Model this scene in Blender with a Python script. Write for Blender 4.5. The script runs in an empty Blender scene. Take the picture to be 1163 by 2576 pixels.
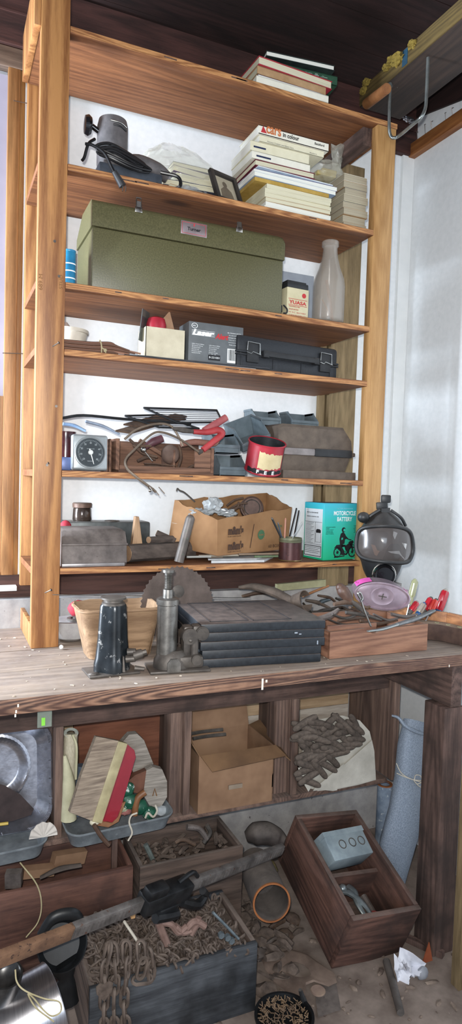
import bpy, bmesh, math, random
from mathutils import Vector as V, Matrix as MX, Euler
random.seed(11)
SC = bpy.context.scene
COL = SC.collection
PI = math.pi
R = math.radians
# ---------------------------------------------------------------- camera (solved from the photograph's vanishing points)
FPX, YAW, PIT, ROL = 1663.07, .4135, -.0494, .0319
CAM = V((-.2735, -2.6174, .5779))
def _axes():
    f = V((math.sin(YAW)*math.cos(PIT), math.cos(YAW)*math.cos(PIT), math.sin(PIT)))
    r = V((math.cos(YAW), -math.sin(YAW), 0)); u = r.cross(f)
    c, s = math.cos(ROL), math.sin(ROL)
    return c*r+s*u, -s*r+c*u, f
AR, AU, AF = _axes()
def at(x, y, Y=None, Z=None, X=None):
    d = AF*FPX + AR*(x-581) - AU*(y-1288)
    if Y is not None: t = (Y-CAM.y)/d.y
    elif Z is not None: t = (Z-CAM.z)/d.z
    else: t = (X-CAM.x)/d.x
    return CAM + d*t
cd = bpy.data.cameras.new('camera'); cam = bpy.data.objects.new('camera', cd); COL.objects.link(cam)
cd.sensor_fit = 'VERTICAL'; cd.sensor_height = 36; cd.sensor_width = 36*1163/2576
cd.lens = FPX/2576*36; cd.clip_start = .02; cd.clip_end = 60
m = MX.Identity(4)
for i in range(3):
    m[i][0] = AR[i]; m[i][1] = AU[i]; m[i][2] = -AF[i]; m[i][3] = CAM[i]
cam.matrix_world = m
SC.camera = cam
# ---------------------------------------------------------------- materials
def srgb(c):
    if isinstance(c, str): c = tuple(int(c[i:i+2], 16) for i in (0, 2, 4))
    return tuple((x/255/12.92 if x/255 <= .04045 else ((x/255+.055)/1.055)**2.4) for x in c) + (1,)
MATS = {}
def _base(key):
    mt = bpy.data.materials.new(key); mt.use_nodes = True
    nt = mt.node_tree; b = nt.nodes['Principled BSDF']
    return mt, nt, b
def _ramp(nt, stops):
    r = nt.nodes.new('ShaderNodeValToRGB'); e = r.color_ramp.elements
    while len(e) < len(stops): e.new(.5)
    for el, (p, c) in zip(e, stops): el.position = p; el.color = c
    return r
def _noise(nt, vec, scale, detail=5, rough=.55, dist=0):
    n = nt.nodes.new('ShaderNodeTexNoise'); n.inputs['Scale'].default_value = scale
    n.inputs['Detail'].default_value = detail; n.inputs['Roughness'].default_value = rough
    n.inputs['Distortion'].default_value = dist
    if vec is not None: nt.links.new(vec, n.inputs['Vector'])
    return n
def _mix(nt, fac, a, b, mode='MIX'):
    x = nt.nodes.new('ShaderNodeMix'); x.data_type = 'RGBA'; x.blend_type = mode
    for s, v in (('Factor', fac), ('A', a), ('B', b)):
        i = [q for q in x.inputs if q.name == s and (q.type == 'RGBA' or s == 'Factor' and q.type == 'VALUE')][0]
        if hasattr(v, 'links') or isinstance(v, bpy.types.NodeSocket): nt.links.new(v, i)
        else: i.default_value = v
    return [o for o in x.outputs if o.type == 'RGBA'][0]
def _obj(nt, scale=(1, 1, 1)):
    t = nt.nodes.new('ShaderNodeTexCoord'); mp = nt.nodes.new('ShaderNodeMapping')
    mp.inputs['Scale'].default_value = scale
    nt.links.new(t.outputs['Object'], mp.inputs['Vector'])
    return mp.outputs['Vector']
DUST = '8a8078'
def _dust(nt, col, amount, colour=DUST):
    """settled dust: on faces that look up, broken up by noise"""
    g = nt.nodes.new('ShaderNodeNewGeometry'); s = nt.nodes.new('ShaderNodeSeparateXYZ')
    nt.links.new(g.outputs['Normal'], s.inputs[0])
    mr = nt.nodes.new('ShaderNodeMapRange'); mr.inputs['From Min'].default_value = .15; mr.inputs['From Max'].default_value = .9
    mr.inputs['To Max'].default_value = amount
    nt.links.new(s.outputs['Z'], mr.inputs['Value'])
    n = _noise(nt, _obj(nt), 30, 6, .7)
    r = _ramp(nt, [(.25, (.25,)*3+(1,)), (.65, (1, 1, 1, 1))]); nt.links.new(n.outputs['Fac'], r.inputs['Fac'])
    mu = nt.nodes.new('ShaderNodeMath'); mu.operation = 'MULTIPLY'
    nt.links.new(mr.outputs[0], mu.inputs[0]); nt.links.new(r.outputs['Color'], mu.inputs[1])
    return _mix(nt, mu.outputs[0], col, srgb(colour))
def _bump(nt, b, src, strength, dist=.002):
    bp = nt.nodes.new('ShaderNodeBump'); bp.inputs['Strength'].default_value = strength; bp.inputs['Distance'].default_value = dist
    nt.links.new(src, bp.inputs['Height']); nt.links.new(bp.outputs[0], b.inputs['Normal'])
def mat(key, c1, c2=None, rough=.6, metal=0, scale=18, stretch=(1, 1, 1), bump=.15, dust=0, alpha=1, trans=0, ior=1.45, spec=.5,
        speck=None, speck_amt=.62, emit=None, coat=0, detail=6, dustc=DUST):
    if key in MATS: return MATS[key]
    mt, nt, b = _base(key)
    c1 = srgb(c1); c2 = srgb(c2) if c2 else tuple(min(1, x*1.35+.004) for x in c1[:3])+(1,)
    vec = _obj(nt, stretch)
    n = _noise(nt, vec, scale, detail, .6)
    r = _ramp(nt, [(.32, c1), (.68, c2)]); nt.links.new(n.outputs['Fac'], r.inputs['Fac'])
    col = r.outputs['Color']
    if speck:
        n2 = _noise(nt, vec, scale*3.1, 4, .7)
        r2 = _ramp(nt, [(speck_amt, (0, 0, 0, 1)), (speck_amt+.05, (1, 1, 1, 1))]); nt.links.new(n2.outputs['Fac'], r2.inputs['Fac'])
        col = _mix(nt, r2.outputs['Color'], col, srgb(speck))
    if dust: col = _dust(nt, col, dust, dustc)
    nt.links.new(col, b.inputs['Base Color'])
    b.inputs['Roughness'].default_value = rough; b.inputs['Metallic'].default_value = metal
    b.inputs['Specular IOR Level'].default_value = spec; b.inputs['IOR'].default_value = ior
    b.inputs['Alpha'].default_value = alpha; b.inputs['Transmission Weight'].default_value = trans
    if coat: b.inputs['Coat Weight'].default_value = coat
    if emit: b.inputs['Emission Color'].default_value = srgb(emit[0]); b.inputs['Emission Strength'].default_value = emit[1]
    if bump: _bump(nt, b, n.outputs['Fac'], bump)
    MATS[key] = mt; return mt
def wood(key, dark, light, axis='X', fine=1.0, knots=0, rough=.65, dust=0, bump=.2, rings=.5, stain=None, dustc=DUST, spec=.4, ringscale=14):
    key = key+'_'+axis
    if key in MATS: return MATS[key]
    mt, nt, b = _base(key)
    a, c = .07, 1.0
    sc = {'X': (a, c, c), 'Y': (c, a, c), 'Z': (c, c, a)}[axis]
    vec = _obj(nt, sc)
    n1 = _noise(nt, vec, 22*fine, 3, .5, .6)
    nr = _noise(nt, vec, 5*fine, 1.5, .4, .3)
    m1 = nt.nodes.new('ShaderNodeMath'); m1.operation = 'MULTIPLY'; m1.inputs[1].default_value = ringscale*9
    nt.links.new(nr.outputs['Fac'], m1.inputs[0])
    m2 = nt.nodes.new('ShaderNodeMath'); m2.operation = 'SINE'; nt.links.new(m1.outputs[0], m2.inputs[0])
    w = nt.nodes.new('ShaderNodeMapRange'); w.inputs['From Min'].default_value = -1; w.inputs['From Max'].default_value = 1
    nt.links.new(m2.outputs[0], w.inputs['Value'])
    n2 = _noise(nt, vec, 170*fine, 4, .7)
    d, l = srgb(dark), srgb(light)
    mid = tuple((x+y)/2 for x, y in zip(d, l))
    r = _ramp(nt, [(.36, d), (.5, mid), (.62, l)])
    f1 = _mix(nt, rings*.45, n1.outputs['Fac'], w.outputs[0])
    f2 = _mix(nt, .42, f1, n2.outputs['Fac'])
    nt.links.new(f2, r.inputs['Fac']); col = r.outputs['Color']
    if knots:
        ks = {'X': (.45, 1, 1), 'Y': (1, .45, 1), 'Z': (1, 1, .45)}[axis]
        vo = nt.nodes.new('ShaderNodeTexVoronoi'); vo.inputs['Scale'].default_value = knots; vo.inputs['Randomness'].default_value = 1
        nt.links.new(_obj(nt, ks), vo.inputs['Vector'])
        kr = _ramp(nt, [(.0, (1, 1, 1, 1)), (.07, (.75,)*3+(1,)), (.13, (0, 0, 0, 1))]); nt.links.new(vo.outputs['Distance'], kr.inputs['Fac'])
        col = _mix(nt, kr.outputs['Color'], col, tuple(x*.35 for x in d[:3])+(1,))
    if stain:
        n3 = _noise(nt, _obj(nt), 5, 4, .6)
        r3 = _ramp(nt, [(.45, (0, 0, 0, 1)), (.65, (.8,)*3+(1,))]); nt.links.new(n3.outputs['Fac'], r3.inputs['Fac'])
        col = _mix(nt, r3.outputs['Color'], col, srgb(stain))
    if dust: col = _dust(nt, col, dust, dustc)
    nt.links.new(col, b.inputs['Base Color'])
    b.inputs['Roughness'].default_value = rough; b.inputs['Specular IOR Level'].default_value = spec
    _bump(nt, b, f2, bump, .003)
    MATS[key] = mt; return mt
def glassmat(key, c='e8f0ee', rough=.08, alpha=.3):
    """thin clear film or glass"""
    if key in MATS: return MATS[key]
    mt, nt, b = _base(key)
    b.inputs['Base Color'].default_value = srgb(c); b.inputs['Roughness'].default_value = rough
    b.inputs['Alpha'].default_value = alpha; b.inputs['Specular IOR Level'].default_value = .9
    n = _noise(nt, _obj(nt), 60, 5, .6); _bump(nt, b, n.outputs['Fac'], .6, .004)
    MATS[key] = mt; return mt
# ---------------------------------------------------------------- mesh building
def rotm(rx=0, ry=0, rz=0): return Euler((rx, ry, rz)).to_matrix().to_4x4()
def T(x, y, z): return MX.Translation((x, y, z))
def frame(o, xdir, zdir):
    """matrix with origin o, local x along xdir, local z near zdir"""
    x = V(xdir).normalized(); z = V(zdir); z = (z - x*z.dot(x)).normalized(); y = z.cross(x)
    mm = MX.Identity(4)
    for i in range(3): mm[i][0] = x[i]; mm[i][1] = y[i]; mm[i][2] = z[i]; mm[i][3] = V(o)[i]
    return mm
def smooth_path(pts, n=6, closed=False):
    pts = [V(p) for p in pts]
    if len(pts) < 3: return pts
    out = []; N = len(pts); rng = range(N if closed else N-1)
    for i in rng:
        p0 = pts[(i-1) % N] if closed or i > 0 else pts[0]*2-pts[1]
        p1 = pts[i]; p2 = pts[(i+1) % N]
        p3 = pts[(i+2) % N] if closed or i+2 < N else pts[-1]*2-pts[-2]
        for k in range(n):
            t = k/n
            out.append(.5*((2*p1)+(p2-p0)*t+(2*p0-5*p1+4*p2-p3)*t*t+(3*p1-p0-3*p2+p3)*t**3))
    if not closed: out.append(pts[-1])
    return out
class MB:
    def __init__(s): s.bm = bmesh.new(); s.mi = 0; s.pre = MX.Identity(4)
    def _merge(s, t, mt=None):
        t.transform(s.pre @ (mt or MX.Identity(4)))
        for f in t.faces: f.material_index = s.mi
        me = bpy.data.meshes.new('tmp'); t.to_mesh(me); t.free(); s.bm.from_mesh(me); bpy.data.meshes.remove(me)
        return s
    def box(s, c, size, mt=None, bev=0, seg=2):
        """box with centre c"""
        t = bmesh.new(); bmesh.ops.create_cube(t, size=1)
        bmesh.ops.scale(t, vec=size, verts=t.verts)
        if bev: bmesh.ops.bevel(t, geom=t.edges[:], offset=bev, segments=seg, affect='EDGES', profile=.5)
        bmesh.ops.translate(t, vec=c, verts=t.verts)
        return s._merge(t, mt)
    def b2(s, lo, hi, mt=None, bev=0, seg=2):
        lo, hi = V(lo), V(hi); return s.box((lo+hi)/2, hi-lo, mt, bev, seg)
    def cyl(s, p0, p1, r0, r1=None, seg=20, mt=None, bev=0):
        p0, p1 = V(p0), V(p1); r1 = r0 if r1 is None else r1
        t = bmesh.new(); L = (p1-p0).length
        bmesh.ops.create_cone(t, cap_ends=True, segments=seg, radius1=r0, radius2=r1, depth=L)
        if bev:
            es = [e for e in t.edges if abs(e.verts[0].co.z-e.verts[1].co.z) < 1e-6]
            bmesh.ops.bevel(t, geom=es, offset=bev, segments=2, affect='EDGES')
        q = (p1-p0).to_track_quat('Z', 'Y').to_matrix().to_4x4(); q.translation = (p0+p1)/2
        bmesh.ops.transform(t, matrix=q, verts=t.verts)
        return s._merge(t, mt)
    def tube(s, pts, r, seg=8, n=5, closed=False, mt=None, flat=1.0, up=None):
        P = smooth_path(pts, n, closed) if n > 1 else [V(p) for p in pts]
        N = len(P); t = bmesh.new(); rings = []
        nrm = None
        for i in range(N):
            if closed: d = P[(i+1) % N]-P[i-1]
            else: d = P[min(i+1, N-1)]-P[max(i-1, 0)]
            if d.length < 1e-9: d = V((0, 0, 1))
            d.normalize()
            if nrm is None:
                a = V(up) if up else (V((0, 0, 1)) if abs(d.z) < .9 else V((1, 0, 0)))
                nrm = (a-d*a.dot(d)).normalized()
            else:
                nrm = nrm-d*nrm.dot(d); nrm.normalize()
            bn = d.cross(nrm)
            rr = r if not isinstance(r, (list, tuple)) else r[0]+(0 if len(r) < 2 else 0)
            if isinstance(r, (list, tuple)):
                u = i/(N-1)*(len(r)-1); k = min(int(u), len(r)-2); rr = r[k]*(1-(u-k))+r[k+1]*(u-k)
            rings.append([t.verts.new(P[i]+nrm*math.cos(2*PI*j/seg)*rr*flat+bn*math.sin(2*PI*j/seg)*rr) for j in range(seg)])
        for i in range(N if closed else N-1):
            a, b = rings[i], rings[(i+1) % N]
            for j in range(seg):
                t.faces.new((a[j], a[(j+1) % seg], b[(j+1) % seg], b[j]))
        if not closed: t.faces.new(rings[0][::-1]); t.faces.new(rings[-1])
        bmesh.ops.recalc_face_normals(t, faces=t.faces[:])
        return s._merge(t, mt)
    def lathe(s, prof, seg=32, mt=None):
        t = bmesh.new(); rings = []
        for r, z in prof:
            if r < 1e-6: rings.append([t.verts.new((0, 0, z))])
            else: rings.append([t.verts.new((r*math.cos(2*PI*j/seg), r*math.sin(2*PI*j/seg), z)) for j in range(seg)])
        for a, b in zip(rings, rings[1:]):
            for j in range(seg):
                k = (j+1) % seg
                if len(a) == 1 and len(b) == 1: continue
                if len(a) == 1: t.faces.new((a[0], b[k], b[j]))
                elif len(b) == 1: t.faces.new((a[j], a[k], b[0]))
                else: t.faces.new((a[j], a[k], b[k], b[j]))
        bmesh.ops.recalc_face_normals(t, faces=t.faces[:])
        return s._merge(t, mt)
    def prism(s, pts, z0, z1, mt=None, bev=0):
        t = bmesh.new()
        a = [t.verts.new((x, y, z0)) for x, y in pts]; b = [t.verts.new((x, y, z1)) for x, y in pts]
        n = len(pts)
        t.faces.new(a[::-1]); t.faces.new(b)
        for i in range(n): t.faces.new((a[i], a[(i+1) % n], b[(i+1) % n], b[i]))
        bmesh.ops.recalc_face_normals(t, faces=t.faces[:])
        if bev:
            es = [e for e in t.edges if abs(e.verts[0].co.z-e.verts[1].co.z) < 1e-7]
            bmesh.ops.bevel(t, geom=es, offset=bev, segments=2, affect='EDGES')
        return s._merge(t, mt)
    def loft(s, secs, cap=True, closed=True, mt=None):
        t = bmesh.new(); rg = [[t.verts.new(p) for p in sec] for sec in secs]; n = len(rg[0])
        for a, b in zip(rg, rg[1:]):
            for j in range(n if closed else n-1):
                t.faces.new((a[j], a[(j+1) % n], b[(j+1) % n], b[j]))
        if cap and closed: t.faces.new(rg[0][::-1]); t.faces.new(rg[-1])
        bmesh.ops.recalc_face_normals(t, faces=t.faces[:])
        return s._merge(t, mt)
    def ball(s, c, r, mt=None, sub=2, jit=0, seed=0):
        t = bmesh.new(); bmesh.ops.create_icosphere(t, subdivisions=sub, radius=1)
        rd = random.Random(seed)
        if jit:
            for v in t.verts: v.co *= 1+rd.uniform(-jit, jit)
        rr = r if isinstance(r, (tuple, list)) else (r, r, r)
        bmesh.ops.scale(t, vec=rr, verts=t.verts)
        if mt is None: bmesh.ops.translate(t, vec=c, verts=t.verts)
        else: bmesh.ops.transform(t, matrix=T(*c) @ mt, verts=t.verts)
        return s._merge(t)
    def sheet(s, fn, nu, nv, thick=.0, mt=None):
        """surface fn(u,v)->point, u,v in 0..1, given thickness by offsetting"""
        t = bmesh.new(); g = [[t.verts.new(fn(i/nu, j/nv)) for j in range(nv+1)] for i in range(nu+1)]
        for i in range(nu):
            for j in range(nv): t.faces.new((g[i][j], g[i+1][j], g[i+1][j+1], g[i][j+1]))
        bmesh.ops.recalc_face_normals(t, faces=t.faces[:])
        if thick: bmesh.ops.solidify(t, geom=t.faces[:], thickness=thick)
        return s._merge(t, mt)
    def build(s, name, mts, parent=None, root=None, smooth=True, ang=38):
        """root: the Empty in whose frame world coordinates are expressed"""
        bm = s.bm
        if root is not None: bm.transform(ROOTM[root.name].inverted())
        o = None
        if parent is None and root is None:
            lo = V([min(v.co[i] for v in bm.verts) for i in range(3)]); hi = V([max(v.co[i] for v in bm.verts) for i in range(3)])
            loc = V(((lo.x+hi.x)/2, (lo.y+hi.y)/2, lo.z)); bmesh.ops.translate(bm, vec=-loc, verts=bm.verts)
        me = bpy.data.meshes.new(name); bm.to_mesh(me); bm.free()
        for q in (mts if isinstance(mts, (list, tuple)) else [mts]): me.materials.append(q)
        if smooth:
            me.shade_smooth(); me.set_sharp_from_angle(angle=R(ang))
        o = bpy.data.objects.new(name, me); COL.objects.link(o)
        if parent is not None: o.parent = parent
        elif root is not None: o.parent = root
        else: o.location = loc; ROOTM[o.name] = T(*loc)
        return o
ROOTM = {}
def tag(o, label=None, cat=None, group=None, kind=None):
    if label: o['label'] = label
    if cat: o['category'] = cat
    if group: o['group'] = group
    if kind: o['kind'] = kind
    return o
def thing(name, label, cat, loc=(0, 0, 0), rot=(0, 0, 0), group=None):
    o = bpy.data.objects.new(name, None); COL.objects.link(o); o.empty_display_size = .03
    if not isinstance(rot, (tuple, list)): rot = (0, 0, rot)
    o.location = loc; o.rotation_euler = rot
    ROOTM[o.name] = T(*loc) @ rotm(*rot)
    return tag(o, label, cat, group)
def copy_tree(o, parent=None):
    c = o.copy(); COL.objects.link(c)
    if parent is not None: c.parent = parent
    for ch in [q for q in COL.objects if q.parent == o]: copy_tree(ch, c)
    return c
def place(c, loc, rot=(0, 0, 0), label=None, group=None):
    c.location = loc; c.rotation_euler = rot if isinstance(rot, (tuple, list)) else (0, 0, rot)
    ROOTM[c.name] = T(*loc) @ rotm(*c.rotation_euler)
    if label: c['label'] = label
    if group: c['group'] = group
    return c
def lettering(s, parent, mt, w, h, frm, name='lettering', bold=0, depth=.0004, shear=0):
    """flat lettering w x h metres, centred on frm's origin, in its x,z plane facing -y"""
    cu = bpy.data.curves.new('t', 'FONT'); cu.body = s; cu.size = 1; cu.extrude = .001; cu.offset = bold; cu.shear = shear
    cu.align_x = 'LEFT'; cu.resolution_u = 3; cu.space_line = .9
    to = bpy.data.objects.new('t', cu)
    COL.objects.link(to); dg = bpy.context.evaluated_depsgraph_get(); me = bpy.data.meshes.new_from_object(to.evaluated_get(dg))
    COL.objects.unlink(to); bpy.data.objects.remove(to)
    xs = [v.co.x for v in me.vertices]; ys = [v.co.y for v in me.vertices]
    x0, x1, y0, y1 = min(xs), max(xs), min(ys), max(ys)
    for v in me.vertices:
        x = (v.co.x-(x0+x1)/2)/(x1-x0)*w; z = (v.co.y-(y0+y1)/2)/(y1-y0)*h; y = -v.co.z/.001*depth/2
        v.co = frm @ V((x, y, z))
    me.materials.append(mt); me.name = name
    o = bpy.data.objects.new(name, me); COL.objects.link(o); o.parent = parent
    return o
def FR(x, y, z, rz=0, rx=0, ry=0): return T(x, y, z) @ rotm(0, 0, rz) @ rotm(rx, 0, 0) @ rotm(0, ry, 0)

def rad(px, P): return px*((V(P)-CAM).dot(AF))/FPX
def part(mb, name, mt, root, par=None, label=None, local=False, **k):
    o = mb.build(name, mt, par or root, None, **k) if local else mb.build(name, mt, None, root, **k)
    if par is not None: o.parent = par
    if label: o['label'] = label
    return o
# ================================================================ the setting
FL = -1.08
XW = 1.755
STOP = [2.0086, 1.579, 1.2025, .9875, .59, .2655]
ST = .022
SY = -.39
PW = .089
XR0 = 1.28
M_wall = mat('white_board', 'e2e6e8', 'ebeef0', rough=.75, scale=40, bump=.06)
M_trimw = mat('white_paint_trim', 'dfe2e2', 'e9ebea', rough=.5, scale=10, bump=.08, speck='8a7a68', speck_amt=.78)
M_conc = mat('concrete', '8d8b8b', 'b1aeac', rough=.9, scale=14, bump=.5, speck='4a4644', speck_amt=.66)
M_darkb = wood('dark_roof_board', '170d0c', '2d1b19', 'X', rough=.75, bump=.3)
M_darkY = wood('dark_roof_board', '170d0c', '2d1b19', 'Y', rough=.75, bump=.3)
M_beam = wood('dark_beam', '1c1410', '35271f', 'Y', rough=.7, knots=5)
M_beamf = wood('yellowed_beam', '3c3019', '61502b', 'Y', rough=.7)
M_sill = wood('sill_plate', '2e1d19', '4c322b', 'X', rough=.8)
M_pine = wood('pine', '7a4d2a', 'ad7c4b', 'Z', knots=5, rough=.5, rings=.75, ringscale=9, spec=.5)
M_pine2 = wood('pale_pine', '966d3f', 'b88f5c', 'Z', knots=6.5, rough=.5, rings=.3)
M_treat = wood('treated_post', '65553b', '8c7858', 'Z', rough=.75, rings=.3, fine=1.3)
M_ply = wood('plywood_shelf', '5e3a24', '845636', 'X', rough=.62, rings=.45, knots=4, spec=.35)
M_plyedge = wood('plywood_edge', '7a4c2c', 'bd8a58', 'X', fine=3.0, rough=.6, rings=.6)
M_plank = wood('worn_bench_plank', '6c5b4c', 'a18d7a', 'X', rough=.85, stain='65544a', dust=.45, dustc='978c84', bump=.4)
M_plankf = wood('stained_bench_edge', '3c2923', '8f6d58', 'X', fine=1.6, rings=.85, rough=.65, stain='4c3027', bump=.5, ringscale=22)
M_old = wood('old_dark_wood', '3b2d28', '68524a', 'Z', rough=.8, stain='2f2623', bump=.4)
M_oldX = wood('old_dark_wood', '3b2d28', '68524a', 'X', rough=.8, stain='2f2623', dust=.4, bump=.4)
M_oldY = wood('old_dark_wood', '3b2d28', '68524a', 'Y', rough=.8, stain='2f2623', dust=.4, bump=.4)
M_cub = wood('cubby_wood', '4a3a34', '7a6256', 'Y', rough=.8, dust=.3, bump=.3)
M_cubZ = wood('cubby_divider_wood', '4b3b35', '7b6458', 'Z', rough=.8, dust=.3, bump=.3)
M_white_plank = wood('whitewashed_plank', '96877a', 'c9c0b4', 'X', rough=.8)
M_cream_plank = wood('cream_plank', '8b7155', 'b59b7c', 'X', rough=.8)
M_brown_plank = wood('brown_plank', '5c3728', '7d4f3b', 'X', rough=.8)
M_floor = mat('dirt_floor', '655850', '8f8177', rough=.95, scale=9, bump=.7, speck='a79a8e', speck_amt=.7)
M_steel = mat('steel', '8b8b88', 'b9b9b4', rough=.3, metal=1, scale=30)
M_nail = mat('nail_steel', '5a5450', '7d7670', rough=.4, metal=.8)
def struct(mb, name, mt, parent=None):
    o = mb.build(name, mt, parent)
    if parent is None: o['kind'] = 'structure'
    return o
b = MB(); b.b2((-3.2, -4.6, FL-.1), (XW+.1, .1, FL)); struct(b, 'floor', M_floor)
b = MB(); b.b2((-.005, 0, .19), (XW+.1, .1, 2.345)); b.b2((-1.6, 0, .152), (-1.0, .1, 2.345)); b.b2((-1.0, 0, 2.06), (-.005, .1, 2.345))
struct(b, 'wall_back', M_wall)
b = MB(); b.b2((-3.2, -.062, FL), (XW, .1, .105)); struct(b, 'wall_foundation', M_conc)
b = MB(); b.b2((-3.2, -.012, .105), (XW, .1, .19)); struct(b, 'trim_1', M_sill)
b = MB(); b.b2((-1.6, -.03, 2.118), (XW, -.002, 2.345)); b.b2((-1.6, -.034, 2.225), (XW, -.03, 2.232)); struct(b, 'trim_2', wood('reddish_dark_board', '2a1815', '4a2d28', 'X', rough=.7, bump=.3))
# right wall, its dark upper boarding and the white corner board
b = MB()
zt = lambda y: 2.329 + .2225*(y-.124)
b.loft([[(XW, 0, FL), (XW, -4.6, FL), (XW, -4.6, 2.6), (XW, 0, 2.6)], [(XW+.1, 0, FL), (XW+.1, -4.6, FL), (XW+.1, -4.6, 2.6), (XW+.1, 0, 2.6)]])
struct(b, 'wall_right', M_wall)
b = MB(); b.loft([[(XW-.012, 0, zt(0)), (XW-.012, -4.6, zt(-4.6)), (XW-.012, -4.6, 3.4), (XW-.012, 0, 2.5)], [(XW, 0, zt(0)), (XW, -4.6, zt(-4.6)), (XW, -4.6, 3.4), (XW, 0, 2.5)]])
struct(b, 'trim_3', M_darkY)
b = MB(); b.b2((1.689, -.018, .19), (XW-.001, -.001, 2.117)); struct(b, 'trim_4', M_trimw)
# sloping roof deck of dark boards
b = MB(); sl = .22
for k in range(34):
    y0 = .1-k*.145; y1 = y0-.142
    z0, z1 = 2.35+(-y0)*sl*1.0, 2.35+(-y1)*sl*1.0
    b.loft([[(-3.2, y0, z0), (XW+.1, y0, z0), (XW+.1, y0, z0+.02), (-3.2, y0, z0+.02)], [(-3.2, y1, z1), (XW+.1, y1, z1), (XW+.1, y1, z1+.02), (-3.2, y1, z1+.02)]])
b.loft([[(-3.2, .1, 2.36), (XW+.1, .1, 2.36), (XW+.1, .1, 2.40), (-3.2, .1, 2.40)], [(-3.2, -4.9, 2.372+4.9*sl), (XW+.1, -4.9, 2.372+4.9*sl), (XW+.1, -4.9, 2.41+4.9*sl), (-3.2, -4.9, 2.41+4.9*sl)]])
struct(b, 'ceiling', M_darkb)
# window at the far left
M_frame = wood('window_frame_wood', '74502f', '9c7046', 'Z', rough=.5, rings=.6)
M_frame2 = wood('window_stop_wood', '6d4a2c', '96703f', 'Z', rough=.6)
M_pane = mat('milky_window_pane', '7f7c8c', '918f9f', rough=.35, scale=3, bump=.1, emit=('a5a4bc', .18))
M_head = wood('grey_header', '4d4038', '7a695c', 'X', rough=.8)
b = MB(); b.b2((-.98, .02, .2), (-.066, .03, 2.03)); w1 = struct(b, 'window_1', M_pane)
def wpart(lo, hi, name, mt):
    q = MB(); q.b2(lo, hi, bev=.002); return q.build(name, mt, None)
for lo, hi, mt, nm in [((-.066, -.012, .19), (-.024, .03, 2.045), M_frame, 'trim_5'), ((-.024, -.006, .155), (-.006, .03, 2.045), M_frame2, 'trim_6'),
                       ((-1.0, -.014, 2.045), (-.0005, .03, 2.115), M_head, 'trim_7'), ((-1.0, -.05, .135), (-.012, .03, .153), M_trimw, 'trim_8'),
                       ((-1.0, -.008, .153), (-.067, .03, .2), M_frame, 'trim_9')]:
    tag(wpart(lo, hi, nm, mt), kind='structure')
# yellowed lower frame panel seen at the very left edge
b = MB(); b.b2((-.30, -.004, .2), (-.067, .019, .86)); tag(b.build('trim_10', M_frame), kind='structure')
# ---------------------------------------------------------------- the shelving unit
su = thing('shelving_unit', 'tall open pine and plywood shelving unit standing on the workbench', 'shelving unit', (0, SY, 0))
def up(mb, name, mt, root, label=None):
    o = mb.build(name, mt, None, root)
    if label: o['label'] = label
    return o
fp = MB(); fp.b2((0, SY, 0), (PW, SY+.038, 2.52), bev=.002); fpo = up(fp, 'post', M_pine, su, 'pine front post with dark knots, nails and faint stamped letters')
b = MB(); b.b2((XR0, SY, 0.0), (XR0+PW, SY+.038, STOP[0]-ST), bev=.002); up(b, 'post', M_pine2, su)
b = MB(); b.b2((0, -.04, .153), (PW, -.0005, 2.11), bev=.002); up(b, 'post', M_pine, su)
b = MB(); b.b2((1.27, -.04, .19), (1.30, -.0195, STOP[0]-ST)); up(b, 'post', M_treat, su)
b = MB(); b.b2((1.31, -.06, .0005+.106), (1.45, -.0195, STOP[0]-ST)); up(b, 'post', M_treat, su, 'wide weathered treated back post')
b = MB(); b.b2((0, SY+.04, .0), (.014, -.07, .075), bev=.001); up(b, 'cleat', M_pine, su)
b = MB(); b.b2((XR0-.04, SY+.04, STOP[0]-ST-.07), (XR0-.002, -.045, STOP[0]-ST-.001)); up(b, 'cleat', M_oldY, su, 'dark brown cleat under the top board')
for i, z in enumerate(STOP):
    x1 = XR0 if i else XR0+PW+.004
    q = MB()
    y0 = SY+.0395
    q.b2((PW+.0005, SY, z-ST), (x1, y0+.0005, z), bev=.0012)
    if i: q.b2((0, y0, z-ST), (x1, -.0415, z)); q.b2((PW, -.042, z-ST), (1.269, -.001, z))
    else: q.b2((0, y0, z-ST), (x1, -.0415, z))
    if not i: q.b2((PW, -.042, z-ST), (x1, -.031, z))
    q.mi = 1
    q.b2((PW+.001, SY-.0012, z-ST+.002), (x1-.001, SY-.0002, z-.002))
    s_ = up(q, 'shelf', [M_ply, M_plyedge], su)
    # little dark plugs in the plywood edge
    for k in range(3):
        q = MB(); x = .25+random.random()*.95
        q.box((x, SY-.0014, z-ST*random.uniform(.25, .6)), (random.uniform(.02, .06), .0006, .004))
        part(q, 'knot_plug', M_old, su, s_)
q = MB(); q.b2((-.021, SY+.004, STOP[0]-.024), (-.0008, -.046, STOP[0]+.135), bev=.001); part(q, 'end_board', M_pine, su, label='pale board nailed to the left end of the top shelf')
for a, b_ in [((92, 107), (66, 83)), ((69, 260), (34, 253)), ((72, 890), (6, 888))]:
    q = MB(); A, B = at(*a, -.02), at(*b_, -.03); q.cyl(A, B, .0016, seg=6); part(q, 'nail', M_nail, su)
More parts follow.
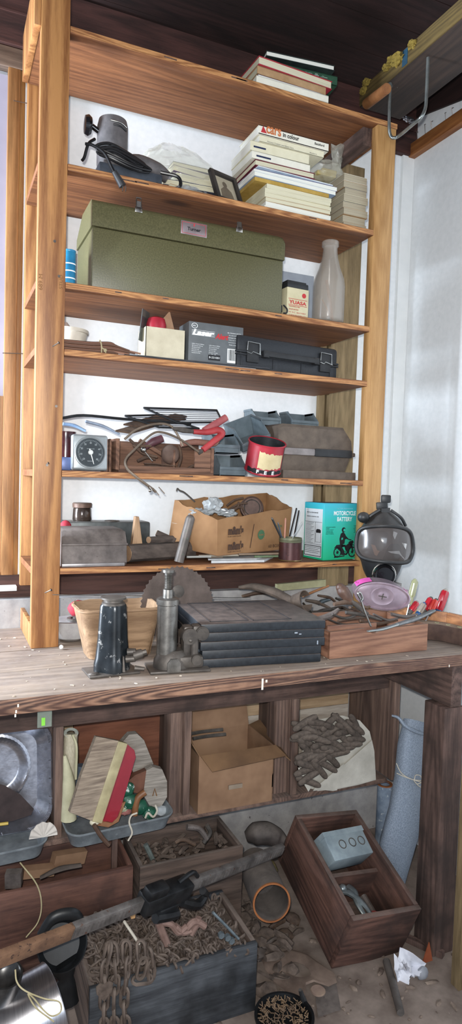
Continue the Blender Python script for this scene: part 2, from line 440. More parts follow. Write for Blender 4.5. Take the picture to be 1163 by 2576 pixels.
# nails, knots, pencil marks on the front post
M_ink = mat('grey_stamp_ink', '7a5530', '6b4a2c', rough=.8, bump=0)
for px, py, L in [(137, 607, .0), (131, 872, .03), (141, 1022, 0), (116, 1168, .01), (118, 1170, 0), (112, 1492, .03), (148, 695, 0)]:
    p = at(px, py, SY); q = MB()
    if L: q.cyl((p.x, SY+.002, p.z), (p.x+L*.6, SY-L*.5, p.z+L*.4), .0018, seg=8); q.cyl((p.x+L*.6, SY-L*.5, p.z+L*.4), (p.x+L*.63, SY-L*.53, p.z+L*.42), .0045, seg=10)
    else: q.cyl((p.x, SY+.001, p.z), (p.x, SY-.002, p.z), .0045, seg=10)
    part(q, 'nail', M_nail, su, fpo)

lettering('STUD', fpo, M_ink, .012, .05, T(0, 0, 0) @ T(PW*.72, -.0005, at(150, 700, SY).z) @ rotm(0, -PI/2, 0) @ MX.Scale(1, 4), 'stamped_letters') if 0 else None
lt = lettering('STUD', fpo, M_ink, .045, .011, T(PW*.84, -.0006, 1.20) @ rotm(0, -PI/2, 0), 'stamped_letters')
lt = lettering('689 M', fpo, M_ink, .05, .012, T(PW*.12, -.0006, 1.19) @ rotm(0, -PI/2, 0), 'stamped_letters')
# ---------------------------------------------------------------- workbench
BY = -.875
wb = thing('workbench', 'heavy worn wooden workbench with a dark stained grained front edge', 'workbench', (.7, BY, FL))
edges = [(BY+.001, -.63), (-.627, -.40), (-.397, -.231), (-.228, -.064)]
for k, (y0, y1) in enumerate(edges):
    q = MB(); q.b2((-2.2, y0, -.04), (XW-.003, y1, -.0008 - .0006*(k % 2)), bev=.002); part(q, 'plank', M_plank, wb)
q = MB(); q.b2((-2.2, BY-.004, -.041), (XW-.003, BY+.0008, -.0012), bev=.0015); part(q, 'front_edge', M_plankf, wb, label='dark reddish front edge with strong grain lines')
q = MB(); q.b2((1.352, BY+.012, -.19), (1.40, -.066, -.0415), bev=.003); part(q, 'bracket', M_oldY, wb, label='nearly black joist under the right end')
q = MB(); q.b2((1.326, -.885+.02, FL), (1.415, -.775+.015, -.191), bev=.004); part(q, 'leg', M_old, wb)
q = MB(); q.b2((-2.1, -.86, FL), (-2.0, -.78, -.041), bev=.004); part(q, 'leg', M_old, wb)
M_paintmark = mat('white_paint_mark', 'cfc6b8', 'ddd6ca', rough=.6)
q = MB(); pm = at(660, 1721, BY-.004)
q.box((pm.x, BY-.0045, pm.z), (.006, .0012, .034)); q.box((pm.x+.013, BY-.0045, pm.z+.008), (.006, .0012, .008))
for px, py in [(40, 1790), (38, 1800), (45, 1775), (1130, 1675)]:
    p = at(px, py, BY-.004); q.box((p.x, BY-.0045, p.z), (.004, .0012, .008))
part(q, 'paint_mark', M_paintmark, wb)
yp = thing('timber_post', 'yellowish ribbed treated timber post at the bottom right corner', 'post', (1.36, -.99, FL))
q = MB(); q.b2((1.300, -1.02, FL), (1.389, -.982, -.191-.0), bev=.002)
for k in range(11): q.box((1.305+k*.008, -1.0203, (FL-.191)/2), (.003, .002, .88))
part(q, 'timber', M_treat, yp)
# ---------------------------------------------------------------- open rack of cubbies hung below the bench
cy0, cy1 = -.39, -.075
cu = thing('storage_rack', 'dusty dark wooden rack of open cubbies under the bench', 'storage rack', (.7, cy0, -.68))
for x0, x1 in [(.087, .112), (.548, .574), (.997, 1.026), (1.462, 1.49)]:
    q = MB(); q.b2((x0, cy0 - (.03 if x0 > 1.4 else .0), -.66), (x1, cy1-.014, -.2 if x0 > 1.4 else -.275), bev=.002)
    part(q, 'divider', M_cubZ, cu)
q = MB(); q.b2((.50, cy0+.02, -.66), (.547, cy0+.10, -.275), bev=.002); part(q, 'upright', M_cubZ, cu); q = MB(); q.b2((.94, cy0+.03, -.66), (.996, cy0+.11, -.275), bev=.002); part(q, 'upright', M_cubZ, cu)
q = MB(); q.b2((-1.2, cy0-.002, -.68), (1.461, cy1-.014, -.6605), bev=.001); part(q, 'bottom_shelf', M_cub, cu)
q = MB(); q.b2((-1.2, cy0+.002, -.274), (1.455, cy0+.02, -.045), bev=.001); part(q, 'top_rail', M_oldX, cu)
bands = [(-.36, -.275, M_brown_plank, -1.2, .55), (-.385, -.362, M_white_plank, -1.2, .55), (-.66, -.387, M_cream_plank, -1.2, .2), (-.66, -.387, M_brown_plank, .202, .55),
         (-.34, -.275, M_cream_plank, .575, 1.46), (-.383, -.342, M_white_plank, .575, 1.19), (-.383, -.342, M_oldX, 1.192, 1.29), (-.383, -.342, M_cream_plank, 1.292, 1.46), (-.44, -.385, M_cream_plank, .575, 1.46), (-.66, -.442, M_white_plank, .575, 1.46)]
for z0, z1, mt, x0, x1 in bands:
    q = MB(); q.b2((x0, cy1-.012, z0), (x1, cy1, z1)); part(q, 'back_board', mt, cu)
# ---------------------------------------------------------------- ceiling tie beam with hook
bm_ = thing('ceiling_beam', 'dark ceiling beam with a yellowed side above the right end of the shelves', 'beam', (1.40, -1, 2.13))
q = MB(); q.b2((1.298, -4.4, 2.13), (1.50, -.235, 2.199)); part(q, 'timber', M_beam, bm_)
q = MB(); q.b2((1.292, -4.4, 2.133), (1.2975, -.235, 2.198)); part(q, 'side_board', M_beamf, bm_, label='yellowed side of the beam')
# right wall peg rail
M_rail = wood('peg_rail_wood', '7c4a26', 'ab713e', 'Y', rough=.6)
r0 = at(1003, 380, X=XW-.04)
rl = thing('nail_rail', 'brown wooden rail with a row of bent nails high on the right white wall', 'rail', (XW-.02, -.6, 2.12))
q = MB(); q.b2((XW-.036, -3.2, 2.112), (XW-.0005, -.012, 2.17), bev=.002); part(q, 'strip', M_rail, rl)
for k in range(14):
    y = -.03-.065*k-random.uniform(0, .03); q = MB(); dz = random.uniform(.03, .05)
    q.cyl((XW-.02, y, 2.165), (XW-.03-random.uniform(0, .01), y-.006, 2.17+dz), .0016, seg=6)
    q.cyl((XW-.03, y-.006, 2.17+dz), (XW-.031, y-.006, 2.172+dz), .004, seg=8); part(q, 'nail', M_nail, rl)
# ================================================================ things on the shelves
M_page = mat('book_pages', 'b9b49a', 'd8d3b8', rough=.9, scale=60, stretch=(.05, .05, 8), bump=.3)
M_pagew = mat('white_pages', 'cfd0c6', 'e6e6dc', rough=.9, scale=60, stretch=(.05, .05, 8), bump=.3)
M_pageg = mat('aged_pages', '8f8672', 'b5ab94', rough=.9, scale=60, stretch=(.05, .05, 8), bump=.3)
def cov(key, c, c2=None, rough=.55): return mat('cover_'+key, c, c2, rough=rough, scale=25, bump=.05)
C_white = cov('white', 'd6d3c4', 'e4e1d2'); C_red = cov('red', '8e2632', 'a83340'); C_maroon = cov('maroon', '5c1f2c', '75303c')
C_navy = cov('navy', '1c2440', '2c3658'); C_tan = cov('tan', '9c7c58', 'b59570'); C_dark = cov('dark', '14171a', '25302c'); C_green = cov('green', '1c3a2c', '31543f')
C_purple = cov('purple', '473258', '6a5078'); C_must = cov('mustard', '9a7c32', 'b4944a'); C_blue = cov('blue', '7f93ae', 'a9b8cc'); C_cream = cov('cream', 'cfc9ad', 'dcd7bd')
M_black_ink = mat('black_ink', '15161a', '1d1e22', rough=.7, bump=0); M_red_ink = mat('red_ink', 'b02a2e', 'b8353a', rough=.7, bump=0)
M_white_ink = mat('white_ink', 'e8ecec', 'f2f4f4', rough=.6, bump=0); M_orange_ink = mat('orange_ink', 'b8683a', 'c47446', rough=.7, bump=0)
M_grey_ink = mat('grey_ink', '6c6c68', '787874', rough=.7, bump=0)
def book(label, loc, rz, w, d, h, cm, pm, spine='back', t=.0025, group=None, tilt=(0, 0), name='book', cat='book'):
    """w along x, d along y, h thick; loc is the centre of the underside"""
    r = thing(name, label, cat, loc, (tilt[0], tilt[1], rz), group)
    i = .003 if t > .0015 else .0004
    q = MB(); q.b2((-w/2, -d/2, 0), (w/2, d/2, t)); q.b2((-w/2, -d/2, h-t), (w/2, d/2, h))
    if spine == 'back': q.b2((-w/2, d/2-t, 0), (w/2, d/2, h))
    if spine == 'front': q.b2((-w/2, -d/2, 0), (w/2, -d/2+t, h))
    if spine == 'left': q.b2((-w/2, -d/2, 0), (-w/2+t, d/2, h))
    if spine == 'right': q.b2((w/2-t, -d/2, 0), (w/2, d/2, h))
    part(q, 'cover', cm, r, local=True)
    q = MB(); q.b2((-w/2+i+(t if spine == 'left' else 0), -d/2+i+(t if spine == 'front' else 0), t), (w/2-i, d/2-t-.0005, h-t)); part(q, 'pages', pm, r, local=True)
    return r
# ---- five books on the top board
z = STOP[0]+.0005
bk = book('thick white book at the bottom of the pile on the topmost board', (.905, -.285, z), -.02, .300, .20, .027, C_white, M_pagew, 'front'); z += .0275
bk = book('thin purple covered book between the white and the tan book on the topmost board', (.892, -.285, z), .0, .262, .19, .006, C_purple, M_pagew, 'back', t=.001); z += .0065
bk = book('tan clothbound book with a torn edge below the red book on the topmost board', (.900, -.280, z), .02, .292, .195, .030, C_tan, M_page, 'front'); z += .0305
bk = book('red hardback on the topmost board with cream pages facing out', (.912, -.27, z), .045, .318, .22, .030, C_red, M_page, 'back'); z += .0305
zz = z
bk = book('dark green book with a pale pattern leaning under the topmost dark book', (1.00, -.255, z), -.10, .235, .18, .034, C_green, C_dark, 'front'); z += .0345
q = MB()
for k in range(26): q.box((random.uniform(-.08, .07), -.0905, random.uniform(.008, .026)), (random.uniform(.004, .022), .0006, random.uniform(.001, .003)), bev=0)
part(q, 'pale_pattern', mat('pale_sage', '7c9086', '93a89c', bump=0), bk, local=True)
bk = book('black book topmost of the pile on the top board', (.955, -.27, z), -.13, .275, .19, .020, C_dark, M_pagew, 'back')
# ---- second shelf
Z2 = STOP[1]+.0005
def flatbook(label, zb, pyR, pxL, pxR, Y, d, cm, pm, spine='back', t=.0015, rz=0, minh=.004, **k):
    a = at(pxL, pyR, Y); b_ = at(pxR, pyR, Y); h = max(minh, b_.z-zb-.0005); w = b_.x-a.x
    r = book(label, ((a.x+b_.x)/2, Y+d/2, zb), rz, w, d, h, cm, pm, spine, t, **k); return zb+h+.0006, r
z = Z2; Y = -.368
nb = [('cloth bound white notebook at the very bottom of the cream stack', C_white), ('second lowest white notebook of the cream stack, pink edged', C_white),
      ('third lowest notebook of the cream stack, beige edged', C_tan), ('notebook just above the beige edged one in the cream stack', C_cream),
      ('second highest notebook of the cream stack', C_cream), ('highest notebook of the cream stack, under the mustard envelope', C_cream)]
zt_ = at(836, 497, Y).z; hh = (zt_-Z2)/6
for k, (lb, cm) in enumerate(nb):
    xo = at(667+2*(k % 3), 510, Y).x; xe = at(833+(k % 2)*3, 530, Y).x
    book(lb, ((xo+xe)/2, Y+.1+.004*(k % 2), z), [0, .02, -.015, .01, -.02, .015][k], xe-xo, .19, hh-.0006, cm, M_pagew if k < 2 else M_page, 'back', .0012, group='notebooks in the cream stack'); z += hh
z, r_ = flatbook('mustard yellow envelope lying on the cream notebooks', z, 488, 640, 828, Y+.006, .2, C_must, C_must, t=.001)
z, r_ = flatbook('pale blue magazine on top of the mustard envelope', z, 480, 637, 845, Y+.002, .2, C_blue, M_pagew, t=.0008, rz=.02)
z, r_ = flatbook('white magazine with a purple edge lying between blue magazines and red books', z, 472, 640, 848, Y+.01, .2, C_purple, M_pagew, t=.001, rz=-.02)
z, r_ = flatbook('pale glossy magazine directly under the two red books', z, 464, 645, 838, Y+.0, .2, C_blue, M_pagew, t=.0008, rz=.03)
z, r_ = flatbook('lower of two thin maroon hardbacks under the white books', z, 452, 645, 795, Y+.01, .18, C_maroon, M_page, t=.0022)
z, r_ = flatbook('upper of two thin maroon hardbacks under the white books', z, 436, 642, 792, Y+.01, .18, C_maroon, M_page, t=.0022, rz=-.01)
z, r_ = flatbook('white spined book with a blue patch resting on the maroon hardbacks', z, 415, 632, 780, Y+.012, .18, C_white, M_pagew, 'front', t=.0012, rz=.01)
q = MB(); q.box((-.075, -.0906, .012), (.06, .0006, .006)); part(q, 'blue_patch', C_navy, r_, local=True)
z, r_ = flatbook('second white spined book with a blue patch just below the car book', z, 390, 630, 778, Y+.012, .18, C_cream, M_pagew, 'front', t=.0012, rz=-.01)
q = MB(); q.box((-.085, -.0906, .016), (.05, .0006, .006)); part(q, 'blue_patch', C_navy, r_, local=True)
z, r_ = flatbook('thin cream book with small spine print under the car book', z, 381, 652, 815, Y+.006, .17, C_cream, M_pagew, 'front', t=.0012)
lettering('Famous Custom and Show Cars', r_, M_grey_ink, .11, .005, T(-.05, -.0856, .006), 'spine_title'); lettering('Batsford', r_, M_grey_ink, .03, .004, T(.09, -.0856, .006), 'spine_title')
z, r_ = flatbook('white book titled cars in colour on top of the stack', z, 361, 650, 827, Y, .175, C_white, M_pagew, 'front', t=.002)
hb = .9*(r_.children[0].dimensions.z)
lettering('cars', r_, M_orange_ink, .062, .026, T(-.088, -.0882, .020), 'spine_title', bold=.025)
lettering('in colour', r_, M_black_ink, .068, .016, T(-.015, -.0882, .0175), 'spine_title', bold=.02)
lettering('Batsford', r_, M_black_ink, .042, .009, T(.108, -.0882, .017), 'spine_title', bold=.015)
q = MB(); q.prism([(-.012, -.012), (.012, -.012), (-.004, .012)], 0, .0006, T(-.128, -.0878, .018) @ rotm(PI/2, 0, 0)); part(q, 'red_corner', M_red_ink, r_, local=True)
# two piles of paperbacks at the right end
names = ['lowest', 'second lowest', 'third from the bottom', 'fourth from the bottom', 'fifth from the bottom', 'sixth from the bottom', 'seventh from the bottom', 'topmost']
z = Z2; za = at(930, 449, -.35).z; hh = (za-Z2)/8
for k in range(8):
    x0 = at(864+random.uniform(-3, 3), 560, -.35).x; x1 = XR0-.006-.004*(k % 2)
    book(names[k]+' paperback of the pile against the right post', ((x0+x1)/2, -.35+.085+random.uniform(-.006, .006), z), 0, x1-x0, .165, hh-.0006,
         [C_tan, C_cream, C_tan, C_navy, C_cream, C_navy, C_tan, C_white][k], M_pageg, 'back', .0008, group='paperbacks piled by the right post', name='paperback', cat='paperback'); z += hh
zp = z
# clear bag of things on top of the magazines and paperbacks
M_film = glassmat('clear_plastic_film', 'dcdccc', .12, .28)
def crumple(fn, nu, nv, amp, seed):
    rd = random.Random(seed); g = [[V((rd.uniform(-1, 1), rd.uniform(-1, 1), rd.uniform(-1, 1)))*amp for _ in range(nv+2)] for _ in range(nu+2)]
    return lambda u, v: V(fn(u, v)) + g[int(round(u*nu))][int(round(v*nv)) % nv]
bg = thing('plastic_bag', 'crumpled clear plastic bag on top of the paperbacks by the right post', 'plastic bag', (1.17, -.20, zp+.002))
cB = V((1.165, -.20, zp+.002+.052)); q = MB()
def f(u, v):
    th = v*2*PI; ph = u*PI; rr = .052
    return cB+V((.085*math.sin(ph)*math.cos(th)+.02*math.cos(ph), .06*math.sin(ph)*math.sin(th), -.05*math.cos(ph)*(1.0)))
q.sheet(crumple(f, 14, 22, .005, 3), 14, 22)
cT = V((1.225, -.19, zp+.13))
q.sheet(crumple(lambda u, v: cT+V(((.012+.03*abs(u-.35))*math.cos(v*2*PI), (.01+.02*u)*math.sin(v*2*PI), -.06+.11*u)), 8, 10, .007, 5), 8, 10)
part(q, 'film', M_film, bg, smooth=False)
q = MB(); q.box((1.15, -.20, zp+.038), (.09, .07, .018), T(0, 0, 0), bev=.004); q.box((1.175, -.19, zp+.062), (.07, .05, .016), bev=.004); part(q, 'wrapped_bread_coloured_packet', mat('yellow_paper', 'a89458', 'c4b47c', rough=.6), bg)
# picture frame leaning on the books
M_fr = mat('black_frame', '1c1a19', '2f2b29', rough=.5, dust=.3)
p0, p1 = at(548, 470, -.34), at(635, 503, -.34)
pf = thing('picture_frame', 'small black picture frame with a faded portrait leaning at the shelf edge', 'picture frame', ((p0.x+p1.x)/2-.02, -.345, Z2+.001), (R(-24), 0, .30))
q = MB(); W_, H_ = .125, .135
for lo, hi in [((-W_/2, -.008, 0), (-W_/2+.016, .008, H_)), ((W_/2-.016, -.008, 0), (W_/2, .008, H_)), ((-W_/2, -.0078, 0), (W_/2, .0078, .016)), ((-W_/2, -.0078, H_-.016), (W_/2, .0078, H_))]: q.b2(lo, hi, bev=.001)
part(q, 'frame', M_fr, pf, local=True)
q = MB(); q.b2((-W_/2+.012, .002, .012), (W_/2-.012, .005, H_-.012)); part(q, 'mount', mat('sepia_mount', '9d937f', 'b3a992'), pf, local=True)
q = MB(); q.ball((0, .0015, .088), (.011, .0008, .014)); q.prism([(-.03, .018), (.032, .018), (.024, .062), (.008, .076), (-.008, .076), (-.026, .06)], 0, .0008, T(0, .0018, 0) @ rotm(PI/2, 0, 0)); part(q, 'portrait', mat('sepia_ink', '5b5044', '756957', bump=0), pf, local=True)
# electric sander with a coiled cord
M_san = mat('grey_cast_body', '4c4a4b', '646061', rough=.45, scale=40, bump=.08, dust=.3); M_sand = mat('dark_sander_base', '2c3036', '454b54', rough=.5, metal=.2, dust=.4)
M_blk = mat('black_rubber', '101012', '1e1e20', rough=.35, bump=.1); M_blkd = mat('dusty_black_plastic', '17181a', '2a2b2d', rough=.55, dust=.35, bump=.1)
xa = at(250, 425, -.35).x; xb = at(410, 440, -.35).x
sd = thing('electric_sander', 'old grey electric sander wrapped in its black cord on the second shelf', 'power tool', ((xa+xb)/2, -.28, Z2))
q = MB(); q.b2((xa, -.345, Z2+.006), (xb, -.235, Z2+.052), bev=.006); q.b2((xa+.01, -.34, Z2), (xb-.004, -.24, Z2+.008)); part(q, 'sanding_base', M_sand, sd)
q = MB(); xm = at(283, 300, -.27).x
Hm = at(283, 291, -.30).z-Z2-.052; q.lathe([(0, 0), (.048, 0), (.053, .02), (.053, Hm-.028), (.048, Hm-.006), (.036, Hm), (0, Hm)], 32, T(xm, -.275, Z2+.052))
q.tube([(xm+.02, -.28, Z2+.082), (xm+.09, -.285, Z2+.098), (xm+.16, -.285, Z2+.088), (xm+.20, -.285, Z2+.072)], [.026, .030, .028, .02], 12, 5)
q.b2((xm-.04, -.32, Z2+.05), (xm+.13, -.24, Z2+.075), bev=.008)
mot = part(q, 'motor_housing', M_san, sd)
for k in range(2):
    q = MB(); q.tube([(xm-.02+.01*k, -.3275, Z2+.022+Hm-.012*k), (xm+.015, -.3285, Z2+.020+Hm-.012*k), (xm+.038, -.318, Z2+.014+Hm-.012*k)], .0028, 8); part(q, 'air_slot', M_steel if k == 0 else M_blk, sd, mot)
q = MB(); px_ = at(222, 315, -.28)
q.cyl((px_.x+.012, -.28, px_.z), (xm-.05, -.28, px_.z-.012), .009, seg=12); q.lathe([(0, -.014), (.024, -.012), (.028, 0), (.022, .01), (0, .014)], 24, T(px_.x, -.28, px_.z) @ rotm(0, PI/2, 0) @ MX.Scale(1.25, 4, (1, 0, 0)))
part(q, 'side_knob', mat('gloss_black', '0c0c0e', '141416', rough=.12, coat=.5, bump=0), sd)
q = MB(); rd = random.Random(4)
for k in range(9):
    cx = xm+.015+rd.uniform(-.01, .01); w_ = .078+rd.uniform(-.012, .018); h_ = .014+rd.uniform(-.008, .008); zc = Z2+.070+rd.uniform(-.010, .016)
    yy = -.355-.003*k*.6
    q.tube([(cx-w_, yy+.01, zc+.008), (cx-w_*.5, yy, zc+h_+.006), (cx+w_*.3, yy, zc+h_*.3), (cx+w_, yy+.006, zc-.018), (cx+w_*.4, yy-.001, zc-h_-.008), (cx-w_*.5, yy-.001, zc-h_*.4)], .0042, 8, 6, True)
q.tube([(xm+.16, -.33, Z2+.065), (xm+.22, -.345, Z2+.055), (xm+.225, -.35, Z2+.02), (xm+.19, -.35, Z2+.008), (xm+.14, -.35, Z2+.012)], .006, 8, 6)
q.tube([at(238, 350, -.36), at(222, 362, -.375), at(212, 395, -.37), at(206, 404, -.37)], .005, 8)
q.tube([at(215, 362, -.372), at(232, 365, -.385), at(262, 385, -.40), at(280, 420, -.405), at(290, 440, -.408)], .0052, 8)
cd_ = part(q, 'cord', M_blk, sd)
q = MB(); a, b_ = at(287, 432, -.408), at(308, 468, -.41); q.cyl(a, b_, .009, .013, 12); d = (b_-a).normalized()
part(q, 'plug', M_blkd, sd)
for s in (-.005, .005):
    q = MB(); q.box(b_+d*.009+V((s, 0, 0)), (.002, .005, .018)); part(q, 'prong', M_steel, sd)
# bag full of books behind the sander
bz = thing('book_bag', 'clear plastic bag stuffed with books behind the grey sander', 'plastic bag', (.60, -.16, Z2))
q = MB(); cB = V((.595, -.135, Z2+.008)); 
def f(u, v):
    th = v*2*PI; k = math.sin(min(1, u*1.15+.12)*PI*.5) if u < .6 else 1-((u-.6)/.4)**2*.72
    return cB+V(((.178-.03*u)*k*(abs(math.cos(th))**.7*math.copysign(1, math.cos(th)))-.075*u, .105*k*math.sin(th), .250*u))
q.sheet(crumple(f, 16, 30, .006, 9), 16, 30); part(q, 'film', M_film, bz, smooth=False)
bb = [(.47, .80, .012, .02, C_maroon, 'maroon book lying lowest in the clear bag'), (.52, .79, .035, .018, C_red, 'red edged book second in the clear bag'), (.50, .72, .058, .024, C_tan, 'brown book in the middle of the clear bag'),
      (.49, .70, .086, .020, C_navy, 'white paged book with a dark cover in the clear bag'), (.53, .73, .110, .022, C_white, 'curled white paperback in the clear bag'), (.51, .70, .136, .020, C_purple, 'purple edged paperback in the clear bag'), (.52, .68, .16, .014, C_navy, 'topmost blue paperback in the clear bag')]
zc = Z2+.009
for k, (x0, x1, dz, h, cm, lb) in enumerate(bb):
    h = h+.002; book(lb, ((x0+x1)/2-.02, -.15, zc), [.03, -.05, .1, -.08, .05, .12, .0][k], min(.22, x1-x0), .14, h, cm, M_page, 'back', .0015, group='books inside the clear bag'); zc += h+.001
# blister pack in front of the bag
bp = thing('blister_pack', 'crinkled clear blister pack lying beside the sander', 'package', (.505, -.325, Z2))
q = MB(); q.sheet(crumple(lambda u, v: V((.455+.125*u, -.372+.09*v, Z2+.010+.030*math.sin(u*PI)*math.sin(v*PI)+.001)), 10, 8, .005, 2), 10, 8); part(q, 'film', glassmat('shiny_film', 'b8c0c8', .05, .4), bp, smooth=False)
q = MB(); q.b2((.46, -.365, Z2+.0), (.575, -.29, Z2+.004)); part(q, 'card', cov('bluegrey', '2c3440', '46505e'), bp)
# ---- third shelf: green chest
Z3 = STOP[2]+.0005; Yt = -.372
X0, X1 = at(230, 705, Yt).x, at(709, 776, Yt).x; zt3 = at(232, 497, Yt).z
Hh = at(709, 590, Yt).z-Z3; Hh = (Hh+zt3-Z3)/2
M_olive = mat('olive_hammered_paint', '4c4a32', '5f5b3f', rough=.4, scale=220, bump=.12, speck='7a785c', speck_amt=.75, detail=2)
tb = thing('tool_chest', 'large olive green metal tool chest on the third shelf', 'toolbox', ((X0+X1)/2, Yt, Z3))
dp = .27; hl = Hh*.68
q = MB()
q.b2((X0, Yt, Z3), (X1, Yt+dp, Z3+hl), bev=.006); q.b2((X0+.004, Yt+.003, Z3+.0), (X1-.004, Yt+.008, Z3+.012))
part(q, 'body', M_olive, tb)
q = MB(); zz = Z3+hl+.002; top = Z3+Hh; bx = X0-.002
prof = [(Yt-.003, zz), (Yt-.003, top-.022), (Yt+.006, top-.006), (Yt+.02, top), (Yt+dp*.62, top), (Yt+dp, zz+.035), (Yt+dp+.002, zz)]
q.loft([[(X0-.003, y, z_) for y, z_ in prof], [(X0+.012, y, z_) for y, z_ in prof]]) if 0 else None
q.loft([[(x, y, zz+(z_-zz)*(1-.0)) for y, z_ in prof] for x in (X0-.003, X1-.02)]+[[(X1-.004, y, zz+(z_-zz)*.97) for y, z_ in prof], [(X1+.003, y, zz+(z_-zz)*.86) for y, z_ in prof]])
lid = part(q, 'lid', M_olive, tb)
M_zinc = mat('bright_latch_steel', '9c968e', 'd2ccc2', rough=.25, metal=1)
for px, py in [(348, 497), (601, 553)]:
    x = at(px, py, Yt).x; q = MB()
    q.box((x, Yt-.006, top-.014), (.026, .004, .018), bev=.001)
    for s in (-.009, .009): q.cyl((x+s, Yt-.009, top-.014), (x+s*.9, Yt-.004, top+(.026 if px < 400 else .012)), .0018, seg=6)
    q.cyl((x-.009, Yt-.004, top+(.026 if px < 400 else .012)), (x+.009, Yt-.004, top+(.026 if px < 400 else .012)), .0022, seg=6)
    q.box((x, Yt-.006, top+.004), (.014, .002, .02)); part(q, 'latch', M_zinc, tb)
q = MB(); xh = at(462, 520, Yt+.1).x
q.tube([(xh-.085, Yt+.11, top+.002), (xh-.07, Yt+.11, top+.020), (xh, Yt+.11, top+.026), (xh+.07, Yt+.11, top+.020), (xh+.085, Yt+.11, top+.002)], .009, 10, 6, flat=.6); part(q, 'handle', mat('dark_handle', '3a3a34', '57564c', rough=.25, metal=.8), tb)
xp, zp_ = at(487, 577, Yt).x, at(487, 577, Yt).z; Y3 = Yt-.0032
q = MB(); q.box((xp, Y3-.0006, zp_), (.098, .0012, .046), bev=.0005); pl = part(q, 'name_plate', mat('silvery_pink_plate', '8c7f80', 'a79a9c', rough=.3, metal=.6, bump=.05), tb)
L0 = ROOTM[tb.name].translation
o_ = lettering('Turner', pl, M_black_ink, .050, .012, T(xp-L0.x, Y3-.0018-L0.y, zp_-L0.z-.002), 'lettering', bold=.03)
q = MB(); q.prism([(-.003, -.004), (.003, -.004), (.0, .008)], 0, .0005, T(xp, Y3-.0012, zp_+.013) @ rotm(PI/2, 0, 0)); part(q, 'red_emblem', M_red_ink, tb, pl)
q = MB()
for s in (-1, 1): q.box((xp, Y3-.0014, zp_+s*.0185), (.088, .0004, .0012)); q.box((xp+s*.044, Y3-.0014, zp_), (.0012, .0004, .036))
part(q, 'plate_border', M_red_ink, tb, pl)
q = MB(); zc = Z3+.028
q.box((X1+.006, Yt+.03, zc), (.008, .03, .026), bev=.002); q.tube([(X1+.012, Yt+.01, zc+.012), (X1+.022, Yt+.0, zc-.004), (X1+.02, Yt-.002, zc-.018), (X1+.006, Yt-.004, zc-.022)], .003, 8); part(q, 'end_catch', M_blkd, tb)
# blue tin left of the chest
pb = at(178, 700, -.30); cn = thing('blue_tin', 'small blue tin half hidden by the left post beside the green chest', 'tin', (at(176, 690, -.33).x-.004, -.33, Z3))
rr = .022; q = MB(); hz = at(178, 632, -.33).z-Z3
q.lathe([(0, 0), (rr, 0), (rr, hz*.93), (rr*.96, hz*.95), (rr, hz*.97), (rr, hz), (rr-.002, hz), (rr-.002, hz-.004), (0, hz-.004)], 28); part(q, 'body', mat('blue_label', '1e6a92', '2f84aa', rough=.4), cn, local=True)
q = MB()
for k in range(3): q.lathe([(rr+.0003, hz*(.2+.2*k)), (rr+.0006, hz*(.2+.2*k)+.002), (rr+.0003, hz*(.2+.2*k)+.004)], 28)
part(q, 'print_band', M_white_ink, cn, local=True)
# added grey panel painting the shelf's shadow on the wall behind the battery
q = MB(); a, b_ = at(712, 690, -.012), at(789, 696, -.012); q.b2((a.x-.14, -.016, Z3), (b_.x+.0, -.002, b_.z), bev=.001); gp = q.build('shade_sheet', mat('wall_shade_grey', '8f96a0', '9ca3ac')); tag(gp, 'added flat grey panel painting the shelf shadow on the wall behind the boxed battery', 'panel')
# boxed battery
Yb = -.35; xl, xr = at(719, 775, Yb).x, at(775, 790, Yb).x; hz = at(748, 711, Yb).z-Z3; w_ = xr-xl
bt = thing('battery_carton', 'cream battery with black top and red YUASA lettering beside the chest', 'battery', ((xl+xr)/2, Yb+.03, Z3), .06)
q = MB(); q.b2((-w_/2, -.03, 0), (w_/2, .03, hz*.84), bev=.001); part(q, 'case', mat('cream_label', 'bdb491', 'cdc5a4', rough=.5, bump=.03), bt, local=True)
q = MB(); q.b2((-w_/2+.001, -.029, hz*.842), (w_/2-.001, .029, hz), bev=.004); q.b2((-w_/2+.006, -.02, hz*.97), (w_/2-.006, .02, hz*1.06), bev=.002); part(q, 'top', M_blkd, bt, local=True)
lettering('YUASA', bt, M_red_ink, w_*.8, .014, T(0, -.0306, hz*.44), bold=.03)
for k, (t_, ww) in enumerate([('MAINTENANCE FREE', .5), ('SEALED BATTERY', .45), ('6V 4-C  BATTERY', .8), ('YUASA BATTERY CO.', .8)]): lettering(t_, bt, M_red_ink, w_*ww, .0045, T(-w_*(.4-ww/2), -.0306, hz*(.32-.08*k)), 'small_print')
q = MB(); q.cyl((w_*.28, -.0304, hz*.66), (w_*.28, -.031, hz*.66), .009, seg=24); q.box((0, -.0306, hz*.53), (w_*.86, .0006, .0016)); q.box((0, -.0306, hz*.36), (w_*.86, .0006, .0016)); part(q, 'red_roundel', M_red_ink, bt, local=True)
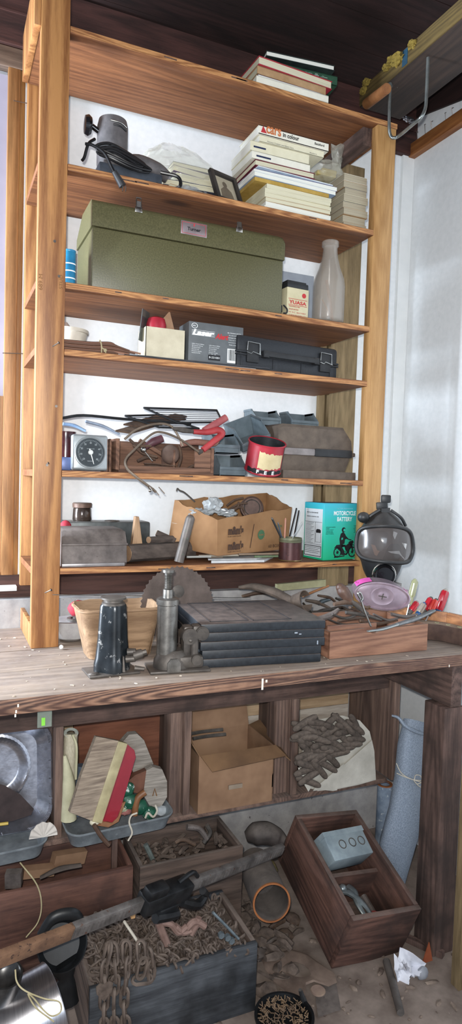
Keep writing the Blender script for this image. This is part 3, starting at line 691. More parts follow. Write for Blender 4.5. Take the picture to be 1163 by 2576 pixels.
# glass milk bottle
DG = glassmat('dusty_glass', 'aca398', .2, .4)
for n_ in DG.node_tree.nodes:
    if n_.type == 'BUMP': n_.inputs['Strength'].default_value = .05
cb = at(823, 790, -.33); rb = rad(40, V((cb.x, -.33, 1.25))); zt_ = at(830, 609, -.33).z
H = zt_-Z3; bo = thing('milk_bottle', 'dusty clear glass milk bottle with a stick inside on the third shelf', 'bottle', (cb.x, -.335, Z3))
pr = [(0, 0), (rb*.86, 0), (rb*.98, .006), (rb, .02), (rb, H*.45), (rb*.93, H*.54), (rb*.66, H*.68), (rb*.50, H*.80), (rb*.44, H*.90), (rb*.46, H*.93), (rb*.53, H*.94), (rb*.53, H*.99), (rb*.48, H)]
inn = [(r_-.0035, z_) for r_, z_ in pr[::-1][:-3]] + [(rb*.9, .014), (0, .010)]
q = MB(); q.lathe(pr+inn, 40); part(q, 'glass', DG, bo, local=True)
q = MB(); q.tube([(-.012, 0, .17), (.01, .005, .09), (.022, .0, .02)], [.006, .007, .004], 8); part(q, 'stick', mat('orange_stick', '8d5f3a', 'a87850'), bo, local=True)
q = MB(); q.tube([(-.035, -.01, .09), (.0, .0, .05), (.03, .01, .014)], .003, 6); part(q, 'twig', mat('orange_stick', '', ''), bo, local=True)
# ---------------------------------------------------------------- fourth shelf
Z4 = STOP[3]+.0005
M_bowl = mat('cream_plastic', 'bdb6a8', 'cfc8ba', rough=.45, bump=.03)
bl = thing('stacked_bowls', 'cream plastic tub half hidden by the left post on the fourth shelf', 'tub', (at(172, 850, -.16).x, -.16, Z4))
q = MB(); q.lathe([(0, 0), (.052, 0), (.060, .05), (.064, .052), (.064, .062), (.060, .064), (.066, .095), (.071, .097), (.071, .108), (.067, .108), (.06, .07), (0, .068)], 36); part(q, 'tub', M_bowl, bl, local=True)
q = MB(); q.lathe([(0, .0), (.05, .0), (.048, .006), (.018, .062), (0, .066)], 28, T(-.012, 0, .070) @ rotm(0, R(-10), 0)); part(q, 'cone_lid', mat('pinkish_plastic', 'a99a92', 'bfb0a8', rough=.5), bl, local=True)
# papers and black folders
def slab(name, label, cat, pts, z0, h, mt, group=None):
    q = MB(); q.prism(pts, z0, z0+h); o = q.build(name, mt); return tag(o, label, cat, group)
xa, xb = at(300, 885, -.37).x, at(735, 930, -.37).x
slab('white_paper', 'white sheet of paper poking out under the black folder on the fourth shelf', 'paper', [(xa, -.375), (xb-.16, -.383), (xb-.16, -.16), (xa+.03, -.16)], Z4, .0015, mat('paper', 'cfcfd2', 'dedee0', rough=.8, bump=.02))
slab('black_folder', 'black flat folder lying under the cartons on the fourth shelf', 'folder', [(xa+.02, -.365), (xb-.05, -.375), (xb-.05, -.12), (xa+.02, -.12)], Z4+.002, .005, M_blkd)
slab('grey_magazine', 'thin dark magazine lying on top of the black folder', 'magazine', [(xa+.07, -.36), (xb-.10, -.378), (xb-.12, -.14), (xa+.05, -.14)], Z4+.0075, .003, cov('charcoal', '2b2c30', '48484d'))
# bundle of thin wooden strips
M_strip = mat('coppery_strip', '7a5140', 'a9806a', rough=.6, scale=12, stretch=(.1, 3, 3), bump=.2)
M_strip2 = mat('brown_strip', '51382b', '6d4e3e', rough=.7, scale=12, stretch=(.1, 3, 3), bump=.2)
sb = thing('strip_bundle', 'bundle of thin curved brown strips tied with string on the fourth shelf', 'bundle', (.2, -.33, Z4))
for k in range(9):
    q = MB(); y = -.355+.006*(k % 3); dz = .004+.0052*(k//1)*.75
    A = at(158, 872, y).x; B = at(355, 862, y).x
    q.tube([(A, y, Z4+dz), (A+(B-A)*.35, y, Z4+dz*1.0+.002), (A+(B-A)*.6, y, Z4+.006+dz*1.05), (B-.02*(abs(k-4)), y+.004, Z4+.006+dz*.62)], [.0042, .0042, .0045, .003], 6, 5, flat=1)
    part(q, 'strip', M_strip if k in (1, 2, 4, 5, 7) else M_strip2, sb)
q = MB(); xs = at(258, 865, -.36).x
q.tube([(xs-.004, -.365, Z4+.001), (xs-.006, -.368, Z4+.03), (xs-.008, -.35, Z4+.047), (xs-.006, -.335, Z4+.03), (xs-.004, -.338, Z4+.002)], .0022, 6, 5)
q.tube([(xs-.005, -.367, Z4+.02), (xs+.006, -.372, Z4+.012), (xs+.008, -.373, Z4+.002)], .0022, 6, 5); q.ball((xs+.006, -.371, Z4+.012), .006, jit=.2)
part(q, 'string', mat('twine', '8f8462', 'b5aa88', rough=.9), sb)
# open white carton with bits in it
zc4 = Z4+.011; Yw = -.350; xl, xr = at(366, 876, Yw).x, at(465, 880, Yw).x; hz = at(415, 826, Yw).z-zc4; w_ = xr-xl
wc = thing('open_carton', 'small open off-white carton holding a red cup and a card', 'box', ((xl+xr)/2, Yw+.05, zc4))
M_wcard = mat('offwhite_card', 'b9b098', 'cbc3ab', rough=.7)
for lo, hi in [((-w_/2, -.05, 0), (w_/2, -.048, hz)), ((-w_/2, .048, 0), (w_/2, .05, hz)), ((-w_/2, -.05, 0), (-w_/2+.002, .05, hz)), ((w_/2-.002, -.05, 0), (w_/2, .05, hz)), ((-w_/2, -.05, 0), (w_/2, .05, .002))]:
    q = MB(); q.b2(lo, hi); part(q, 'panel', M_wcard, wc, local=True)
C0 = V(((xl+xr)/2, Yw+.05, zc4))
q = MB(); q.lathe([(0, 0), (.034, 0), (.036, .03), (.030, .052), (.012, .060), (0, .061)], 28, T(0, 0, 0)); rc = tag(q.build('red_cup', mat('red_plastic', '8c1f2c', 'a32a38', rough=.35, bump=.02)), 'round red plastic piece in the open white carton', 'cup'); rc.location = V((at(393, 810, -.31).x, -.31, at(393, 796, -.31).z-.061))
q = MB(); q.box((0, 0, .055), (.06, .003, .11)); mp = tag(q.build('mirror', mat('mirror_grey', '6b7070', '8b9090', rough=.15, metal=.7, bump=0)), 'small grey mirror standing upright in the open white carton', 'mirror'); mp.location = V((at(361, 800, -.31).x, -.30, at(361, 780, -.31).z-.11)); mp.rotation_euler = (R(6), 0, R(50))
q = MB(); q.prism([(-.05, 0), (.055, 0), (.0, .10)], -.001, .001, rotm(PI/2, 0, 0)); mp = tag(q.build('brown_card', mat('kraft_card', '8b6a50', 'a5846a', rough=.8)), 'triangular piece of brown card sticking out of the white carton', 'card'); mp.location = V((at(415, 800, -.28).x, -.275, at(398, 780, -.28).z-.095)); mp.rotation_euler = (0, R(12), 0)
# laser alert carton
Yl = -.345; xl, xr = at(474, 888, Yl).x, at(610, 900, Yl).x; hz = at(545, 816, Yl).z-zc4; w_ = xr-xl
lc = thing('detector_carton', 'grey carton lettered Laser Alert standing on the fourth shelf', 'box', ((xl+xr)/2, Yl+.055, zc4), -.01)
q = MB(); q.b2((-w_/2, -.055, 0), (w_/2, .055, hz), bev=.001); part(q, 'carton', mat('grey_carton', '55595b', '63676a', rough=.5, bump=.02), lc, local=True)
yl_ = -.0554
lettering('Laser', lc, M_white_ink, w_*.40, .021, T(-w_*.24, yl_, hz*.74), bold=.05, shear=.3); lettering('Alert', lc, M_red_ink, w_*.25, .020, T(w_*.10, yl_, hz*.70), bold=.05, shear=.3)
q = MB()
for k in range(5): q.box((-w_*.24, yl_-.0003, hz*.74-.010+k*.0045), (w_*.42, .0003, .0008))
part(q, 'stripes', M_white_ink, lc, local=True)
lettering('BEL', lc, M_white_ink, .012, .004, T(-w_*.40, yl_, hz*.90)); q = MB(); q.lathe([(.008, 0), (.009, .0004), (.0095, 0)], 24, T(-w_*.40, yl_, hz*.90) @ rotm(PI/2, 0, 0) @ MX.Scale(1.25, 4, (1, 0, 0))); part(q, 'oval_logo', M_white_ink, lc, local=True)
for k in range(6):
    z_ = hz*(.45-.045*k)
    for x_, ww in ((-w_*.33, .22), (-w_*.03, .20)): lettering(['International Head Office', 'USA Head Office', '20 Centre Drive', 'Orchard Park', 'New York 14127', 'Printed in Canada'][(k+(x_ > -.1)) % 6] if k < 5 or x_ < -w_*.2 else 'USA', lc, M_grey_ink if 0 else M_white_ink, w_*ww*[1, .9, .7, .6, .8, .7][k], .0028, T(x_+w_*ww*([1, .9, .7, .6, .8, .7][k]-1)/2, yl_, z_), 'small_print')
for k in range(6): lettering(['BEL-TRONICS LIMITED', 'We make quality radar', 'and laser detectors', 'One year limited', 'warranty included', 'Made in Canada'][k], lc, M_white_ink, w_*[.25, .2, .22, .2, .22, .18][k], .003, T(w_*.33, yl_, hz*(.82-.06*k)), 'small_print')
q = MB(); q.b2((w_*.21, yl_-.0004, hz*.06), (w_*.47, yl_, hz*.42)); bc = part(q, 'barcode', M_white_ink, lc, local=True)
q = MB(); x = w_*.225; rd = random.Random(2)
while x < w_*.455: ww = rd.choice([.0006, .0012, .002]); q.b2((x, yl_-.0008, hz*.12), (x+ww, yl_-.0004, hz*.40)); x += ww+rd.choice([.0008, .0014])
part(q, 'bars', M_black_ink, lc, bc, local=True)
q = MB(); q.b2((-w_*.14, yl_-.0005, hz*.08), (w_*.08, yl_, hz*.22)); part(q, 'black_patch', M_black_ink, lc, local=True); lettering('8-221001', lc, M_white_ink, w_*.19, .007, T(-w_*.03, yl_-.0008, hz*.15))
# black hard case
cs = thing('hard_case', 'black plastic hard case with two wire latches on the fourth shelf', 'case', (.945, -.235, Z4+.0), .10)
W_, D_, H_ = .468, .20, .128
M_case = mat('black_case_plastic', '1a1c20', '26292e', rough=.5, scale=150, bump=.1, dust=.25)
q = MB(); q.b2((-W_/2, -D_/2, .001), (W_/2, D_/2, H_*.47), bev=.010); part(q, 'lower_shell', M_case, cs, local=True)
q = MB(); q.b2((-W_/2, -D_/2, H_*.49), (W_/2, D_/2, H_), bev=.012); part(q, 'upper_shell', M_case, cs, local=True)
q = MB(); q.b2((-W_/2-.003, -D_/2-.004, H_*.42), (W_/2+.003, D_/2+.002, H_*.47), bev=.002); q.b2((-W_/2-.003, -D_/2-.004, H_*.49), (W_/2+.003, D_/2+.002, H_*.55), bev=.002); part(q, 'rim', M_case, cs, local=True)
q = MB(); q.b2((-W_*.27, -D_/2-.024, H_*.42), (W_*.27, -D_/2-.012, H_*.58), bev=.004)
for s in (-1, 1): q.b2((s*W_*.25-.012, -D_/2-.022, H_*.40), (s*W_*.25+.012, -D_/2+.001, H_*.6), bev=.002)
part(q, 'handle', M_blkd, cs, local=True)
for s in (-1, 1):
    q = MB(); q.b2((s*W_*.36-.026, -D_/2-.008, H_*.22), (s*W_*.36+.026, -D_/2+.002, H_*.80), bev=.003); lt_ = part(q, 'latch', M_blkd, cs, local=True)
    q = MB(); x = s*W_*.36; y = -D_/2-.011; q.tube([(x-.028, y, H_*.55), (x-.026, y, H_*.80), (x+.026, y, H_*.78), (x+.028, y, H_*.47)], .0018, 6, 1); q.tube([(x-.03, y, H_*.50), (x-.012, y-.002, H_*.46), (x-.006, y-.003, H_*.52), (x+.03, y-.002, H_*.46)], .0018, 6, 1)
    part(q, 'latch_wire', M_steel, cs, lt_, local=True)
for s in (-.14, -.44, .14, .44):
    q = MB(); q.b2((s*W_-.012, -D_/2-.003, .004), (s*W_+.012, -D_/2+.004, H_*.4), bev=.003); part(q, 'rib', M_case, cs, local=True)
# ---------------------------------------------------------------- fifth shelf
Z5 = STOP[4]+.0005
M_bezel = mat('grey_bezel', '8b9194', 'a5abad', rough=.35, metal=.4, bump=.03)
tg = thing('dial_thermometer', 'square grey thermometer with a black round dial on the fifth shelf', 'thermometer', (.188, -.345, Z5+.002), (R(-3), 0, .02))
S_ = .121
q = MB(); q.b2((-S_/2, -.018, .0), (S_/2, .018, S_), bev=.008, seg=3); part(q, 'housing', M_bezel, tg, local=True)
FRD = T(0, -.0185, S_/2) @ rotm(PI/2, 0, 0)
q = MB(); q.lathe([(.0475, 0), (.051, .004), (.054, .003), (.055, 0)], 48, FRD); part(q, 'rim', M_bezel, tg, local=True)
q = MB(); q.lathe([(0, .001), (.0485, .001), (.0485, 0), (0, 0)], 48, FRD); dl = part(q, 'dial', mat('dial_black', '252c30', '333b40', rough=.35, bump=0), tg, local=True)
M_tick = mat('dial_print', '98a0a2', 'a9b1b3', bump=0)
q = MB()
for k in range(41):
    a = R(-135+k*6.75); L = .004 if k % 5 else .007
    q.box((0, .0425-L/2, .0013), (.0008, L, .0004), FRD @ rotm(0, 0, -a))
part(q, 'scale_marks', M_tick, tg, dl, local=True)
for k in range(9):
    a = R(-135+k*33.75); x, z_ = .032*math.sin(a), .032*math.cos(a); lettering(str(k*10), tg, M_tick, .007, .006, T(x, -.0200, S_/2+z_), 'dial_number')
lettering('TEMPERATURE', tg, M_tick, .026, .003, T(0, -.02, S_/2+.012), 'dial_text'); lettering('THERMOMETER', tg, M_tick, .022, .003, T(0, -.02, S_/2-.030), 'dial_text')
q = MB(); q.prism([(-.002, -.012), (.002, -.012), (.0008, .041), (-.0008, .041)], .0018, .0026, FRD @ rotm(0, 0, R(-164))); part(q, 'pointer', M_white_ink, tg, local=True)
q = MB(); q.lathe([(.0085, .001), (.0085, .006), (.006, .0085), (0, .009)], 24, FRD); part(q, 'hub', mat('white_hub', 'c9ccc9', 'd8dbd8', rough=.3, bump=0), tg, local=True)
# blue tin box and dark jar behind the thermometer
q = MB(); q.b2((.095, -.33, Z5), (.13, -.20, Z5+.045), bev=.003); tag(q.build('blue_tin_box', mat('dull_blue_tin', '3c4a72', '5d6c96', rough=.4, metal=.3)), 'low blue tin box squeezed between the left post and the thermometer', 'box')
q = MB(); q.lathe([(0, 0), (.034, 0), (.036, .06), (.034, .075), (.036, .09), (0, .092)], 28, T(.125, -.24, Z5+.046)); tag(q.build('dark_red_jar', mat('dark_red_glass', '2b1216', '4a2228', rough=.2, coat=.4)), 'dark red jar behind the thermometer by the left post', 'jar')
# blue plastic sleeves on top
M_bl = mat('pale_blue_plastic', '5c7ea8', '9fb4cc', rough=.25, bump=.1)
for k, (a, b_, w_, mt, lb) in enumerate([((158, 1066), (215, 1084), .011, M_bl, 'bright blue plastic sleeve over the thermometer'), ((215, 1060), (300, 1092), .010, mat('greyblue_plastic', '6d7888', '97a2b2', rough=.3), 'grey blue plastic sleeve right of the bright blue one')]):
    A, B = at(*a, -.315), at(*b_, -.315); q = MB(); q.tube([A, (A+B)/2+V((0, 0, .006)), B], [w_, w_*1.1, w_*.8], 10, 5, flat=.5, up=(0, 0, 1)); tag(q.build('plastic_sleeve', mt), lb, 'plastic sleeve')
# wooden box open to the front with tools
Yb5 = -.36; xl, xr = at(276, 1180, Yb5).x, at(537, 1195, Yb5).x; zt5 = at(300, 1103, Yb5).z-Z5; w_ = xr-xl; d_ = .17; yc = Yb5+d_/2; xc = (xl+xr)/2
M_crate = wood('old_crate', '4a3328', '7d5c49', 'X', rough=.8, dust=.3); M_crateZ = wood('old_crate', '4a3328', '7d5c49', 'Z', rough=.8); M_crateY = wood('old_crate', '4a3328', '7d5c49', 'Y', rough=.8)
bx5 = thing('tool_crate', 'low brown wooden crate full of rusty tools on the fifth shelf', 'crate', (xc, yc, Z5))
for lo, hi, mt, nm in [((-w_/2+.03, -d_/2, 0), (w_/2, d_/2, .008), M_crate, 'bottom'), ((-w_/2+.034, d_/2-.008, .008), (w_/2, d_/2, zt5), M_crate, 'back_panel'), ((w_/2-.012, -d_/2, .008), (w_/2, d_/2-.009, zt5*.86), M_crateY, 'end_panel'), ((-w_/2+.02, -d_/2, .008), (-w_/2+.033, d_/2-.009, zt5), M_crateY, 'end_panel'),
                       ((-w_/2+.034, -d_/2, .008), (w_/2-.013, -d_/2+.008, .024), M_crate, 'front_lip'), ((-w_/2+.235, -d_/2+.02, .008), (-w_/2+.243, d_/2-.009, zt5*.75), M_crateY, 'divider'), ((w_/2-.075, -d_/2+.0, .025), (w_/2-.013, -d_/2+.008, zt5*.8), M_crate, 'front_board')]:
    q = MB(); q.b2(lo, hi, bev=.001); part(q, nm, mt, bx5, local=True)
for k in range(3):
    q = MB(); q.b2((-w_/2+.0+.006*k, -d_/2+.01+.02*k, 0), (-w_/2+.005+.006*k, d_/2-.02, zt5*(.98-.04*k))); part(q, 'slat', M_crateY, bx5, local=True)
M_rust = mat('rusty_iron', '3b2c26', '66503f', rough=.8, metal=.2, scale=30, bump=.4, speck='7c4a2c', speck_amt=.66, dust=.25)
M_iron = mat('dusty_iron', '35322f', '5c5651', rough=.65, metal=.35, scale=30, bump=.25, dust=.35)
def rod(name, label, cat, pts, r, mt, Y=None, seg=8, n=5, group=None, flat=1, up=None):
    P = [at(p[0], p[1], (p[2] if len(p) > 2 else Y)) for p in pts]; q = MB(); q.tube(P, r, seg, n, flat=flat, up=up); return tag(q.build(name, mt), label, cat, group)
ml = thing('mallet', 'rounded brown wooden mallet head lying in the fifth shelf crate', 'mallet', at(428, 1165, -.31))
q = MB(); c = at(428, 1143, -.31); q.ball(c, (.034, .03, .036), jit=.02, sub=3); part(q, 'head', mat('worn_brown', '4d3c34', '6b564b', rough=.8, dust=.3), ml)
q = MB(); q.tube([at(420, 1150, -.3), at(370, 1120, -.29), at(350, 1108, -.29)], [.009, .008, .008], 8); part(q, 'handle', M_crate, ml)
rod('maroon_handle', 'maroon painted tool handle lying above the mallet', 'tool handle', [(365, 1125), (385, 1112), (408, 1103)], [.010, .015, .014], mat('maroon_handle', '43252b', '5d3a40', rough=.5), -.30, 12)
rod('file_blade', 'flat rusty blade with a hole at the front of the crate', 'blade', [(362, 1166), (400, 1168), (440, 1172)], .0055, M_rust, -.352, 6, flat=.4)
for k, pp in enumerate([[(330, 1180), (380, 1174), (440, 1180)], [(335, 1120), (360, 1140), (395, 1150)], [(360, 1175), (410, 1180), (450, 1186)], [(450, 1120), (455, 1150), (445, 1185)], [(325, 1105), (345, 1120), (380, 1122)], [(470, 1180), (490, 1172), (510, 1186)], [(345, 1160), (370, 1150), (390, 1156)]]):
    rod('rusty_tool', ['longest rusty rod at the bottom of the crate', 'slanting thin tool at the left of the crate', 'rusty bar at the lower front of the crate', 'upright rusty tool by the crate divider', 'short tool at the upper left in the crate', 'small rusty piece at the right end of the crate', 'short bent iron piece left of the mallet'][k], 'tool', pp, [.005, .006, .004], M_rust, -.335+.006*k)
st_ = thing('steel_awl', 'awl with a shiny round steel knob in the crate', 'awl', at(362, 1134, -.368))
q = MB(); c = at(360, 1131, -.368); q.ball(c, .010, sub=3); q.ball(c+V((0, .004, 0)), .0085, sub=2); part(q, 'knob', M_steel, st_)
q = MB(); q.cyl(c, at(383, 1160, -.366), .0015, seg=8); part(q, 'shank', M_steel, st_)
# fret saw bow hanging over the shelf edge
M_bow = mat('dull_bronze_rod', '5b5045', '857667', rough=.5, metal=.4, bump=.2)
fs = thing('coping_saw', 'bent grey metal saw bow hanging over the front of the fifth shelf', 'saw frame', at(401, 1242, -.40))
q = MB(); q.tube([at(500, 1137, -.375), at(453, 1105, -.37), at(410, 1088, -.37), at(382, 1092, -.372), at(341, 1128, -.378), at(316, 1155, -.385), at(319, 1178, -.395), at(341, 1199, -.402), at(379, 1227, -.405), at(392, 1238, -.405)], .0055, 8, 6, flat=.7); part(q, 'bow', M_bow, fs)
q = MB()
for dx in (0, 14): q.cyl(at(385+dx, 1228-dx*.2, -.405), at(400+dx, 1246-dx*.3, -.407), .0016, seg=6)
part(q, 'prongs', M_bow, fs)
q = MB(); q.cyl(at(374, 1224, -.415), at(380, 1234, -.41), .004, .006, 10); q.ball(at(377, 1234, -.414), .006); part(q, 'thumb_screw', M_zinc, fs)
rod('curved_rod', 'second thin bent rod arching behind the saw bow', 'rod', [(313, 1105), (345, 1080), (395, 1066), (430, 1072), (450, 1100), (460, 1122)], .0042, M_bow, -.345)
# red handled snips
M_redg = mat('red_grip', '8d2b2f', 'ad3f42', rough=.5, speck='6d4440', speck_amt=.64)
sn = thing('tin_snips', 'pair of tin snips with worn red grips lying on the crate', 'snips', at(500, 1125, -.34))
q = MB(); q.tube([at(512, 1083, -.345), at(540, 1068, -.345), at(569, 1050, -.345)], [.011, .014, .013], 12, 5); part(q, 'grip', mat('faded_red_grip', '854043', 'a35a5a', rough=.6), sn)
q = MB(); q.tube([at(486, 1086, -.352), at(520, 1087, -.355), at(548, 1082, -.355), at(558, 1092, -.355), at(535, 1112, -.36), at(510, 1132, -.362)], [.009, .011, .013, .013, .012, .011], 12, 6); part(q, 'grip', M_redg, sn)
q = MB(); q.tube([at(488, 1086, -.352), at(460, 1082, -.35), at(435, 1078, -.35)], [.007, .01, .006], 8); q.tube([at(508, 1134, -.362), at(498, 1140, -.362)], .008, 8); part(q, 'jaws', M_iron, sn)
rod('pinkish_handle', 'worn pinkish handle lying under the red grips', 'tool handle', [(455, 1118), (490, 1112), (535, 1116), (548, 1108)], [.010, .012, .012, .009], mat('pink_worn', '6f4a40', '8f6656', rough=.7), -.335, 10)
# wire racks on top
M_wire = mat('black_wire', '1b1d1f', '303336', rough=.4, metal=.3)
def rack(label, corners, nb, r=.0035, bars=True):
    c = [V(x) for x in corners]; o = thing('wire_rack', label, 'wire rack', tuple((c[0]+c[2])/2))
    q = MB(); q.tube(c, r, 8, 1, True) if 0 else None
    for i in range(4): q.cyl(c[i], c[(i+1) % 4], r, seg=8)
    for i in range(4): q.ball(c[i], r)
    part(q, 'outer_frame', M_wire, o)
    if bars:
        for k in range(1, nb):
            q = MB(); u = k/nb; q.cyl(c[0].lerp(c[1], u), c[3].lerp(c[2], u), r*.32, seg=6); part(q, 'bar', M_wire, o)
    return o
A = at(362, 1026, -.30); B = at(447, 1063, -.34); Cc = at(596, 1056, -.22); D = at(500, 1030, -.16)
rack('uppermost black wire rack reaching across to the grey bins', [A, B, at(560, 1062, -.30), at(545, 1032, -.17)], 7, .0038)
rack('lower black wire rack lying flat behind the crate', [at(315, 1046, -.30), at(400, 1075, -.34), at(500, 1078, -.30), at(395, 1044, -.16)], 6, .0038)
rod('wire_hoop', 'long black wire rim lying over the blue sleeves', 'wire', [(155, 1052), (210, 1045), (310, 1054), (400, 1060), (480, 1066)], .005, M_wire, -.27, n=4)
gr = thing('rusty_grate', 'dark rusty perforated sheet under the wire racks', 'grate', tuple(at(380, 1085, -.22)))
q = MB(); q.loft([[at(290, 1082, -.33), at(440, 1040, -.10), at(470, 1046, -.10), at(330, 1088, -.33)], [at(290, 1086, -.33), at(440, 1044, -.10), at(470, 1050, -.10), at(330, 1092, -.33)]]); part(q, 'sheet', M_rust, gr)
q = MB(); q.loft([[at(310, 1066, -.30), at(400, 1042, -.18), at(468, 1052, -.16), at(370, 1074, -.28)], [at(310, 1070, -.30), at(400, 1046, -.18), at(468, 1056, -.16), at(370, 1078, -.28)]]); part(q, 'sheet', M_rust, gr)
# grey hopper bins
M_bin = mat('grey_bin_plastic', '4f5a60', '69757b', rough=.35, bump=.04, dust=.15)
def hopper(label, loc, rot, w, d, h, lip=.42):
    r = thing('hopper_bin', label, 'bin', loc, rot, 'grey stacking bins'); t = .003
    q = MB(); q.b2((-w/2, -d/2, 0), (w/2, d/2, t)); part(q, 'floor_panel', M_bin, r, local=True)
    q = MB(); q.b2((-w/2, d/2-t, 0), (w/2, d/2, h)); part(q, 'back_wall', M_bin, r, local=True)
    for s in (-1, 1):
        q = MB(); q.prism([(-d/2, 0), (d/2, 0), (d/2, h), (-d/2+d*.35, h), (-d/2-.004, h*lip+.004), (-d/2-.004, h*lip-.006)], -t/2, t/2, T(s*(w/2-t/2), 0, 0) @ MX(((0, 0, 1, 0), (1, 0, 0, 0), (0, 1, 0, 0), (0, 0, 0, 1))))
        q.b2((s*w/2-.003, -d/2+d*.33, h-.008), (s*w/2+.003, d/2, h+.001)); q.b2((s*w/2-.0025, -d/2-.006, h*.1), (s*w/2+.0025, -d/2+.004, h*.98 if 0 else h*lip)); part(q, 'side_wall', M_bin, r, local=True)
    q = MB(); q.b2((-w/2, -d/2, 0), (w/2, -d/2+t, h*lip)); q.b2((-w/2-.002, -d/2-.008, h*lip-.012), (w/2+.002, -d/2, h*lip), bev=.001); part(q, 'front_lip', M_bin, r, local=True)
    return r
case_top = Z5+.205
hopper('grey bin at the bottom beside the coffee can', (at(581, 1190, -.28).x-.006, -.235, Z5), 0, .108, .15, .082)
hopper('grey bin stacked on the bottom one, second from below', (at(568, 1130, -.27).x-.006, -.225, Z5+.0855), 0, .100, .14, .078)
hopper('grey bin tilted to the left on top of the bin stack', (at(640, 1098, -.25).x-.008, -.215, Z5+.135), (R(18), R(-22), 0), .125, .13, .085)
# brown plastic case (dusty) with a handle band
M_bc = mat('dusty_brown_plastic', '51473f', '685c51', rough=.75, scale=25, bump=.1, dust=.2, speck='3d342e', speck_amt=.7)
xl, xr = at(700, 1200, -.34).x, at(886, 1203, -.34).x; w_ = xr-xl
bc_ = thing('brown_case', 'dusty brown plastic carrying case with a grey handle band on the fifth shelf', 'case', ((xl+xr)/2, -.20, Z5), .03)
hz = .212
def prof(pts, x0, x1, q, taper=0):
    q.loft([[(x0, y, z_) for y, z_ in pts], [(x0+taper, y, z_) for y, z_ in pts], [(x1-taper, y, z_) for y, z_ in pts], [(x1, y, z_) for y, z_ in pts]])
q = MB(); up_ = [(-.130, .108), (-.122, .200), (-.110, hz), (.07, hz), (.13, .13), (.13, .108)]
q.loft([[(-w_/2-.004+k*0, y, .108+(z_-.108)*s) for y, z_ in up_] for k, s in [(0, .9)]]+[[(-w_/2+.02, y, z_) for y, z_ in up_], [(w_/2-.035, y, z_) for y, z_ in up_], [(w_/2, y, .108+(z_-.108)*.55) for y, z_ in up_]]); part(q, 'upper_shell', M_bc, bc_, local=True)
q = MB(); lo_ = [(-.112, .03), (-.130, .095), (.13, .095), (.13, .03)]
q.loft([[(-w_/2, y, z_) for y, z_ in lo_], [(w_/2-.02, y, z_) for y, z_ in lo_], [(w_/2-.006, y, z_*.5+.05) for y, z_ in lo_]]); part(q, 'lower_shell', M_bc, bc_, local=True)
q = MB(); q.b2((-w_/2-.008, -.145, .094), (w_/2+.008, .135, .110), bev=.004); part(q, 'rim', M_bc, bc_, local=True)
q = MB(); q.b2((-w_/2, -.152, .090), (-.02, -.140, .118), bev=.005); part(q, 'handle', mat('silvery_grey', '6b6462', '8c8583', rough=.4, bump=.1), bc_, local=True)
q = MB(); q.b2((-.02, -.150, .088), (w_/2-.01, -.140, .120), bev=.005); part(q, 'latch_band', M_blkd, bc_, local=True)
q = MB(); q.prism([(-w_/2+.005, -.155), (w_/2-.02, -.158), (w_/2+.008, -.150), (w_/2-.004, -.02), (-w_/2+.005, -.02)], 0, .030); part(q, 'foot', M_bc, bc_, local=True)
hopper('left of the two grey bins standing on the brown case', (at(659, 1038, -.10).x, -.10, Z5+.2135), 0, .115, .11, .068, .5)
hopper('right of the two grey bins standing on the brown case', (at(751, 1040, -.12).x+.006, -.11, Z5+.2135), 0, .125, .11, .068, .45)
# coffee can
cc = at(657, 1195, -.335); rc_ = rad(47, V((cc.x, -.335, .65)))
kc = thing('coffee_can', 'open red coffee can with a torn cream label on the fifth shelf', 'can', (cc.x+.002, -.325, Z5)); hc = (at(657, 1122, -.335).z-Z5)*.98
q = MB(); q.lathe([(0, 0), (rc_*.99, 0), (rc_*1.01, .003), (rc_*.97, .007), (rc_*.97, hc-.004), (rc_*1.02, hc), (rc_*.96, hc), (rc_*.95, .003), (0, .003)], 40)
part(q, 'can', mat('red_can_paint', '8c1d2a', 'a52a37', rough=.4, speck='6c6462', speck_amt=.72), kc, local=True)
def arc(a0, a1, z0f, z1f, r, mt, nm, n=16, seed=1):
    q = MB(); rd = random.Random(seed); js = [(rd.uniform(-.0035, .0035), rd.uniform(-.0035, .0035)) for _ in range(n+1)]
    q.sheet(lambda u, v: V((r*math.sin(R(a0+(a1-a0)*u)), -r*math.cos(R(a0+(a1-a0)*u)), (z0f(u)*(1-v)+z1f(u)*v)+(js[int(round(u*n))][int(v > .5)] if 0 < v <= 1 or 1 else 0))), n, 2, .0004); return part(q, nm, mt, kc, local=True)
arc(-42, 42, lambda u: hc*.22+.012*abs(u-.3), lambda u: hc*.80-.01*u, rc_*.985, mat('torn_label', 'b3a37c', 'c9ba92', rough=.8), 'torn_label')
arc(-80, 85, lambda u: hc*.06, lambda u: hc*.20, rc_*.983, M_black_ink, 'black_band', 16, 3)
arc(50, 72, lambda u: hc*.05, lambda u: hc*.92, rc_*.984, mat('bare_tin', '5c5654', '827a76', rough=.4, metal=.6), 'bare_strip', 6, 5)
for k, ch in enumerate('FEE'):
    a = R(-38+k*24); lettering(ch, kc, M_white_ink, .010, hc*.12, T(rc_*1.0*math.sin(a), -rc_*1.0*math.cos(a), hc*.13) @ rotm(0, 0, a), bold=.03)
q = MB(); q.lathe([(rc_*.965, hc-.003), (rc_*1.03, hc-.004), (rc_*1.035, hc-.001), (rc_*1.0, hc+.002), (rc_*.95, hc)], 40); part(q, 'rim', mat('red_can_paint', '', ''), kc, local=True)
q = MB(); q.lathe([(rc_*.945, hc-.0005), (rc_*.94, .006), (0, .006)], 40); part(q, 'inside', mat('dark_can_inside', '2a2c2e', '44474a', rough=.4, metal=.6), kc, local=True)
place(kc, (cc.x+.004, -.335, Z5+rc_*math.sin(R(20))), (R(20), 0, R(-3)))
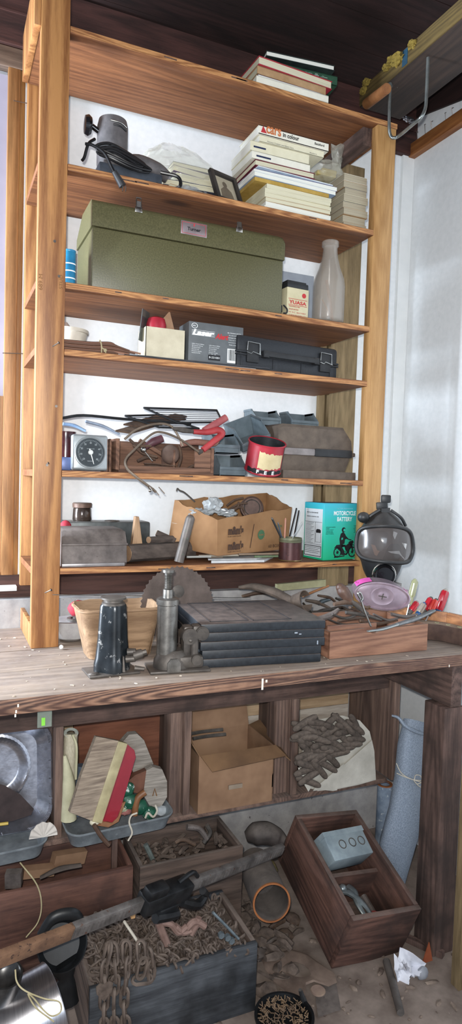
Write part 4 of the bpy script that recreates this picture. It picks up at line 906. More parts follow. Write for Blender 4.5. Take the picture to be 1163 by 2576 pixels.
# ---------------------------------------------------------------- sixth (lowest) shelf
Z6 = STOP[5]+.0005
M_oldtin = mat('old_brown_tin', '4d4643', '6e6561', rough=.6, metal=.2, scale=30, bump=.25, dust=.35, speck='3a302b', speck_amt=.66)
xl, xr = at(155, 1425, -.37).x, at(318, 1428, -.37).x; w_ = xr-xl; hz = .125
ti = thing('metal_case', 'brown-grey old metal case with sloping sides on the lowest shelf', 'case', ((xl+xr)/2, -.27, Z6), 0)
pf_ = [(-.095, 0), (-.108, .012), (-.098, .072), (-.102, .078), (-.075, .118), (-.06, hz), (.07, hz), (.09, .08), (.09, 0)]
q = MB(); n_ = len(pf_)
q.loft([[(x, y*s, z_ if s == 1 else min(z_, hz*.93)) for y, z_ in pf_] for x, s in [(-w_/2, .96), (-w_/2+.01, 1), (w_/2-.012, 1), (w_/2, .95)]]); part(q, 'shell', M_oldtin, ti, local=True)
q = MB(); q.b2((-w_/2-.002, -.107, .071), (w_/2+.002, -.100, .079), bev=.002); part(q, 'seam', M_oldtin, ti, local=True)
q = MB(); q.b2((-w_/2-.002, -.114, .0), (w_/2-.01, -.103, .012), bev=.002); part(q, 'bright_edge', mat('worn_bright', '7b7676', '9a9594', rough=.4, metal=.5), ti, local=True)
q = MB(); q.b2((at(160, 1325, -.12).x, -.15, Z6), (at(372, 1325, -.12).x, -.045, Z6+.137), bev=.006); sbx = tag(q.build('steel_box', mat('gunmetal_box', '3b3d3d', '565a59', rough=.4, metal=.5, dust=.4)), 'long gunmetal box behind the old metal case on the lowest shelf', 'box')
q = MB(); q.lathe([(.02, 0), (.026, .003), (.03, 0)], 28, T(.02, -.02, .1375)); q.build('ring', M_iron, sbx)
jr = thing('dark_jar', 'squat dark jar with a brown lid standing behind the metal case', 'jar', (at(206, 1318, -.1).x, -.098, Z6+.1375))
q = MB(); q.lathe([(0, 0), (.033, 0), (.036, .006), (.034, .045), (.031, .05), (0, .05)], 32); part(q, 'body', mat('dark_glass', '2f2723', '4c413a', rough=.12, metal=.4), jr, local=True)
q = MB(); q.lathe([(0, .05), (.036, .05), (.037, .064), (.034, .068), (0, .068)], 32); part(q, 'lid', mat('brown_lid', '4f3c33', '6b5548', rough=.5, metal=.3, dust=.4), jr, local=True)
q = MB(); q.ball((at(168, 1330, -.2).x, -.17, Z6+.118+.0), (.022, .02, .026), sub=2); tag(q.build('red_cloth_ball', mat('red_rag', '8d2330', 'b23543', rough=.8)), 'small red rag wad by the left post on the lowest shelf', 'rag')
# wedge, log ends, bark slab
M_wedge = wood('light_wedge', '82654c', 'b09070', 'Z', rough=.7)
wx = at(350, 1365, -.28).x; q = MB(); q.prism([(-.021, 0), (.024, 0), (.004, .13), (-.008, .13)], -.014, .014, rotm(PI/2, 0, 0)); wo = q.build('wooden_wedge', M_wedge); wo.location = (wx, -.245, Z6+.034); tag(wo, 'pale wooden wedge standing on end by the metal case', 'wedge')
M_bark = mat('bark', '38302c', '5d524b', rough=.95, scale=20, stretch=(.4, 2, 2), bump=.9, dust=.2)
M_endg = mat('end_grain', '7a5d45', 'a08365', rough=.8)
def logpiece(label, a, b_, r, mt=M_bark, name='log_piece', seed=1):
    a, b_ = V(a), V(b_); o = thing(name, label, 'wood piece', tuple((a+b_)/2-V((0, 0, r)))); q = MB(); rd = random.Random(seed); N = 10; n2 = 12
    fr = frame(a, (b_-a), (0, 0, 1)); L = (b_-a).length
    js = [1+rd.uniform(-.12, .12) for _ in range(n2)]
    q.loft([[fr @ V((L*i/N, r*js[j]*(1+rd.uniform(-.05, .05))*math.cos(2*PI*j/n2), r*js[j]*math.sin(2*PI*j/n2))) for j in range(n2)] for i in range(N+1)]); part(q, 'bark', mt, o)
    q = MB(); q.cyl(fr @ V((-.0015, 0, 0)), fr @ V((.001, 0, 0)), r*.92, seg=14); part(q, 'cut_end', M_endg, o); return o
logpiece('largest bark covered slab lying right of the metal case', (at(322, 1400, -.33).x, -.31, Z6+.034), (at(478, 1395, -.2).x, -.21, Z6+.034), .033, seed=3)
logpiece('short round branch with a pale sawn end on the bark slab', (at(376, 1357, -.31).x, -.30, Z6+.082), (at(425, 1350, -.2).x, -.24, Z6+.080), .013, seed=4)
logpiece('dark split chunk of wood leaning on the branch', (at(400, 1352, -.25).x, -.22, Z6+.10), (at(440, 1375, -.25).x, -.25, Z6+.072), .012, seed=6)
# flat things under the snack carton
slab('white_tray', 'flat white tray edge on the lowest shelf under the sweets carton', 'tray', [(at(530, 1415, -.36).x, -.365), (at(662, 1418, -.36).x, -.368), (at(662, 1405, -.2).x+.02, -.25), (at(520, 1400, -.2).x, -.25)], Z6, .008, mat('white_enamel', 'b4b6b8', 'cccecf', rough=.4))
slab('silver_folder', 'pale grey folder lying on the white tray', 'folder', [(at(520, 1405, -.33).x, -.345), (at(640, 1408, -.33).x, -.35), (at(690, 1400, -.2).x, -.20), (at(520, 1395, -.2).x, -.20)], Z6+.0085, .004, mat('silver_card', '9a9a98', 'bababa', rough=.5))
for k, (a, b_, c_) in enumerate([((480, 1392), (560, 1400), '6d5a49'), ((500, 1400), (600, 1394), '8c8578'), ((600, 1392), (700, 1388), '7a6857'), ((640, 1384), (700, 1372), '5c6c50'), ((470, 1403), (530, 1408), '8d8d88')]):
    A = at(*a, -.30-.008*k); B = at(*b_, -.30-.008*k); A.z = B.z = Z6+.016+.0045*(k % 3)
    q = MB(); q.tube([A, (A+B)/2, B], .0042, 8, 3); tag(q.build('pencil_stub', mat('pencil'+str(k), c_, None)), ['brown', 'pale grey', 'tan', 'green', 'light grey'][k]+' stick lying loose under the front of the sweets carton', 'stick')
# sweets carton
M_kraft = mat('kraft_cardboard', '83603f', 'a17a54', rough=.8, scale=8, bump=.1, detail=3); M_kraftin = mat('kraft_inside', '6e4f36', '8a6849', rough=.85, scale=8)
mz = Z6+.026
P0 = V((at(548, 1395, -.345).x, -.345, mz)); P1 = V((at(724, 1352, -.205).x, -.205, mz+.006)); P2 = V((at(436, 1352, -.19).x, -.13, mz+.018))
T0 = at(549, 1308, -.352); T1 = at(735, 1276, -.21); T2 = at(441, 1258, -.13); T3 = at(672, 1240, -.03); P3 = V((T3.x-.01, -.03, mz+.02))
mm = thing('sweets_carton', "torn open brown carton printed m&m's on the lowest shelf", 'carton', tuple(P0))
def quad(a, b_, c, d, nm, mt, th=.004, root=None, lab=None, wav=0, sd=0):
    a, b_, c, d = V(a), V(b_), V(c), V(d); nn = (b_-a).cross(d-a).normalized(); rd = random.Random(sd); N = 10
    ws = [rd.uniform(-wav, wav) for _ in range(N+1)]; ws[0] = ws[-1] = 0
    q = MB(); q.sheet(lambda u, v: a*(1-u)*(1-v)+b_*u*(1-v)+c*u*v+d*(1-u)*v+V((0, 0, ws[int(round(u*N))]*v)), N, 4, th); return part(q, nm, mt, root, label=lab)
for a, b_, c, d, nm, sdd in [(P0, P1, T1, T0, 'front_panel', 1), (P2, P0, T0, T2, 'side_panel', 2), (P3, P2, T2, T3, 'rear_panel', 3), (P1, P3, T3, T1, 'side_panel', 4)]: quad(a, b_, c, d, nm, M_kraft, .004, mm, wav=.005, sd=sdd)
quad(P0, P1, P3, P2, 'bottom_panel', M_kraftin, .003, mm)
M_brink = mat('brown_print', '3f2c22', '4b362a', rough=.8, bump=0); M_gink = mat('green_print', '3d6246', '4c7454', rough=.8, bump=0)
def on(a, b_, d, u, v, off=.003):
    """frame on panel a-b-d facing outward (towards the viewer)"""
    a, b_, d = V(a), V(b_), V(d); x = (b_-a).normalized(); z = (d-a); z = (z-x*z.dot(x)).normalized(); o_ = a+(b_-a)*u+(d-a)*v; y = z.cross(x)
    if y.dot(CAM-o_) > 0: y = -y
    o_ = o_ - y*off; mm_ = MX.Identity(4)
    for i in range(3): mm_[i][0] = x[i]; mm_[i][1] = y[i]; mm_[i][2] = z[i]; mm_[i][3] = o_[i]
    return ROOTM[mm.name].inverted() @ mm_
for v in (.68, .24): lettering("m&m's", mm, M_brink, .082, .034, on(P0, P1, T0, .23, v), bold=.06); lettering('PLAIN CHOCOLATE', mm, M_brink, .070, .005, on(P0, P1, T0, .21, v-.17), 'small_print')
lettering('60 BOX', mm, M_brink, .065, .013, on(P0, P1, T0, .78, .13), bold=.0); lettering('-23331', mm, M_brink, .055, .014, on(P2, P0, T2, .80, .55)); lettering('6', mm, M_brink, .012, .016, on(P2, P0, T2, .18, .30)); lettering('CANDIES', mm, M_brink, .075, .018, on(P2, P0, T2, .42, .12), bold=.01)
lettering('24 PK', mm, M_gink, .035, .010, on(P0, P1, T0, .86, .72)); lettering('M', mm, M_brink, .05, .035, on(P2, P0, T2, .28, .55), bold=.04)
q = MB(); q.box((0, 0, 0), (.003, .0006, .095), on(P0, P1, T0, .455, .48) @ rotm(0, R(10), 0)); part(q, 'slash', M_brink, mm, local=True)
q = MB(); st = [(.021*(1 if k % 2 else .84)*math.cos(k*PI/16), .021*(1 if k % 2 else .84)*math.sin(k*PI/16)) for k in range(32)]; q.prism(st, 0, .0005, on(P0, P1, T0, .585, .50) @ rotm(PI/2, 0, 0)); st_o = part(q, 'green_star', M_gink, mm, local=True)
lettering('60 BARS', mm, M_kraft, .026, .007, on(P0, P1, T0, .585, .50, .0045))
# contents of the carton
cz = mz+.095
quad(P0+V((.01, .01, .09)), P1+V((-.01, .01, .085)), P3+V((-.01, -.01, .08)), P2+V((.01, -.01, .09)), 'filling_sheet', M_film, .002, mm, wav=.01)
td = thing('round_tin', 'round rusty brown tin lid standing up inside the sweets carton', 'tin', tuple(at(634, 1290, -.21))); c = at(634, 1277, -.20); fm = T(*c) @ rotm(R(78), 0, R(-14))
q = MB(); q.lathe([(0, 0), (.040, 0), (.043, .003), (.047, .001), (.0475, -.022), (0, -.022)], 36, fm); part(q, 'lid', mat('brown_round_tin', '4b3a34', '6a564d', rough=.5, metal=.4), td)
q = MB(); q.lathe([(.030, .001), (.032, .003), (.034, .001)], 36, fm); part(q, 'ring', M_iron, td)
for k, (a, s_, lb) in enumerate([((535, 1272), (.036, .03, .03), 'crumpled clear plastic wad at the left inside the sweets carton'), ((500, 1290), (.04, .03, .018), 'whitish plastic wad low at the left inside the carton'), ((570, 1290), (.036, .03, .016), 'crumpled plastic film in the middle of the sweets carton')]):
    q = MB(); q.ball(at(a[0], a[1], -.22), s_, jit=.28, sub=3, seed=k); tag(q.build('plastic_wad', glassmat('wad_film', 'b5babc', .12, .75), smooth=False), lb, 'plastic wad')
for k, pp in enumerate([[(570, 1272), (590, 1258), (612, 1252)], [(575, 1282), (600, 1268), (622, 1266)], [(580, 1290), (598, 1275), (600, 1262)], [(585, 1280), (608, 1276), (615, 1290)]]): rod('rusty_hook', ['uppermost', 'second', 'most upright', 'lowest'][k]+' of the rusty hooks beside the round tin', 'hook', pp, .004, M_rust, -.21)
rod('bent_spoke', 'thin dark spoke with a bent tip sticking out left of the carton', 'spoke', [(444, 1236), (446, 1229), (452, 1234), (465, 1240), (490, 1262)], .0032, M_iron, -.16, n=4)
# rusty can with pencils
cc = at(729, 1408, -.335); rp = rad(29, V((cc.x, -.335, .3))); hp = at(729, 1352, -.335).z-Z6
pc = thing('pencil_can', 'rusty maroon can with a green rim holding pens on the lowest shelf', 'can', (cc.x, -.335, Z6))
q = MB(); q.lathe([(0, 0), (rp, 0), (rp*1.02, .003), (rp*.98, .005), (rp*.98, hp*.82), (rp*.94, hp*.82), (rp*.94, .004), (0, .004)], 32); part(q, 'can', mat('maroon_can', '3b2020', '553231', rough=.4, metal=.3, speck='2a1a1a'), pc, local=True)
q = MB(); q.lathe([(rp*.98, hp*.80), (rp*1.0, hp*.82), (rp*.97, hp*.87), (rp*1.01, hp*.9), (rp*.99, hp), (rp*.93, hp), (rp*.93, hp*.8)], 32); part(q, 'threaded_rim', mat('greenish_rim', '53543f', '73745c', rough=.5, metal=.3), pc, local=True)
q = MB(); q.lathe([(rp, .0005), (rp*1.03, .002), (rp, .0045)], 32); part(q, 'base_ring', mat('brassy', '8c7a4a', 'a8966a', rough=.35, metal=.8), pc, local=True)
for k, (a, b_, r_, c_, lb) in enumerate([((685, 1306), (706, 1350), .0042, '1d1f22', 'black pen leaning left in the rusty can'), ((718, 1308), (716, 1348), .0038, 'a5715c', 'pinkish pencil upright in the rusty can'), ((757, 1316), (738, 1350), .0016, '9aa0a2', 'thin steel rod leaning right in the rusty can'), ((700, 1318), (708, 1350), .003, '34414f', 'dark blue pencil in the rusty can')]):
    A = at(*a, -.335); B = at(*b_, -.335); dd = (B-A).normalized(); B = B+dd*.03; q = MB(); q.cyl(B, A, r_, seg=8); q.cyl(A, A-dd*.008, r_, r_*.4, 8); tag(q.build('pen', mat('pen_'+c_, c_, None, rough=.4)), lb, 'pen')
for k, (a, b_, lb) in enumerate([((746, 1278), (731, 1340), 'left of two flat black combs between the carton and the battery box'), ((752, 1284), (742, 1338), 'right of two flat black combs between the carton and the battery box')]):
    A, B = at(*a, -.26), at(*b_, -.27); q = MB(); q.tube([A, B, B+(B-A)*.35], .005, 6, 2, flat=.4); tag(q.build('comb', M_blk), lb, 'comb')
# motorcycle battery box
mt_, nt, bsdf = _base('cyan_green_print'); g = nt.nodes.new('ShaderNodeTexCoord'); s3 = nt.nodes.new('ShaderNodeSeparateXYZ'); nt.links.new(g.outputs['Object'], s3.inputs[0])
mr = nt.nodes.new('ShaderNodeMapRange'); mr.inputs['From Max'].default_value = .24; nt.links.new(s3.outputs['Z'], mr.inputs['Value'])
rr_ = _ramp(nt, [(0, srgb('1fae7c')), (.55, srgb('2db9a4')), (1, srgb('2fa9c4'))]); nt.links.new(mr.outputs[0], rr_.inputs['Fac']); nt.links.new(rr_.outputs['Color'], bsdf.inputs['Base Color']); bsdf.inputs['Roughness'].default_value = .45
W_, D_, H_ = .192, .125, .229
mb_ = thing('battery_box', 'turquoise motorcycle battery box with a rider printed on it', 'box', (1.208, -.285, Z6), .155)
q = MB(); q.b2((-W_/2, -D_/2, 0), (W_/2, D_/2, H_), bev=.0012); part(q, 'carton', mt_, mb_, local=True)
q = MB(); q.b2((-W_/2+.003, -D_/2+.003, H_-.001), (W_/2-.003, D_/2-.003, H_+.0006)); part(q, 'dusty_top', mat('dusty_top_card', '3e5158', '5e7076', rough=.9), mb_, local=True)
yf = -D_/2-.0006
lettering('MOTORCYCLE', mb_, M_white_ink, .118, .0175, T(.012, yf, H_-.040), bold=.015); lettering('BATTERY', mb_, M_white_ink, .080, .0175, T(.012, yf, H_-.064), bold=.015)
lettering('FACTORY-FRESH POWER', mb_, mat('pale_cyan_ink', '7fc0cc', '8fccd8', bump=0), .085, .005, T(.012, yf, H_-.021), 'small_print')
for k, t_ in enumerate(['INCREASED CRANKING', 'POWER', 'HIGHEST QUALITY', 'CONSTRUCTION', 'ACID INCLUDED', 'READY TO INSTALL']): lettering(t_, mb_, M_black_ink, .05*[1, .35, .8, .7, .75, .85][k], .0032, T(-.085+.025*[1, .35, .8, .7, .75, .85][k], yf, H_*.58-.0055*k), 'small_print')
for k, t_ in enumerate(['COMPLETE', 'CLEARANCE', 'MODELS AND', 'MOST MAKES', 'AND SIZES', 'OF CYCLES']): lettering(t_, mb_, M_black_ink, .026*[1, .8, 1, .9, .8, .9][k], .0032, T(.088-.013*[1, .8, 1, .9, .8, .9][k], yf, H_*.60-.0055*k), 'small_print')
# printed rider and motorcycle
def ring(q, cx, cz, r, w, y=yf, n=28): q.lathe([(r-w, 0), (r, 0), (r, .0005), (r-w, .0005)], n, T(cx, y+.0003, cz) @ rotm(PI/2, 0, 0))
def poly(q, pts, y=yf, th=.0005): q.prism(pts, 0, th, T(0, y+.0003, 0) @ rotm(PI/2, 0, 0))
q = MB(); bx_, bz_ = .018, .030
for cx, r in ((bx_-.038, .0215), (bx_+.042, .0225)):
    ring(q, cx, bz_, r, .0055); ring(q, cx, bz_, .006, .006)
    for k in range(8): a = k*PI/4+.2; q.box((0, 0, r*.5), (.0009, .0005, r), T(cx, yf, bz_) @ rotm(0, a, 0))
poly(q, [(bx_-.058, .046), (bx_-.045, .060), (bx_-.012, .062), (bx_+.004, .056), (bx_+.022, .066), (bx_+.040, .062), (bx_+.034, .050), (bx_+.022, .028), (bx_+.012, .018), (bx_-.016, .018), (bx_-.024, .034), (bx_-.046, .050)])
poly(q, [(bx_+.018, .068), (bx_+.030, .076), (bx_+.036, .072), (bx_+.050, .032), (bx_+.044, .030), (bx_+.030, .060)])
poly(q, [(bx_-.055, .014), (bx_+.0, .018), (bx_+.0, .012), (bx_-.055, .008)])
q.box((bx_+.030, yf, .080), (.010, .0005, .004)); ring(q, bx_+.040, .070, .0075, .0075)
poly(q, [(bx_+.028, .058), (bx_+.050, .056), (bx_+.060, .044), (bx_+.056, .052), (bx_+.045, .062)])
poly(q, [(bx_-.026, .060), (bx_-.030, .085), (bx_-.024, .106), (bx_-.012, .112), (bx_-.002, .106), (bx_+.004, .096), (bx_+.022, .082), (bx_+.026, .084), (bx_+.026, .078), (bx_+.008, .084), (bx_+.0, .082), (bx_-.002, .064)])
ring(q, bx_-.009, .121, .0105, .0105)
poly(q, [(bx_-.02, .062), (bx_+.004, .060), (bx_+.008, .040), (bx_+.014, .022), (bx_+.006, .018), (bx_-.004, .038), (bx_-.018, .050)])
part(q, 'rider_print', M_black_ink, mb_, local=True)
q = MB(); ring(q, bx_-.005, .120, .0058, .0058, yf-.0005); poly(q, [(bx_-.014, .050), (bx_-.002, .052), (bx_+.006, .034), (bx_+.002, .030)], yf-.0005); ring(q, bx_+.005, .030, .0055, .003, yf-.0005); q.box((bx_-.02, yf-.0006, .016), (.03, .0004, .0012)); poly(q, [(bx_-.02, .088), (bx_-.012, .090), (bx_-.012, .082), (bx_-.02, .08)], yf-.0005); part(q, 'print_highlights', mt_, mb_, local=True)
# instruction panel on the left side
SF = T(-W_/2-.0006, 0, 0) @ rotm(0, 0, -PI/2)
q = MB(); q.b2((-D_/2+.006, 0, .008), (D_/2-.010, .0005, H_-.025), SF); part(q, 'instruction_panel', mat('white_instruction_panel', 'c3cbd0', 'd2d9dd', rough=.5, bump=0), mb_, local=True)
q = MB()
for lo, hi in [((-D_/2+.008, .060), (D_/2-.012, .0612)), ((-D_/2+.008, .150), (D_/2-.012, .1512)), ((.010, .064), (.0108, .150)), ((-D_/2+.008, .012), (D_/2-.012, .0145)), ((-D_/2+.008, .052), (D_/2-.012, .0545)), ((-D_/2+.008, .012), (-D_/2+.0105, .0545)), ((D_/2-.0145, .012), (D_/2-.012, .0545))]:
    q.b2((lo[0], -.0006, lo[1]), (hi[0], 0, hi[1]), SF)
for k in range(4): q.b2((-D_/2+.013, -.0006, .046-.007*k), (D_/2-.018-.012*(k % 2), 0, .0475-.007*k), SF)
for k in range(16):
    q.b2((-D_/2+.012, -.0006, .146-.0054*k), (-D_/2+.064-.008*(k % 3), 0, .1472-.0054*k), SF)
q.b2((.016, -.0006, .108), (.045, 0, .120), SF); q.b2((.02, -.0006, .120), (.04, 0, .123), SF)
part(q, 'instruction_lines', M_black_ink, mb_, local=True)
q = MB()
for lo, hi in [((.014, .070), (.0148, .106)), ((.046, .070), (.0468, .106)), ((.014, .070), (.0468, .0708))]: q.b2((lo[0], -.0006, lo[1]), (hi[0], 0, hi[1]), SF)
part(q, 'battery_drawing', M_black_ink, mb_, local=True)
lettering('HOW TO ACTIVATE BATTERY', mb_, M_black_ink, .07, .005, SF @ T(-.01, -.0006, .188), 'small_print'); lettering('CAUTION  FOLLOW ALL STEPS', mb_, M_black_ink, .075, .004, SF @ T(-.008, -.0006, .172), 'small_print')
# ================================================================ things on the bench
Zb = .0006
# ---- two bottle jacks
M_jb = mat('chipped_black_paint', '131619', '2b3034', rough=.28, metal=.3, scale=11, bump=.2, speck='7d7c7a', speck_amt=.61, detail=5)
M_jg = mat('dull_jack_steel', '54524e', '86837e', rough=.38, metal=.75, scale=25, bump=.2, speck='3a3733', speck_amt=.64)
M_jd = mat('greasy_iron', '3a3633', '5e5852', rough=.5, metal=.45, scale=25, bump=.3, dust=.35, speck='6f6a64', speck_amt=.68)
c = at(281, 1690, Z=Zb); c.z = Zb
jk = thing('bottle_jack', 'smaller bottle jack with chipped black paint at the bench front', 'bottle jack', c, .05)
s1 = rad(1, c)
q = MB(); q.b2((-.078, -.048, 0), (.072, .050, .007), bev=.002); q.ball((-.062, -.03, .008), (.016, .012, .006), jit=.1); part(q, 'base_plate', M_jd, jk, local=True)
q = MB(); h1 = 178*s1
q.loft([[(r_*(1+.10*math.cos(4*a))*math.cos(a), r_*(1+.10*math.cos(4*a))*math.sin(a)*.92, z_) for a in [2*PI*k/32 for k in range(32)]] for r_, z_ in [(.050, .006), (.050, .03), (.046, .045), (.041, .10), (.037, h1-.025), (.036, h1-.012), (.033, h1-.006)]]); part(q, 'body', M_jb, jk, local=True)
q = MB(); q.lathe([(0, 0), (.034, 0), (.034, .006), (.028, .008), (.028, .014), (.030, .016), (.037, .0165), (.037, .022), (0, .023)], 28, T(0, 0, h1-.008)); part(q, 'top_cap', M_jd, jk, local=True)
for k in range(3):
    q = MB(); q.loft([[(.018+.012*k, -.047-.001*k, .01), (.025+.012*k, -.050, .01), (.022+.010*k, -.046, .055-.012*k), (.019+.010*k, -.044, .055-.012*k)], [(.018+.012*k, -.03, .01), (.025+.012*k, -.03, .01), (.022+.010*k, -.03, .055-.012*k), (.019+.010*k, -.03, .055-.012*k)]]) if k == 0 else q.cyl((.03+.005*k, -.02, .02+.02*k), (.062, -.03, .022+.02*k), .012, .010, 12)
    part(q, 'pump_fitting', M_jd, jk, local=True)
q = MB(); q.cyl((.055, -.03, .05), (.082, -.036, .058), .016, .013, 14, bev=.002); q.cyl((.080, -.036, .058), (.092, -.038, .061), .009, .009, 8); q.cyl((.058, -.035, .015), (.085, -.045, .012), .008, .006, 10); part(q, 'release_valve', M_jd, jk, local=True)
c = at(432, 1682, Z=Zb); c.z = Zb
jk = thing('bottle_jack', 'taller grey bottle jack with a raised threaded screw beside the black case', 'bottle jack', c, -.12)
q = MB(); q.b2((-.075, -.055, 0), (.108, .055, .008), bev=.002); part(q, 'base_plate', M_jd, jk, local=True)
q = MB(); q.loft([[(x*w_, y*w_*.8, z_) for x, y in [(math.cos(2*PI*k/24), math.sin(2*PI*k/24)) for k in range(24)]] for w_, z_ in [(.058, .007), (.056, .03), (.046, .05), (.036, .06)]]); q.b2((-.02, -.04, .008), (.09, .03, .045), bev=.01); part(q, 'foot_casting', M_jd, jk, local=True)
hc_ = (1682-1505)*s1; x0 = -.018
q = MB(); q.lathe([(0, .05), (.031, .05), (.031, hc_-.012), (.034, hc_-.010), (.034, hc_+.006), (.028, hc_+.010), (0, hc_+.01)], 32, T(x0, 0, 0)); part(q, 'cylinder', M_jg, jk, local=True)
q = MB(); q.lathe([(0, hc_+.01), (.016, hc_+.01), (.015, hc_+.035), (0, hc_+.036)], 20, T(x0, 0, 0)); part(q, 'ram', M_jg, jk, local=True)
q = MB(); pr = [(0, hc_+.03)]
for k in range(9): pr += [(.0095, hc_+.036+.0052*k), (.0125, hc_+.0386+.0052*k)]
pr += [(.010, hc_+.084), (.018, hc_+.086), (.0185, hc_+.094), (0, hc_+.095)]
q.lathe(pr, 20, T(x0, 0, 0)); part(q, 'extension_screw', M_jg, jk, local=True)
q = MB(); q.b2((.028, -.025, .03), (.060, .02, .132), bev=.008); q.cyl((.045, -.045, .105), (.045, .02, .105), .024, .024, 20, bev=.003); q.b2((.055, -.03, .10), (.085, .015, .135), bev=.008); q.cyl((.083, -.04, .112), (.083, .02, .112), .021, .021, 18, bev=.003); part(q, 'pump_bracket', M_jd, jk, local=True)
q = MB(); q.cyl((.062, -.02, .04), (.062, -.02, .10), .014, .014, 16); q.cyl((.065, -.052, .035), (.065, -.03, .035), .016, .016, 14, bev=.002); q.ball((.045, -.047, .095), .006); part(q, 'pump_cylinder', M_jd, jk, local=True)
q = MB(); q.prism([(-.02, 0), (.02, 0), (.02, .025), (.01, .038), (-.01, .038), (-.02, .025)], -.002, .004, T(-.005, -.052, .006) @ rotm(PI/2, 0, 0)); part(q, 'light_lug', M_jg, jk, local=True)
# ---- berry basket
M_ven = wood('thin_veneer', '6d543d', '94785c', 'X', rough=.7, rings=.4)
bs = thing('berry_basket', 'thin pale wood veneer basket behind the two bottle jacks', 'basket', tuple(at(290, 1660, -.55)*1)[:2]+(Zb,))
cx = bs.location.x; cyb = -.52; hb = at(300, 1535, -.62).z
tx0, tx1 = at(190, 1510, -.52).x, at(392, 1540, -.52).x; cxx = (tx0+tx1)/2; hw = (tx1-tx0)/2
ROOTM[bs.name] = T(cxx, cyb, Zb); bs.location = (cxx, cyb, Zb)
def rr_rect(w, d, n=40, p=.35):
    out = []
    for k in range(n):
        a = 2*PI*k/n; c_, s_ = math.cos(a), math.sin(a); out.append((w*abs(c_)**p*math.copysign(1, c_), d*abs(s_)**p*math.copysign(1, s_)))
    return out
top_ = rr_rect(hw, .090); bot_ = rr_rect(hw*.74, .065)
q = MB(); hbk = hb-Zb
def side(w0, off): return [[(x*w0, y*w0, 0) for x, y in bot_]]
q.loft([[(x, y, .0) for x, y in bot_], [(a[0]*.5+b_[0]*.5, a[1]*.5+b_[1]*.5, hbk*.5) for a, b_ in zip(top_, bot_)], [(x, y, hbk+.003*math.sin(k*1.3)) for k, (x, y) in enumerate(top_)], [(x*.975, y*.97, hbk) for x, y in top_], [(a[0]*.48+b_[0]*.48, a[1]*.48+b_[1]*.48, hbk*.5) for a, b_ in zip(top_, bot_)], [(x*.96, y*.96, .004) for x, y in bot_]]); part(q, 'veneer_wall', M_ven, bs, local=True)
q = MB(); q.tube([(x*1.005, y*1.01, hbk-.006) for x, y in top_], .004, 6, 1, True, flat=1); part(q, 'rim_band', M_ven, bs, local=True)
for s in (-.05, .03):
    q = MB(); q.loft([[(hw*.97+s*0, s-.008, hbk-.002), (hw*.97, s+.008, hbk-.002), (hw*.965, s+.008, hbk-.002), (hw*.965, s-.008, hbk-.002)], [(hw*.74, s-.006, .002), (hw*.74, s+.006, .002), (hw*.735, s+.006, .002), (hw*.735, s-.006, .002)]]); part(q, 'slat', M_ven, bs, local=True)
q = MB(); q.box((cxx+.045, -.50, hbk*.72), (.05, .03, .03), bev=.004); tag(q.build('blue_packet', mat('pale_blue_card', '7f9cc0', 'a3bad4', rough=.5)), 'pale blue packet inside the veneer basket', 'packet')
for k in range(4):
    q = MB(); q.cyl((cxx-.05+.02*k, -.56+.02*k, .006), (cxx-.02+.02*k, -.48, hbk*.8), .004, seg=6); tag(q.build('thin_stick', M_ven), ['leftmost', 'second', 'third', 'rightmost'][k]+' thin wooden stick inside the veneer basket', 'stick')
# ---- white bowl with ring and red piece behind left post
c = at(168, 1592, -.33); q = MB()
wh = thing('white_dish', 'white dented dish with a dark ring between the left post and the basket', 'dish', (c.x+.02, -.31, Zb), (0, 0, 0))
q.loft([[(x*w_, y*w_*.9, z_) for x, y in [(math.cos(2*PI*k/28), math.sin(2*PI*k/28)) for k in range(28)]] for w_, z_ in [(.03, 0), (.058, .014), (.072, .045), (.075, .072), (.068, .074), (.03, .066), (.02, .067)]]); part(q, 'dish', mat('dirty_white_plastic', '8e8c8c', 'b3b1b0', rough=.35, dust=.3), wh, local=True)
q = MB(); q.lathe([(.020, 0), (.032, 0), (.032, .006), (.020, .006)], 24, T(.012, -.015, .0745)); q.lathe([(.0, .001), (.012, .001), (.012, .008), (0, .01)], 16, T(.012, -.015, .0745)); part(q, 'dark_ring', M_iron, wh, local=True)
q = MB(); q.ball((c.x+.045, -.28, .105), (.035, .03, .03), jit=.06); tag(q.build('red_rag', mat('red_rag', '', '')), 'red rag bundle on top of the white dish', 'rag')
# ---- circular saw blade standing up
Ys = -.47; sc_ = at(451, 1512, Ys); rs = rad(98, sc_)
sw = thing('circular_saw_disc', 'large rusty brown circular saw blade standing upright behind the jacks', 'saw blade', (sc_.x, Ys, Zb), (R(-7), 0, 0))
pts = []
n = 44
for k in range(n):
    a0 = 2*PI*k/n; pts.append((rs*math.cos(a0), rs*math.sin(a0))); a1 = a0+2*PI/n*.45; pts.append((rs*.955*math.cos(a1), rs*.955*math.sin(a1))); a2 = a0+2*PI/n*.8; pts.append((rs*.975*math.cos(a2), rs*.975*math.sin(a2)))
q = MB(); q.prism(pts, -.0015, .0015, T(0, 0, rs+.001) @ rotm(PI/2, 0, 0)); part(q, 'toothed_disc', mat('brown_rust_disc', '453b36', '625650', rough=.7, metal=.3, scale=14, bump=.2, dust=.1), sw, local=True)
q = MB(); q.lathe([(0, 0), (.022, 0), (.022, .008), (.010, .010), (0, .010)], 20, T(0, -.002, rs*1.35) @ rotm(PI/2, 0, 0)); part(q, 'hub_nut', M_jd, sw, local=True)
